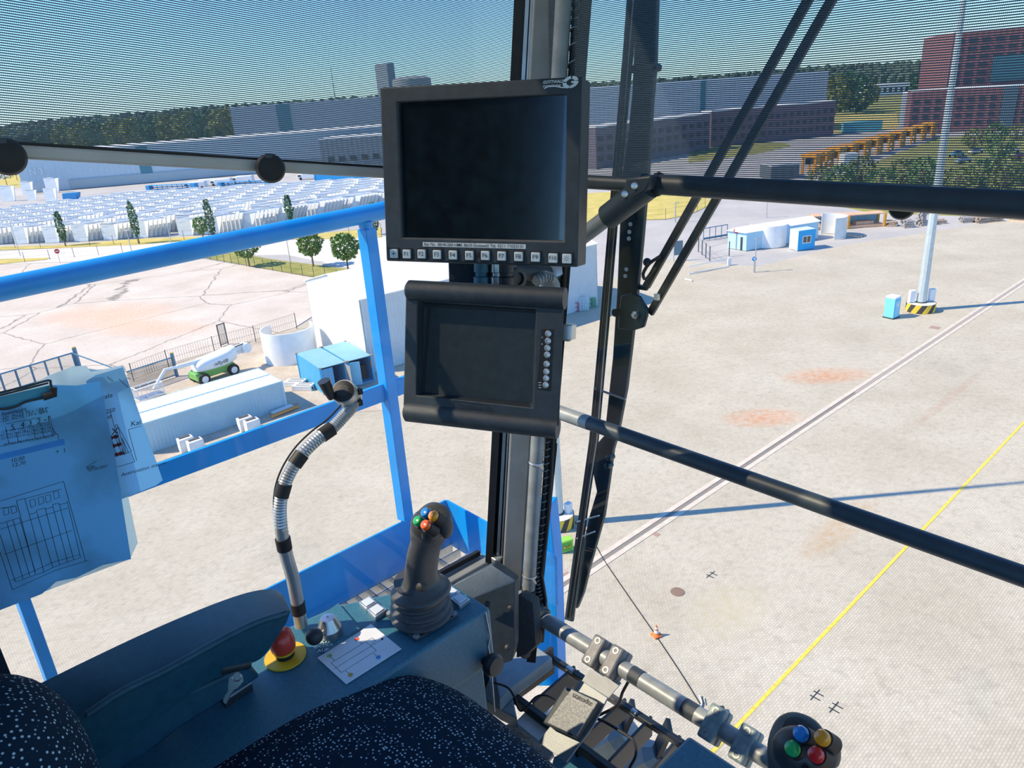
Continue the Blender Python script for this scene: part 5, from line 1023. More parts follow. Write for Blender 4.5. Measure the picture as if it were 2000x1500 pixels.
# gatehouse
A, B, C_ = G(1421, 484), G(1457, 490), G(1597, 466)
T = thing('gate_building', 'low pale blue hut with a wide white roof by the gate', 'hut', A)
hg = top_z(B, 1458, 455); D_ = A + (C_ - B); bs = [V((p.x, p.y, 0)) for p in (A, B, C_, D_)]
part(T, 'walls', MB().prism(bs, ZU * hg), mat('hut_wall', (0.42, 0.66, 0.80), 0.6), smooth=False)
cen = sum(bs, V((0, 0, 0))) / 4; rp_ = [cen + (p - cen) * 1.05 + ZU * hg for p in bs]; r1 = (rp_[0] + rp_[1]) / 2 + ZU * 0.7; r2 = (rp_[2] + rp_[3]) / 2 + ZU * 0.7
part(T, 'roof', MB().add([*rp_, r1, r2], [(0, 1, 4), (1, 2, 5, 4), (2, 3, 5), (3, 0, 4, 5), (3, 2, 1, 0)]), mat('hut_roof', (0.88, 0.89, 0.90), 0.6, var=0.02), smooth=False)
part(T, 'door', MB().beam(A.lerp(B, 0.7) + ZU * 1.0 - (C_ - B).normalized() * 0.04, A.lerp(B, 0.8) + ZU * 1.0 - (C_ - B).normalized() * 0.04, 0.05, 2.0), MPAINT)
L0, N0, R0 = G(1541, 485), G(1557, 490), G(1590, 485)
T = thing('site_booth', 'small bright blue and white booth with a window between the two shells', 'booth', N0)
hb_ = top_z(N0, 1557, 452); F_ = L0 + (R0 - N0); bs = [V((p.x, p.y, 0)) for p in (L0, N0, R0, F_)]
part(T, 'walls', MB().prism(bs, ZU * hb_), mat('booth_white', (0.82, 0.86, 0.88), 0.5), smooth=False)
fd = (R0 - N0).normalized(); fo = V((fd.y, -fd.x, 0)); fo = fo if fo.dot(N0) < 0 else -fo
part(T, 'blue_front', MB().beam(N0 + fo * 0.03 + ZU * hb_ / 2, R0 + fo * 0.03 + ZU * hb_ / 2, 0.05, hb_), mat('booth_blue', (0.02, 0.40, 0.78), 0.5), label='bright blue front')
wf_ = part(T, 'window', MB().beam(N0.lerp(R0, 0.25) + fo * 0.07 + ZU * 1.55, N0.lerp(R0, 0.75) + fo * 0.07 + ZU * 1.55, 0.06, 1.15), mat('booth_frame', (0.8, 0.84, 0.86), 0.5))
for t0, t1 in ((0.29, 0.48), (0.52, 0.71)): part(wf_, 'pane', MB().beam(N0.lerp(R0, t0) + fo * 0.11 + ZU * 1.55, N0.lerp(R0, t1) + fo * 0.11 + ZU * 1.55, 0.03, 0.9), MSCR)
part(T, 'roof', MB().prism([p + ZU * hb_ for p in bs], ZU * 0.08), mat('booth_roof', (0.60, 0.75, 0.80), 0.5), smooth=False)
ld = (N0 - L0).normalized(); part(T, 'door', MB().beam(L0.lerp(N0, 0.3) - fd * 0.03 + ZU * 1.05, L0.lerp(N0, 0.8) - fd * 0.03 + ZU * 1.05, 0.04, 2.0), mat('booth_door', (0.7, 0.8, 0.86), 0.5))
# orange framed racks with blue sheeting
MORF = mat('orange_frame', (0.75, 0.36, 0.04), 0.6, var=0.2, scale=3); MORR = mat('faded_orange_roof', (0.72, 0.45, 0.28), 0.7, var=0.15, scale=1)
for (a, b, top, lb) in (((1656, 446), (1727, 441), (1727, 417), 'open orange framed container with blue sheet wall, right of the grey shell'), ((1588, 449), (1652, 446), (1655, 421), 'open orange framed container partly behind the grey shell')):
    A, B = G(*a), G(*b); h = top_z(B, *top); P_, d, q = hexa(A, B, 2.4, h); T = thing('flat_rack', lb, 'container', A, group='orange framed containers')
    part(T, 'rear_sheet', MB().beam(P_[3] + ZU * h * 0.5, P_[2] + ZU * h * 0.5, 0.1, h * 0.95), wallmat('blue_sheet', (0.25, 0.50, 0.66), d, 0.4, 0.8), smooth=False)
    for p in P_: part(T, 'corner_post', MB().box((p.x, p.y, h / 2), (0.35, 0.35, h)), MORF)
    part(T, 'roof', MB().prism([p + ZU * h for p in P_], ZU * 0.15), MORR, smooth=False); part(T, 'floor_beam', MB().prism(P_, ZU * 0.35), MORR, smooth=False)
    part(T, 'load', MB().box(cen * 0 + (P_[0] + P_[1] + P_[2] + P_[3]) / 4 + ZU * 0.6, (3, 1.2, 0.5), Matrix.Rotation(math.atan2(d.y, d.x), 3, 'Z')), MORR)
# timber and pallet stacks along the fence
MTIM = mat('weathered_timber', (0.42, 0.33, 0.25), 0.8, var=0.3, scale=3); MTIM2 = mat('grey_timber', (0.38, 0.36, 0.34), 0.8, var=0.3, scale=3); MTIM3 = mat('pale_timber', (0.66, 0.52, 0.38), 0.8, var=0.2, scale=3)
for i, (a, b, h, m, lb) in enumerate((((1734, 442), (1752, 442), 0.9, MTIM, 'dark brown timber stack left of the grey blocks'), ((1767, 445), (1785, 444), 1.3, MTIM2, 'pale grey block stack below the suction cup'), ((1800, 441), (1812, 440), 2.4, MTIM2, 'tall dark pile of grey pallets just left of the mast'), ((1828, 437), (1850, 436), 0.8, MTIM, 'brown beams just right of the mast'), ((1880, 435), (1904, 434), 1.1, MTIM2, 'mixed dark beams along the fence, midway to the right edge'), ((1912, 436), (1962, 432), 0.9, MTIM, 'long timber stack along the fence near the right edge'), ((1970, 432), (2030, 434), 0.8, MTIM3, 'pale orange timber stack at the right edge'), ((1645, 460), (1676, 464), 0.5, MTIM3, 'pale planks lying beside the half shell'))):
    A, B = G(*a), G(*b); d = (B - A).normalized(); q = V((-d.y, d.x, 0)); q = q if q.y > 0 else -q; ln = (B - A).length; T = thing('timber_stack', lb, 'timber stack', A)
    rows = max(1, int(h / 0.3))
    for r in range(rows):
        mb = MB()
        for k in range(4): mb.beam(A + q * (0.2 + k * 0.45 + rng.uniform(-.05, .05)) + ZU * (0.08 + r * 0.3) + d * rng.uniform(-.2, .3), B + q * (0.2 + k * 0.45) + ZU * (0.08 + r * 0.3) + d * rng.uniform(-.4, .2), 0.32, 0.22)
        part(T, 'beam_layer', mb, m)
# ---- light masts
def mast(name, label, c, r, h, rot=0.0):
    T = thing(name, label, 'light mast', c); z0 = 0.9 * (r / 0.5) ** 0.3
    nb = 16; hz = mat('hazard_yellow', (0.80, 0.55, 0.05), 0.6, var=0.1, scale=2); hk = mat('hazard_black', (0.05, 0.05, 0.05), 0.6)
    R_ = r * 2.9; part(T, 'base', MB().lathe([(R_ * 0.97, 0), (R_ * 0.97, z0), (R_ * 0.5, z0 + 0.02)], c, seg=24), MROAD2)
    for k in range(nb):
        mb = MB(); a0 = 2 * PI * k / nb; s = []
        for j in range(5):
            z = z0 * j / 4; sh = 0.35 * j / 4
            for t in range(4): a = a0 + sh + t * (2 * PI / nb) / 3; s.append(V((c.x + R_ * math.cos(a), c.y + R_ * math.sin(a), z)))
        mb.add(s, [(j * 4 + t, j * 4 + t + 1, j * 4 + t + 5, j * 4 + t + 4) for j in range(4) for t in range(3)]); part(T, 'hazard_stripe', mb, hz if k % 2 else hk, smooth=False)
    part(T, 'pole', MB().lathe([(r, z0), (r * 0.42, h)], c, seg=10), mat('galvanised_mast', (0.52, 0.60, 0.62), 0.45, 0.3, var=0.08, scale=2), smooth=False)
    part(T, 'foot_flange', MB().lathe([(r * 1.12, z0 - 0.02), (r * 1.12, z0 + 0.12)], c, seg=20), MPAINT)
    return T, z0, R_
cR = G(1797, 606); TR_, z0, R_ = mast('light_mast', 'tall light mast with black and yellow striped base beside the portable toilet', cR, 0.50, 34)
for sx, nm in ((-1.05, 'left'), (1.1, 'right')):
    part(TR_, 'switch_box', MB().box(cR + V((sx, 0.1, z0 + 0.75)), (0.6, 0.45, 1.3)), mat('cabinet_white', (0.78, 0.82, 0.84), 0.5), bevel=0.05)
cL = G(1091, 1024); TL_, z0, R_ = mast('light_mast', 'nearer light mast rising just right of the corner pillar with a white box', cL, 0.34, 30)
part(TL_, 'switch_box', MB().box(G(1111, 1022, 0) + ZU * (z0 + 0.1), (0.42, 0.34, 1.1), Matrix.Rotation(0.8, 3, 'Z')), mat('cabinet_white', (0.78, 0.82, 0.84), 0.5), bevel=0.03)
T = thing('distribution_box', 'lime green box standing at the striped base of the nearer mast', 'box', G(1104, 1074)); o = G(1104, 1074)
part(T, 'case', MB().box(o + ZU * 0.38, (0.85, 0.5, 0.75), Matrix.Rotation(0.35, 3, 'Z')), mat('lime_green', (0.30, 0.65, 0.08), 0.5), bevel=0.02)
part(T, 'front_panel', MB().box(o + V((0.085, -0.24, 0.36)), (0.62, 0.04, 0.5), Matrix.Rotation(0.35, 3, 'Z')), mat('dark_green_panel', (0.12, 0.40, 0.06), 0.5))
for s in (-0.14, 0.14): part(T, 'socket', MB().lathe([(0.07, 0), (0.06, 0.06)], o + V((0.09 + s, -0.27 + s * 0.36, 0.38)), (0.34, -0.94, 0), 12), MBTNO)
# portable toilet
o = G(1745, 622); T = thing('portable_toilet', 'light blue portable toilet with white roof, left of the striped mast base', 'portable toilet', o); Mz = Matrix.Rotation(0.55, 3, 'Z')
part(T, 'cabin', MB().box(o + ZU * 1.1 + V((0, 0.5, 0)), (1.1, 1.1, 2.1), Mz), mat('toilet_blue', (0.18, 0.60, 0.82), 0.5), bevel=0.04)
part(T, 'door', MB().box(o + ZU * 1.05 + V((0, 0.5, 0)) + Mz @ V((0, -0.57, 0)), (0.8, 0.04, 1.8), Mz), mat('toilet_door', (0.30, 0.70, 0.88), 0.5), bevel=0.02)
part(T, 'sign', MB().box(o + ZU * 1.45 + V((0, 0.5, 0)) + Mz @ V((0, -0.6, 0)), (0.34, 0.02, 0.42), Mz), MWHT)
part(T, 'side_wall', MB().box(o + ZU * 1.1 + V((0, 0.5, 0)) + Mz @ V((0.57, 0, 0)), (0.04, 1.0, 2.0), Mz), MWHT, label='white side wall')
part(T, 'roof', MB().box(o + ZU * 2.25 + V((0, 0.5, 0)), (1.15, 1.15, 0.22), Mz), mat('toilet_roof', (0.85, 0.88, 0.88), 0.5), bevel=0.08)
part(T, 'skid', MB().box(o + ZU * 0.04 + V((0, 0.5, 0)), (1.2, 1.2, 0.1), Mz), MPAINT)
# cone and ground cable
o = G(1282, 1241); T = thing('traffic_cone', 'orange and white traffic cone standing on the black cable', 'traffic cone', o)
MCN = mat('cone_orange', (0.80, 0.20, 0.04), 0.6); part(T, 'foot', MB().box(o + ZU * 0.03, (0.42, 0.42, 0.06), Matrix.Rotation(0.4, 3, 'Z')).lathe([(0.2, 0.05), (0.16, 0.12)], o, seg=20), MCN, bevel=0.01)
part(T, 'cone', MB().lathe([(0.15, 0.06), (0.03, 0.62)], o, seg=24), MCN); part(T, 'white_band', MB().lathe([(0.125, 0.2), (0.095, 0.34)], o, seg=24, cap=False), MWHT); part(T, 'white_band', MB().lathe([(0.078, 0.42), (0.058, 0.51)], o, seg=24, cap=False), MWHT)
T = thing('ground_cable', 'thin black cable running over the paving past the cone', 'cable', G(1160, 1055)); part(T, 'cable', MB().tube(smooth_pts([G(*q) for q in ((1120, 1018), (1148, 1040), (1165, 1068), (1185, 1102), (1230, 1168), (1280, 1240), (1330, 1315), (1372, 1382), (1388, 1402))], 4), 0.022, 6), MINK)
T = thing('cable_hook', 'white and grey hook piece at the cable end above the clamps', 'hook', G(1370, 1380)); part(T, 'hook', MB().tube([G(1366, 1358, 0.05), G(1371, 1372, 0.05), G(1368, 1384, 0.05)], 0.035, 8), MWHT); part(T, 'pin', MB().tube([G(1372, 1360, 0.1), G(1374, 1374, 0.1)], 0.02, 6), MINK)
T = thing('ground_box', 'small dark box on the paving behind the clamps', 'box', G(1408, 1390)); part(T, 'box', MB().box(G(1408, 1390) + ZU * 0.1, (0.3, 0.26, 0.2)), MPAINT, bevel=0.01)
# concrete blocks with slots
MBK = mat('white_concrete_block', (0.74, 0.76, 0.76), 0.8, var=0.1, scale=3); bd_ = (G(560, 797) - G(296, 884)).normalized(); rot = math.atan2(bd_.y, bd_.x)
for i, (q, lb) in enumerate((((362, 884), 'white concrete block with dark slots, left rear of the four before the container'), ((381, 889), 'white concrete block with dark slots, left front of the four before the container'), ((478, 843), 'white concrete block with dark slots, right rear of the four before the container'), ((492, 848), 'white concrete block with dark slots, right front of the four before the container'))):
    o = G(*q) + V((0, 0.5, 0)); T = thing('concrete_block', lb, 'concrete block', o, rz=0, group='slotted concrete blocks'); M_ = Matrix.Rotation(rot, 3, 'Z')
    part(T, 'block', MB().box(o + ZU * 0.55, (1.15, 0.75, 1.1), M_), MBK, bevel=0.03); part(T, 'slot', MB().box(o + ZU * 1.11, (0.85, 0.14, 0.03), M_), MINK); part(T, 'slot', MB().box(o + ZU * 1.11 + M_ @ V((0, 0.22, 0)), (0.85, 0.1, 0.03), M_), MINK)
o = G(545, 820); T = thing('plank_bundle', 'bundle of planks with an orange edge in the container shade', 'planks', o); a, b = G(530, 818), G(583, 797)
part(T, 'orange_beam', MB().beam(a + ZU * 0.2, b + ZU * 0.2, 0.22, 0.22), mat('rust_orange_beam', (0.60, 0.28, 0.08), 0.7)); part(T, 'pale_board', MB().beam(a.lerp(b, 0.1) + V((-0.2, 0.45, 0.25)), a.lerp(b, 0.8) + V((-0.2, 0.45, 0.25)), 0.6, 0.2), MBK)
for k in range(4): c_ = a.lerp(b, 0.1 + k * 0.22) + V((-0.3, 1.1, 0.06)); part(T, 'batten', MB().beam(c_, c_ + V((0.5, 0.4, 0)), 0.22, 0.12), MTIM2)
for q, lb in (((578, 752), 'grey precast slab with holes, rear one between container and blue pair'), ((594, 760), 'grey precast slab with holes, front one between container and blue pair')):
    o = G(*q); T = thing('precast_slab', lb, 'precast slab', o, group='precast slabs'); M_ = Matrix.Rotation(rot - 0.9, 3, 'Z'); part(T, 'slab', MB().box(o + ZU * 0.25, (2.0, 1.0, 0.5), M_), MBK, bevel=0.03)
    for k in (-0.25, 0.25): part(T, 'hole', MB().box(o + M_ @ V((1.0, k, 0.22)), (0.05, 0.25, 0.2), M_), MINK); part(T, 'groove', MB().box(o + M_ @ V((0.1, k, 0.51)), (1.4, 0.1, 0.03), M_), MPAINT)
# boom lift
o = G(432, 742); fx = (G(470, 727) - G(408, 748)).normalized(); fy = V((-fx.y, fx.x, 0)); MBm = Matrix((fx, fy, ZU)).transposed()
T = thing('boom_lift', 'white and green articulated boom lift parked behind the long containers', 'boom lift', o); MGRN = mat('lift_green', (0.16, 0.42, 0.10), 0.5); MLW = mat('lift_white', (0.80, 0.85, 0.86), 0.4)
bl_ = lambda x, y, z: o + fx * x + fy * y + ZU * z
part(T, 'chassis', MB().box(bl_(0, 1.1, 0.85), (4.0, 1.7, 0.55), MBm).box(bl_(-1.9, 1.1, 0.8), (0.6, 2.2, 0.7), MBm), MGRN, bevel=0.08)
for x in (-1.6, 1.55):
    for y in (0.1, 2.15):
        wh = part(T, 'wheel', MB().lathe([(0.35, -0.2), (0.55, -0.2), (0.6, -0.1), (0.6, 0.1), (0.55, 0.2), (0.35, 0.2)], bl_(x, y, 0.6), fy, 28), MRUB); part(wh, 'rim', MB().lathe([(0.34, -0.21), (0.30, -0.12), (0.1, -0.14)], bl_(x, y, 0.6), fy, 20), MLW)
part(T, 'turret', MB().loft([(bl_(-1.9, 1.1, 1.65), fy * 0.7, ZU * 0.35), (bl_(-1.2, 1.1, 1.75), fy * 1.0, ZU * 0.6), (bl_(1.2, 1.1, 1.85), fy * 1.05, ZU * 0.75), (bl_(2.4, 1.1, 2.1), fy * 0.7, ZU * 0.7)], 24, 0.6, 3), MLW)
part(T, 'green_skirt', MB().box(bl_(0.2, 1.1, 1.2), (3.2, 1.9, 0.18), MBm), MGRN)
part(T, 'side_lettering', MB().text('niftylift', 0.55, bl_(0.4, 0.04, 1.75), fx, ZU, 0.02, shear=0.3), MINK, smooth=False)
def at_h(px, py, yoff):                     # point on the vertical plane of the boom
    n0 = fy; p0_ = bl_(0, yoff, 0); r = ray(px, py); e_ = V((0, 0, EYE)); t = (p0_ - e_).dot(n0) / r.dot(n0); return e_ + r * t
bp = [at_h(478, 674, 1.1), at_h(400, 702, 1.1), at_h(345, 717, 1.1)]
part(T, 'main_boom', MB().beam(bp[0], bp[1], 0.42, 0.5).beam(bp[1], bp[2], 0.32, 0.36), MLW, bevel=0.04); part(T, 'boom_knuckle', MB().lathe([(0.5, -0.45), (0.5, 0.45)], bp[0] + V((0, 0, -0.25)), fy, 24), MLW)
part(T, 'lower_boom', MB().beam(bp[0] + ZU * -0.6, bl_(-0.6, 1.1, 2.2), 0.3, 0.3), MLW); part(T, 'hydraulic_line', MB().tube([bp[0] + V((0, -0.4, 0.3)), bp[1] + V((0, -0.4, 0.1))], 0.05, 6), MINK)
jb = [bp[2], at_h(322, 722, 1.1), at_h(300, 760, 1.1)]; part(T, 'jib', MB().tube(jb, 0.14, 10), MLW)
bk0 = at_h(290, 765, 1.1); mb = MB(); cs = [V((x, y, z)) for z in (0, 1.1) for x, y in ((-1.2, -0.6), (1.2, -0.6), (1.2, 0.6), (-1.2, 0.6))]; cs = [bk0 + fx * p.x * -1 + fy * p.y + ZU * (p.z - 0.4) for p in cs]
for lo in (0, 4):
    for i in range(4): mb.beam(cs[lo + i], cs[lo + (i + 1) % 4], 0.07, 0.07)
for i in range(4): mb.beam(cs[i], cs[i + 4], 0.07, 0.07)
for i in range(4):
    for t in (0.33, 0.66): mb.beam(cs[i].lerp(cs[(i + 1) % 4], t), cs[4 + i].lerp(cs[4 + (i + 1) % 4], t), 0.04, 0.04)
part(T, 'basket', mb, MLW); part(T, 'basket_floor', MB().prism(cs[:4], ZU * 0.05), MALU)
# ---- fences
MFEN = mat('dark_fence_metal', (0.10, 0.12, 0.13), 0.5, 0.3); MFENB = mat('gate_blue_grey', (0.10, 0.22, 0.32), 0.5)
def fence(label, px, h, step, m=MFEN, wires=(0.1, 0.5, 0.95), verts=0.0, r=0.035, name='fence', z0=0.0):
    pts = [G(*q) for q in px]; T = thing(name, label, 'fence', pts[0]); mb = MB(); vb = MB()
    for i in range(len(pts) - 1):
        a, b = pts[i], pts[i + 1]; L_ = (b - a).length; n = max(1, int(L_ / step))
        for k in range(n + (i == len(pts) - 2)): p = a.lerp(b, k / n); part(T, 'post', MB().beam(p, p + ZU * h, r * 2, r * 2), m)
        for wz in wires: mb.beam(a + ZU * h * wz, b + ZU * h * wz, 0.02, 0.02)
        if verts:
            for k in range(int(L_ / verts)): p = a.lerp(b, k * verts / L_); vb.beam(p + ZU * 0.1 * h, p + ZU * h * 0.95, 0.016, 0.016)
    part(T, 'wires', mb, m)
    if verts: part(T, 'vertical_wires', vb, m, kind='stuff')
    return T
fence('grey wire fence around the concrete yard, behind the boom lift', [(262, 745), (330, 718), (420, 690), (500, 668), (580, 642)], 2.0, 3.4, verts=0.28)
fence('thin fence along the tree strip between road and concrete yard', [(385, 503), (482, 520), (570, 535), (660, 549)], 1.8, 2.4)
fence('long thin fence in front of the stacked white panels', [(-60, 489), (30, 484), (130, 482), (270, 476), (360, 468), (620, 464), (745, 455)], 2.0, 5.5)
fence('wire fence beside the no entry sign at the left edge', [(-80, 520), (0, 517), (98, 507), (240, 494)], 2.0, 4.0)
fence('fence at the dry lawn behind the high guard rail', [(1236, 432), (1300, 430), (1345, 422), (1392, 398)], 2.2, 5.0)
T = fence('gate fence panels in front of the pale blue hut', [(1364, 492), (1386, 510), (1424, 500)], 2.2, 2.2, r=0.06)
T = thing('sliding_gate', 'dark sliding gate frame left of the pale blue hut', 'gate', G(1372, 470)); a, b = G(1374, 470), G(1420, 462)
part(T, 'frame', MB().beam(a + ZU * 2.0, b + ZU * 2.0, 0.12, 0.12).beam(a + ZU * 0.3, b + ZU * 0.3, 0.14, 0.3), MFENB)
for t in (0, 0.25, 0.5, 0.75, 1): part(T, 'upright', MB().beam(a.lerp(b, t), a.lerp(b, t) + ZU * 2.05, 0.1, 0.1), MFENB)
T = thing('sliding_gate', 'dark blue grey sliding gate at the left edge, above the papers', 'gate', G(0, 775)); a, b = G(-80, 800), G(152, 727); mm_ = MB().beam(a + ZU * 2.2, b + ZU * 2.2, 0.14, 0.14).beam(a + ZU * 0.3, b + ZU * 0.3, 0.14, 0.2)
part(T, 'frame', mm_, MFENB)
for k in range(9): part(T, 'upright', MB().beam(a.lerp(b, k / 8), a.lerp(b, k / 8) + ZU * 2.2, 0.14, 0.14), MFENB)
vb = MB(); n_v = 110
for k in range(n_v): p = a.lerp(b, k / n_v); vb.beam(p + ZU * 0.4, p + ZU * 2.1, 0.02, 0.02)
part(T, 'wire_infill', vb, MFEN, kind='stuff')
part(T, 'end_post', MB().beam(b + DK * 0.3, b + DK * 0.3 + ZU * 2.7, 0.3, 0.3), MFENB); part(T, 'yellow_cap', MB().box(b + DK * 0.3 + ZU * 2.75, (0.22, 0.22, 0.12)), MYEL)
c2 = G(232, 742); part(T, 'brace', MB().beam(b + ZU * 2.2, c2 + ZU * 1.2, 0.1, 0.1).beam(b + ZU * 0.4, c2 + ZU * 0.6, 0.12, 0.4), MFENB)
T = thing('sliding_gate', 'second gate leaf with blue grey end post and yellow cap, near the boom lift basket', 'gate', G(345, 732)); a, b = G(258, 765), G(346, 735)
part(T, 'frame', MB().beam(a + ZU * 2.1, b + ZU * 2.1, 0.1, 0.1).beam(a + ZU * 0.2, b + ZU * 0.2, 0.1, 0.1), MFENB)
vb = MB()
for k in range(60): p = a.lerp(b, k / 60); vb.beam(p + ZU * 0.2, p + ZU * 2.1, 0.025, 0.025)
part(T, 'bars', vb, MFEN, kind='stuff'); part(T, 'end_post', MB().beam(b, b + ZU * 2.5, 0.26, 0.26), MFENB); part(T, 'yellow_cap', MB().box(b + ZU * 2.55, (0.2, 0.2, 0.12)), MYEL)
T = thing('wicket_gate', 'narrow tall barred gate in the yard fence above the boom lift', 'gate', G(432, 676)); a, b = G(432, 677), G(446, 672)
for p in (a, b): part(T, 'post', MB().beam(p, p + ZU * 2.6, 0.1, 0.1), MFEN)
mb = MB().beam(a + ZU * 2.55, b + ZU * 2.55, 0.1, 0.1).beam(a + ZU * 0.2, b + ZU * 0.2, 0.08, 0.08)
for k in range(1, 8): mb.beam(a.lerp(b, k / 8) + ZU * 0.2, a.lerp(b, k / 8) + ZU * 2.5, 0.03, 0.03)
part(T, 'leaf', mb, MFEN)
# signs, poles, small items
def sign(label, px, h, r=0.42, col=None, disc=True):
    o = G(*px); T = thing('road_sign', label, 'sign', o); part(T, 'pole', MB().tube([o, o + ZU * h], 0.05, 8), MALU)
    n = V((-o.x, -o.y, 0)).normalized(); x = ZU.cross(n); c = o + ZU * (h - r * 0.6)
    part(T, 'disc', MB().lathe([(r, 0.06), (r, 0.09)], c, n, 28), col)
    return T, c, n, x
MSR = mat('sign_red', (0.55, 0.03, 0.04), 0.5)
for lb, px, h in (('round red no entry sign with white bar beside the left fence', (118, 514), 2.6), ('round red no entry sign in front of the pale blue hut', (1437, 487), 3.2)):
    T, c, n, x = sign(lb, px, h, 0.45, MSR); part(T, 'white_bar', MB().box(c + n * 0.1, (0.6, 0.03, 0.16), Matrix((x, n, ZU)).transposed()), MWHT)
T, c, n, x = sign('round blue arrow sign on a white post at the lane end', (1472, 531), 2.0, 0.32, mat('sign_blue', (0.03, 0.25, 0.65), 0.5)); part(T, 'arrow', MB().line(c + n * 0.1 + x * -0.15 + ZU * 0.15, c + n * 0.1 + x * 0.15 - ZU * 0.15, 0.07, n), MWHT)
def pole(label, px, top, r=0.08, col=MALU):
    o = G(*px); h = top_z(o, *top); T = thing('lamp_post', label, 'lamp post', o); part(T, 'pole', MB().lathe([(r, 0), (r * 0.6, h)], o, seg=10), col); part(T, 'lamp_head', MB().box(o + V((0.25, 0, h)), (0.8, 0.25, 0.12)), MALU, bevel=0.03); return T
pole('slim white post left of the white panels, far left', (40, 500), (10, 420)); pole('slim white post between the slender trees in front of the panels', (258, 494), (248, 450), 0.1); pole('thin white post rising in front of the panel stacks at centre left', (335, 476), (322, 412)); pole('dark thin lamp post above the blue handrail', (493, 445), (489, 405)); pole('thin pale post between the two round trees', (568, 515), (560, 458)); pole('white post on the dry lawn near the guard rail', (1319, 434), (1319, 396), 0.14); pole('thin white post on the grey road behind the hut', (1497, 425), (1497, 389)); pole('white leaning post carrying the blue arrow sign base', (1474, 532), (1474, 467), 0.09)
# barriers by the lane
T = thing('lane_barrier', 'white barrier post with blue shade on the lane before the shell', 'barrier', G(1424, 518)); o = G(1424, 518); part(T, 'cabinet', MB().box(o + ZU * 0.55, (0.45, 0.45, 1.1)), MWHT, bevel=0.03); part(T, 'arm', MB().beam(o + V((-0.2, 0, 1.0)), G(1344, 535) + ZU * 1.0, 0.08, 0.1), MWHT)
T = thing('lane_barrier', 'white cylinder post and rail beside the wiper, at the lane edge', 'barrier', G(1352, 548)); part(T, 'rail', MB().beam(G(1345, 536) + ZU * 0.1, G(1424, 521) + ZU * 0.1, 0.12, 0.12), MWHT); part(T, 'base', MB().tube([G(1338, 545, 0.1), G(1352, 548, 0.1)], 0.12, 8), MWHT)
T = thing('notice_board', 'grey notice board behind the wiper rods', 'board', G(1322, 500)); a, b = G(1316, 510), G(1333, 508); part(T, 'board', MB().beam(a + ZU * 1.9, b + ZU * 1.9, 0.08, 2.1), mat('board_grey', (0.14, 0.22, 0.27), 0.5)); part(T, 'legs', MB().beam(a, a + ZU * 1.0, 0.1, 0.1).beam(b, b + ZU * 1.0, 0.1, 0.1), MALU)
# gas bottle racks by the shed wall
for q, lb, c_ in (((1122, 608), 'red gas bottle rack against the shed wall', (0.55, 0.05, 0.12)), ((1141, 606), 'white lattice rack against the shed wall', (0.65, 0.75, 0.78)), ((1156, 600), 'green gas bottle rack at the shed corner', (0.10, 0.40, 0.25))):
    o = G(*q); T = thing('bottle_rack', lb, 'rack', o); hh = 1.6 if c_[0] > 0.6 else 1.1
    mb = MB()
    for x in (-0.5, 0.5):
        for y in (-0.3, 0.3): mb.beam(o + V((x, y, 0)), o + V((x, y, hh)), 0.06, 0.06)
    for z in (0.1, hh * 0.5, hh): mb.beam(o + V((-0.5, -0.3, z)), o + V((0.5, -0.3, z)), 0.06, 0.06); mb.beam(o + V((-0.5, 0.3, z)), o + V((0.5, 0.3, z)), 0.06, 0.06)
    part(T, 'frame', mb, mat('rack_colour', c_, 0.5))
    for k in range(4): part(T, 'bottle', MB().lathe([(0.1, 0.1), (0.1, hh * 0.95), (0.05, hh * 1.08), (0.03, hh * 1.15)], o + V((-0.36 + k * 0.24, 0, 0)), seg=12), mat('bottle_colour', c_, 0.4))
# ---- the stacked white panels
MPNL = mat('white_precast', (0.78, 0.82, 0.83), 0.7, var=0.06, scale=1)
def pmesh():
    mb = MB(); t = 0.24; L_, h = 4.6, 3.8
    mb.prism([(0, 0, 0), (3.3, 0, 0), (3.3, 0, h * 0.92), (1.6, 0, h * 1.02), (0, 0, h)], (0, t, 0))
    mb.prism([(3.3, 0, 0.0), (5.0, -1.0, h * 0.98), (3.3, 0, h * 0.92)], (0.05, t, 0)); mb.prism([(0, 0, h * 0.97), (3.3, 0, h * 0.9), (3.3, 0.35, h * 0.9), (0, 0.35, h * 0.97)], (0, 0, 0.1)); mb.box((0.9, -0.02, h * 0.86), (0.7, 0.04, 0.16)); return mb  # triangular wing added to catch sun, shaping the lit triangle on each panel
e1 = (G(264, 463) - G(30, 475)).normalized(); e2 = V((-e1.y, e1.x, 0)); e2 = (e2 * 0.72 + e1 * 0.70).normalized()
fr = [(-30, 479), (30, 477), (89, 475), (146, 472), (203, 469), (262, 465), (350, 461), (400, 458), (465, 449), (528, 438), (608, 423), (672, 415)]
proto = None; e3 = V((-e1.y, e1.x, 0)); cnt = 0
for rI in range(4):
    for sI, q in enumerate(fr):
        o = G(*q) + e2 * (rI * 9.0) + e1 * (rng.uniform(-1, 1) * (rI > 0))
        a_rot = math.atan2(e1.y, e1.x) + (0.0 if sI < 7 else 0.12)
        for k in range(6):
            p = o + e2 * (k * 0.95)
            if cnt >= 300: continue
            cnt += 1
            if proto is None:
                proto = solo('precast_panel', 'white folded precast panel standing in the long stacked rows', 'precast panel', pmesh(), MPNL, (0, 0, 0), group='white precast panels in the storage yard', smooth=False); c_ = proto
            else: c_ = proto.copy(); COL.objects.link(c_)
            c_.matrix_world = Matrix.Translation(p) @ Matrix.Rotation(a_rot, 4, 'Z') @ Matrix.Diagonal((1, 1, 1 + 0.05 * math.sin(sI * 3 + rI), 1))
L0_, L1_ = G(0, 408), G(745, 372); sg_ = (L1_ - L0_).cross(G(300, 460) - L0_).z
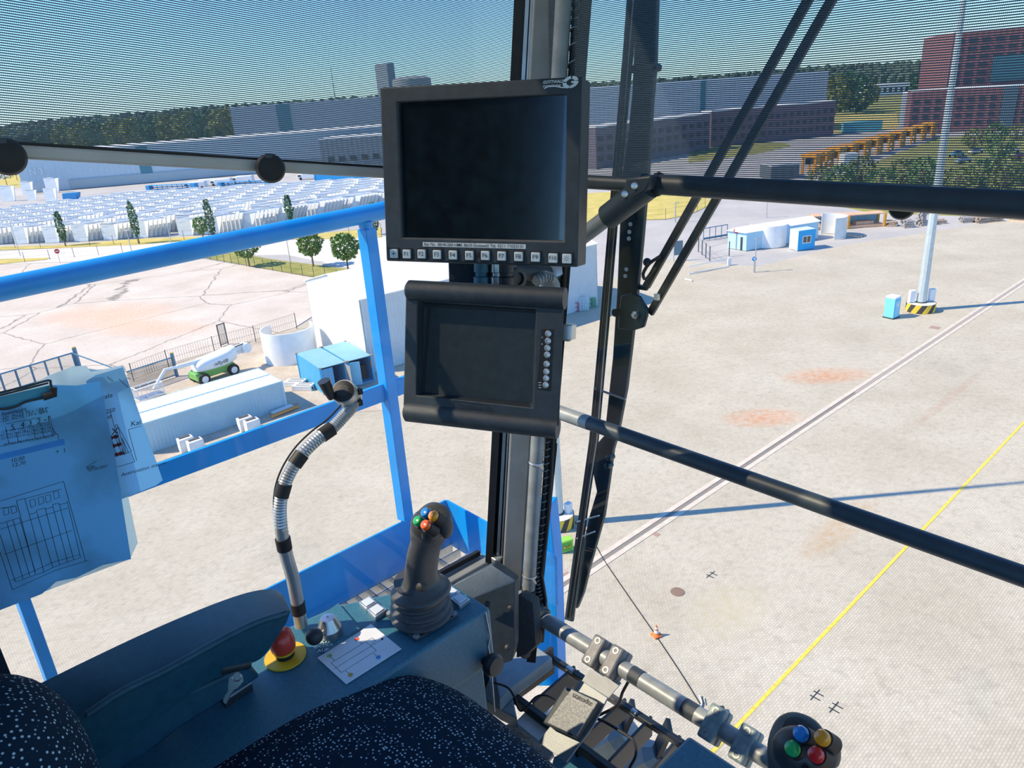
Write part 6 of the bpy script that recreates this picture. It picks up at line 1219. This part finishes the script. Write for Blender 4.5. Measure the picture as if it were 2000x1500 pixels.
side = lambda p: (L1_ - L0_).cross(p - L0_).z * sg_
mb = MB(); pm = pmesh()
for rI in range(1, 14):
    for q in (fr if rI >= 4 else []) + list(range(1, 11)):
        o = (G(*fr[0]) - e1 * 7.2 * q if isinstance(q, int) else G(*q)) + e2 * (rI * 9.0)
        if side(o) < 0: continue
        for k in range(6):
            p = o + e2 * (k * 0.95); Rz = Matrix.Rotation(math.atan2(e1.y, e1.x), 3, 'Z'); mb.add([p + Rz @ v_ for v_ in pm.v], pm.f)
solo('precast_panels', 'farthest rows of white precast panels before the long hall', 'precast panels', mb, MPNL, G(200, 400), kind='stuff', smooth=False)
for q, s, lb in (((45, 380), 1.3, 'single large white panel standing right of the dry verge'), ((92, 377), 1.5, 'tall white panel with sunlit triangle at the hall foot'), ((55, 392), 1.0, 'small white panel left of the blue skip'), ((90, 394), 1.2, 'white panel directly left of the blue skip'), ((5, 394), 1.5, 'large white panel at the left edge beyond the rows')):
    c_ = proto.copy(); COL.objects.link(c_); c_.matrix_world = Matrix.Translation(G(*q)) @ Matrix.Rotation(math.atan2(e1.y, e1.x), 4, 'Z') @ Matrix.Scale(s, 4); c_['label'] = lb; c_['group'] = 'single panels by the hall'
# blue racks, containers, skip near the hall
MBR = mat('rack_blue', (0.03, 0.30, 0.62), 0.5)
for a, b, h, lb in (((290, 377), (378, 373), 2.5, 'blue steel flat rack left of the suction cup, before the hall'), ((430, 371), (522, 367), 2.5, 'blue steel flat rack directly under the suction cup')):
    A, B = G(*a), G(*b); P_, d, q = hexa(A, B, 2.4, h); T = thing('blue_rack', lb, 'rack', A, group='blue flat racks before the hall')
    for t in (0, 1): part(T, 'end_wall', MB().beam(A.lerp(B, t) + ZU * h / 2, A.lerp(B, t) + q * 2.4 + ZU * h / 2, 1.4, h), MBR)
    for z in (0.2, 0.9, 1.6, 2.3): part(T, 'deck', MB().prism([p + ZU * z for p in P_], ZU * 0.16), MBR)
    mb = MB()
    for k in range(1, 9): mb.beam(A.lerp(B, k / 9), A.lerp(B, k / 9) + ZU * h, 0.12, 0.12)
    part(T, 'stanchions', mb, MPAINT, kind='stuff')
for a, b, lb in (((617, 362), (706, 357), 'long bright blue container before the hall, left of the monitor'), ((708, 357), (770, 356), 'bright blue container touching the monitor edge in view')):
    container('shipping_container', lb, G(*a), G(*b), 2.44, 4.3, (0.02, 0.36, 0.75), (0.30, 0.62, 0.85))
o = G(137, 391); T = thing('skip', 'small bright blue skip with white marks, left of the blue racks', 'skip', o); part(T, 'tub', MB().prism([o + V((-2.5, 0, 0)), o + V((2.0, 0, 0)), o + V((2.8, 0, 2.4)), o + V((-2.2, 0, 2.4))], V((0.4, 2.2, 0))), MBR, smooth=False)
for q, lb in (((388, 368), 'white van left of the second blue rack'), ((408, 363), 'white tanker van in the middle behind the racks'), ((438, 362), 'white van close to the hall wall'), ((480, 356), 'white flat lorry behind the suction cup'), ((608, 350), 'white lorry with grey cab before the blue container')):
    o = G(*q); T = thing('parked_van', lb, 'van', o); Mv = Matrix.Rotation(math.atan2(e1.y, e1.x), 3, 'Z')
    part(T, 'body', MB().box(o + ZU * 1.4, (6.5, 2.2, 2.2), Mv), MWHT, bevel=0.3); part(T, 'cab', MB().box(o + ZU * 1.1 + Mv @ V((-4, 0, 0)), (1.8, 2.1, 1.7), Mv), MWHT, bevel=0.3); part(T, 'windscreen', MB().box(o + ZU * 1.5 + Mv @ V((-4, -1.07, 0)), (1.2, 0.06, 0.6), Mv), MSCR)
    for x in (-3.6, 2): part(T, 'wheel', MB().lathe([(0.45, -0.15), (0.45, 0.15)], o + ZU * 0.45 + Mv @ V((x, -1.0, 0)), Mv @ V((0, 1, 0)), 16), MRUB)
# ---- halls and far buildings
def hall(name, label, a, b, top, depth, col, band=None, cat='building', roofc=(0.8, 0.82, 0.82), pitch=2.0, z0=0.0):
    A, B = G(*a), G(*b); h = top_z(A if top[0] < (a[0] + b[0]) / 2 else B, *top); P_, d, q = hexa(A, B, depth, h, z0); T = thing(name, label, cat, A)
    part(T, 'walls', MB().prism(P_, ZU * h), wallmat('clad_' + name, col, d, pitch, 0.2), smooth=False); part(T, 'roof', MB().prism([p + ZU * h for p in P_], ZU * 0.4), mat('roof_' + name, roofc, 0.7), smooth=False)
    return T, A, B, h, d, q
MBAND = mat('teal_band', (0.06, 0.22, 0.28), 0.5)
T, A, B, h, d, q = hall('long_hall', 'long pale grey hall with teal stripe beyond the stacked panels', (48, 378), (770, 316), (182, 291), 35, (0.50, 0.60, 0.66))
t = (G(275, 360) - A).length / (B - A).length; part(T, 'teal_stripe', MB().beam(A.lerp(B, t) - q * 0.2 + ZU * h / 2, A.lerp(B, t + 0.03) - q * 0.2 + ZU * h / 2, 0.2, h), MBAND)
part(T, 'lower_band', MB().beam(A.lerp(B, 0.12) - q * 0.4 + ZU * 2.0, B - q * 0.4 + ZU * 2.0, 0.3, 3.6), mat('hall_plinth', (0.36, 0.44, 0.48), 0.7), label='darker loading plinth')
part(T, 'wall_lettering', MB().text('N 3', 3.4, A.lerp(B, 0.045) - q * 0.4 + ZU * h * 0.55, d, ZU, 0.1), MWHT, smooth=False)
T, A, B, h, d, q = hall('high_hall', 'taller grey hall with dark stripe seen through the side blind', (466, 302), (900, 270), (560, 203), 120, (0.40, 0.47, 0.52))
part(T, 'dark_stripe', MB().beam(A.lerp(B, 0.20) - q * 0.3 + ZU * h / 2, A.lerp(B, 0.26) - q * 0.3 + ZU * h / 2, 0.3, h), MBAND)
T, A, B, h, d, q = hall('grey_annex', 'lower dark grey annex left of the monitor, through the blind', (632, 338), (760, 330), (640, 272), 20, (0.22, 0.27, 0.31))
for k in range(5): part(T, 'window', MB().beam(A.lerp(B, 0.1 + k * 0.17) - q * 0.2 + ZU * h * 0.4, A.lerp(B, 0.2 + k * 0.17) - q * 0.2 + ZU * h * 0.4, 0.1, h * 0.16), MSCR)
T, A, B, h, d, q = hall('tank_tower', 'dim round grey silo towers rising over the treeline beside the monitor', (745, 236), (768, 235), (755, 125), 12, (0.25, 0.32, 0.38))
T, A, B, h, d, q = hall('pale_hall', 'long pale hall right of the monitor, seen through the front blind', (1120, 292), (1609, 256), (1300, 163), 90, (0.52, 0.60, 0.64))
part(T, 'teal_stripe', MB().beam(A.lerp(B, 0.50) - q * 0.3 + ZU * h / 2, A.lerp(B, 0.52) - q * 0.3 + ZU * h / 2, 0.3, h), MBAND)
MBRK2 = mat('dark_window', (0.03, 0.04, 0.06), 0.3)
def windows(T, A, B, h, q, nx, nz, w=0.5, z0=0.12, z1=0.85):
    n = 0; d = (B - A).normalized(); L_ = (B - A).length
    for i in range(nx):
        for j in range(nz):
            c = A + d * L_ * ((i + 0.5) / nx) - q * 0.15 + ZU * h * (z0 + (z1 - z0) * (j + 0.5) / nz); part(T, 'window', MB().beam(c - d * L_ / nx * w / 2, c + d * L_ / nx * w / 2, 0.2, h * (z1 - z0) / nz * 0.5), MBRK2)
T, A, B, h, d, q = hall('brick_building', 'dark red brick office row below the pale hall, near half', (1165, 330), (1385, 292), (1300, 228), 10, (0.17, 0.14, 0.18)); windows(T, A, B, h, q, 14, 3)
T, A, B, h, d, q = hall('brick_building', 'dark red brick office row ending at the yellow field, far half', (1388, 287), (1627, 264), (1500, 212), 8, (0.20, 0.12, 0.15)); windows(T, A, B, h, q, 18, 3)
T, A, B, h, d, q = hall('brick_building', 'long low red brick wing of the tower, top right', (1772, 262), (2120, 246), (1780, 180), 10, (0.27, 0.11, 0.11)); windows(T, A, B, h, q, 16, 4)
part(T, 'dark_bay', MB().beam(A.lerp(B, 0.52) - q * 0.4 + ZU * h / 2, A.lerp(B, 0.60) - q * 0.4 + ZU * h / 2, 0.3, h * 0.98), mat('bay_glass', (0.10, 0.16, 0.20), 0.3))
A0 = A; 
T, A, B, h, d, q = hall('brick_tower', 'tall red brick office tower at the top right', (1838, 250), (2150, 234), (1842, 66), 45, (0.29, 0.11, 0.11)); windows(T, A, B, h, q, 12, 6, 0.6, 0.45, 0.95)
part(T, 'glazed_front', MB().beam(A.lerp(B, 0.27) - q * 0.5 + ZU * h * 0.60, A.lerp(B, 0.62) - q * 0.5 + ZU * h * 0.60, 0.4, h * 0.26), mat('green_glazing', (0.05, 0.18, 0.24), 0.2), label='dark green glazed front')
T, A, B, h, d, q = hall('pale_blue_building', 'narrow pale blue stair block beside the red brick wing', (1754, 258), (1773, 258), (1760, 182), 10, (0.35, 0.42, 0.50))
T, A, B, h, d, q = hall('white_house', 'row of white houses between the trees, top right', (1690, 190), (1775, 184), (1720, 166), 15, (0.7, 0.74, 0.76)); windows(T, A, B, h, q, 8, 1)
T, A, B, h, d, q = hall('dark_shelter', 'low dark shelter beyond the guard rail, through the blind', (1505, 352), (1560, 348), (1530, 325), 8, (0.12, 0.14, 0.15), roofc=(0.5, 0.5, 0.5))
o = G(812, 234); T = thing('round_silo', 'dim round domed silo between the tower and the monitor top', 'silo', o); hz_ = top_z(o, 812, 148); part(T, 'drum', MB().lathe([(24, 0), (24, hz_ * 0.93), (17, hz_ * 0.985), (4, hz_)], o, seg=28), mat('silo_grey', (0.30, 0.33, 0.36), 0.7))
T = thing('red_mast', 'slim red mast before the brick offices, right of the monitor', 'mast', G(1184, 312)); o = G(1184, 312); part(T, 'mast', MB().lathe([(0.9, 0), (0.35, top_z(o, 1185, 258))], o, seg=6), mat('mast_red', (0.75, 0.03, 0.04), 0.5))
T = thing('radio_mast', 'thin lattice radio mast on the horizon above the hall', 'mast', G(661, 236)); o = G(661, 236); part(T, 'mast', MB().lathe([(0.8, 0), (0.3, top_z(o, 655, 130))], o, seg=5), MFEN)
# yellow machines in a row
MYM = mat('machine_yellow', (0.85, 0.36, 0.01), 0.5, var=0.15, scale=1)
ya, yb = G(1585, 338), G(1812, 268); yd = (yb - ya).normalized(); yq = V((-yd.y, yd.x, 0)); rzy = math.atan2(yd.y, yd.x); proto_y = None
for k in range(11):
    t = k / 10; p = ya.lerp(yb, t ** 1.15)
    lb = 'yellow portal carrier, %s' % (['nearest in the long parked row', 'second nearest in the long parked row', 'third in the parked row, before the white tarpaulin', 'fourth in the parked row', 'fifth in the parked row', 'sixth, at the middle of the parked row', 'seventh in the parked row', 'eighth in the parked row', 'ninth in the parked row', 'tenth, next to last in the parked row', 'farthest in the parked row by the brick wing'][k])
    if proto_y is None:
        T = thing('portal_carrier', lb, 'yellow machine', (0, 0, 0), group='yellow machines parked in a row'); proto_y = T
        for x in (-2.2, 2.2):
            for y in (-1.6, 1.6): part(T, 'leg', MB().box((x, y, 2.2), (0.6, 0.5, 4.4)), MYM)
        part(T, 'top_frame', MB().box((0, 0, 4.6), (5.6, 3.9, 0.8)), MYM); part(T, 'cabin', MB().box((-2.4, 0, 3.2), (1.2, 1.4, 1.6)), MSCR); part(T, 'side_beam', MB().box((0, -1.7, 1.2), (5.2, 0.4, 0.9)), MYM); part(T, 'engine_housing', MB().box((0.6, 0, 3.3), (2.6, 3.0, 2.2)), MYM)
        T.matrix_world = Matrix.Translation(p) @ Matrix.Rotation(rzy, 4, 'Z')
    else: copy_tree(proto_y, label=lb, M=Matrix.Translation(p) @ Matrix.Rotation(rzy, 4, 'Z'))
T = thing('white_tarpaulin', 'white covered crate beside the yellow machines', 'crate', G(1655, 333)); part(T, 'cover', MB().box(G(1655, 333) + ZU * 2.2, (4, 3, 4.4)), MWHT, bevel=0.3)
T = thing('turquoise_container', 'small turquoise container on the yellow field', 'container', G(1680, 257)); part(T, 'body', MB().box(G(1682, 257) + ZU * 2, (15, 4, 4.0)), mat('turquoise', (0.10, 0.45, 0.52), 0.5))
# parked cars at the right
for k, (q, c_, lb) in enumerate((((1880, 318), (0.3, 0.4, 0.5), 'grey blue car parked left of the others, far right'), ((1905, 300), (0.7, 0.72, 0.75), 'silver car in the far row at the right'), ((1868, 306), (0.10, 0.32, 0.42), 'teal car beside the silver one'), ((1930, 324), (0.75, 0.77, 0.8), 'white car in the front row, far right'), ((1955, 334), (0.12, 0.13, 0.15), 'black car nearest the guard rail'), ((1990, 310), (0.55, 0.05, 0.06), 'red car at the right edge'), ((1975, 298), (0.5, 0.52, 0.55), 'grey car behind the red one'))):
    o = G(*q); Mv = Matrix.Rotation(0.3, 3, 'Z'); T = thing('parked_car', lb, 'car', o, group=None); m = mat('car_paint', c_, 0.25, coat=0.5)
    part(T, 'body', MB().loft([(o + Mv @ V((-2.2, 0, 0.7)), V((0, 0.8, 0)), V((0, 0, 0.25))), (o + Mv @ V((-1.6, 0, 0.75)), V((0, 0.9, 0)), V((0, 0, 0.38))), (o + Mv @ V((1.7, 0, 0.75)), V((0, 0.9, 0)), V((0, 0, 0.4))), (o + Mv @ V((2.2, 0, 0.7)), V((0, 0.8, 0)), V((0, 0, 0.28)))], 16, 0.6, 2), m)
    part(T, 'cabin', MB().loft([(o + Mv @ V((-1.0, 0, 1.0)), V((0, 0.75, 0)), V((0, 0, 0.2))), (o + Mv @ V((-0.4, 0, 1.2)), V((0, 0.72, 0)), V((0, 0, 0.36))), (o + Mv @ V((1.0, 0, 1.2)), V((0, 0.72, 0)), V((0, 0, 0.34))), (o + Mv @ V((1.7, 0, 1.0)), V((0, 0.7, 0)), V((0, 0, 0.15)))], 16, 0.7, 2), MSCR)
    for x in (-1.4, 1.4):
        for y in (-0.85, 0.85): part(T, 'wheel', MB().lathe([(0.32, -0.1), (0.32, 0.1)], o + Mv @ V((x, y, 0.32)), Mv @ V((0, 1, 0)), 14), MRUB)
# ---- trees
def leafmat(name, c, c2): return mat(name, c, 0.8, var=0.25, scale=1.5, c2=c2, spec=0.2)
MLF = leafmat('leaf_green', (0.10, 0.20, 0.05), (0.20, 0.30, 0.10)); MLF2 = leafmat('leaf_dark', (0.05, 0.13, 0.07), (0.10, 0.20, 0.10)); MLF3 = leafmat('leaf_olive', (0.14, 0.18, 0.05), (0.26, 0.28, 0.09)); MBRKW = mat('bark', (0.20, 0.15, 0.11), 0.9, var=0.3)
def crown(mb, c, rx_, ry_, rz_, n, s, rg):
    for i in range(n):
        a = rg.uniform(0, 2 * PI); z = rg.uniform(-1, 1); r = rg.uniform(0.55, 1.0) ** 0.5; rr = math.sqrt(1 - z * z) * r; k = 1 + 0.2 * math.sin(5 * a) * math.cos(4 * z)
        p = c + V((rx_ * rr * math.cos(a) * k, ry_ * rr * math.sin(a) * k, rz_ * z * r)); x = V((rg.gauss(0, 1), rg.gauss(0, 1), rg.gauss(0, 1))).normalized(); y = x.cross(V((rg.gauss(0, 1), rg.gauss(0, 1), rg.gauss(0, 1)))).normalized(); ss = s * rg.uniform(0.6, 1.3)
        mb.add([p - x * ss, p + y * ss * 0.6, p + x * ss, p - y * ss * 0.6], [(0, 1, 2, 3)])
    return mb
def tree(label, px, h, r, m, name='tree', n=700, slim=False, base=None):
    o = base or G(*px); T = thing(name, label, 'tree', o); tr = h * (0.3 if not slim else 0.12)
    part(T, 'trunk', MB().tube([o, o + V((0.05, 0, tr)), o + V((0, 0.05, h * 0.75))], [0.16, 0.12, 0.04], 8), MBRKW)
    mb = MB(); rg = random.Random(hash(label) % 1000 if False else len(label) * 7 + int(px[0]))
    crown(mb, o + ZU * (tr + (h - tr) * 0.5), r, r, (h - tr) * 0.52, n, 0.30 if not slim else 0.28, rg); part(T, 'crown', mb, m, smooth=False); return T
tree('round leafy tree partly behind the blue handrail, left of the three', (487, 520), 5.2, 2.1, MLF); tree('round leafy tree in the middle of the fenced grass strip', (612, 520), 6.0, 2.0, MLF, n=900); tree('round leafy tree nearest the blue railing post', (680, 529), 6.0, 2.2, MLF, n=900)
for q, h, lb in (((128, 480), 7.5, 'slender dark tree in front of the panels, leftmost'), ((272, 476), 9.0, 'slender dark tree in front of the panels, second from the left'), ((418, 468), 8.5, 'slender dark tree just above the blue handrail'), ((569, 440), 7.0, 'slender dark tree whose top shows above the blue handrail'), ((735, 458), 6.5, 'slender dark tree at the blue railing post top')): tree(lb, q, h, 0.85, MLF2, n=420, slim=True)
tree('bushy pale tree beside the slender one above the handrail', (398, 470), 5.0, 1.5, MLF, n=400); tree('tree at the far left beyond the dry verge', (14, 362), 9, 4, MLF2, n=400); tree('second tree left of the hall corner', (34, 352), 8, 3.5, MLF2, n=350)
# tree groups seen through the blinds: each tree its own crown
def grove(labels, pts, hs, rs, ms, grp):
    for i, (q, h, r, m, lb) in enumerate(zip(pts, hs, rs, ms, labels)):
        o = G(*q); T = thing('tree', lb, 'tree', o, group=grp); rg = random.Random(i * 13 + int(q[0])); part(T, 'trunk', MB().tube([o, o + ZU * h * 0.6], 0.4, 6), MBRKW); part(T, 'crown', crown(MB(), o + ZU * h * 0.55, r, r, h * 0.5, 420, h * 0.075, rg), m, smooth=False)
xs = [-20, 20, 60, 95, 130, 165, 200, 235, 270, 305, 340, 375, 410, 445]
pts = [(x, 300 - 0.028 * x) for x in xs]; hs = []
for x, p in zip(xs, pts): hs.append(top_z(G(*p), x, 262 - 0.10 * x + 5 * math.sin(x * 0.9)))
grove(['tree in the belt behind the hall, %s' % s for s in ('beyond the left edge', 'far left', 'left of the first gap', 'dark rounded one', 'olive one beside it', 'above the blind knob side', 'with a broad crown', 'olive broad one', 'dark one before the centre', 'tall olive one', 'dark tall one', 'near the hall end', 'just left of the hall end', 'touching the hall end')], pts, hs, [h * 0.42 for h in hs], [MLF2 if i % 3 == 0 else MLF3 for i in range(14)], 'trees behind the hall')
pts = [(1630, 225), (1650, 218), (1672, 222), (1700, 205), (1790, 200), (1812, 196)]; tops = [150, 142, 148, 165, 150, 146]; hs = [top_z(G(*p), p[0], t_) for p, t_ in zip(pts, tops)]
grove(['green tree between pale hall and brick tower, %s' % s for s in ('touching the hall', 'tallest one', 'dark one', 'lower one before the houses', 'left of the tower', 'right against the tower')], pts, hs, [h * 0.40 for h in hs], [MLF3, MLF2, MLF2, MLF3, MLF2, MLF2], 'trees between hall and tower')
bs_ = [(1600, 368), (1640, 372), (1680, 366), (1720, 372), (1760, 362), (1800, 370), (1870, 372), (1915, 366), (1960, 374), (1995, 362), (1900, 290), (1940, 285), (1985, 272), (1950, 312)]
hs = [4.5 + (i % 3) for i in range(len(bs_))]
grove(['green shrub above the guard rail, %s' % s for s in ('left end of the row', 'second from the left', 'third from the left', 'fourth from the left', 'fifth from the left', 'left of the mast', 'right of the mast', 'second right of the mast', 'third right of the mast', 'at the right edge', 'among the parked cars left', 'among the parked cars middle', 'among the parked cars right', 'before the red car')], bs_, hs, [3.2] * len(bs_), [MLF3, MLF] * 7, 'shrubs behind the guard rail')
# distant forest ridge
def ridge(name, label, pts, dist, m, depth=120, thick=18):
    mb = MB(); rg = random.Random(5); P_ = []
    for i in range(len(pts) - 1):
        (x0, y0), (x1, y1) = pts[i], pts[i + 1]; n = max(2, int(abs(x1 - x0) / 6))
        for k in range(n):
            t = k / n; x = x0 + (x1 - x0) * t; y = y0 + (y1 - y0) * t; r = ray(x, y); hx = math.hypot(r.x, r.y)
            for layer in range(3):
                D_ = dist + layer * depth + rg.uniform(-20, 20); z = EYE + r.z / hx * D_ - rg.uniform(0, 4) - (2 - layer) * 4; c = V((r.x / hx * D_, r.y / hx * D_, z * 0.5)); rad = 6 / 1444 * D_ * rg.uniform(0.8, 1.3)
                mb.ell((c.x, c.y, z - rad), (rad, rad, rad), None, 7, 4); mb.box((c.x, c.y, (z - rad) / 2), (rad * 1.9, rad * 1.9, max(1, z - rad)))
    return solo(name, label, 'forest', mb, m, P_[0] if P_ else (0, dist, 0), kind='stuff', smooth=False)
MRID = mat('far_forest', (0.05, 0.09, 0.07), 0.9, var=0.4, scale=0.02, c2=(0.09, 0.14, 0.09))
ridge('distant_forest', 'distant wooded ridge along the horizon, left half', [(-150, 250), (0, 240), (150, 225), (262, 217), (412, 204), (562, 195), (760, 182), (880, 173)], 900, MRID)
ridge('distant_forest', 'distant wooded ridge along the horizon, right half', [(950, 170), (1160, 158), (1300, 150), (1500, 135), (1623, 124), (1807, 116), (2000, 108), (2150, 100)], 900, MRID)
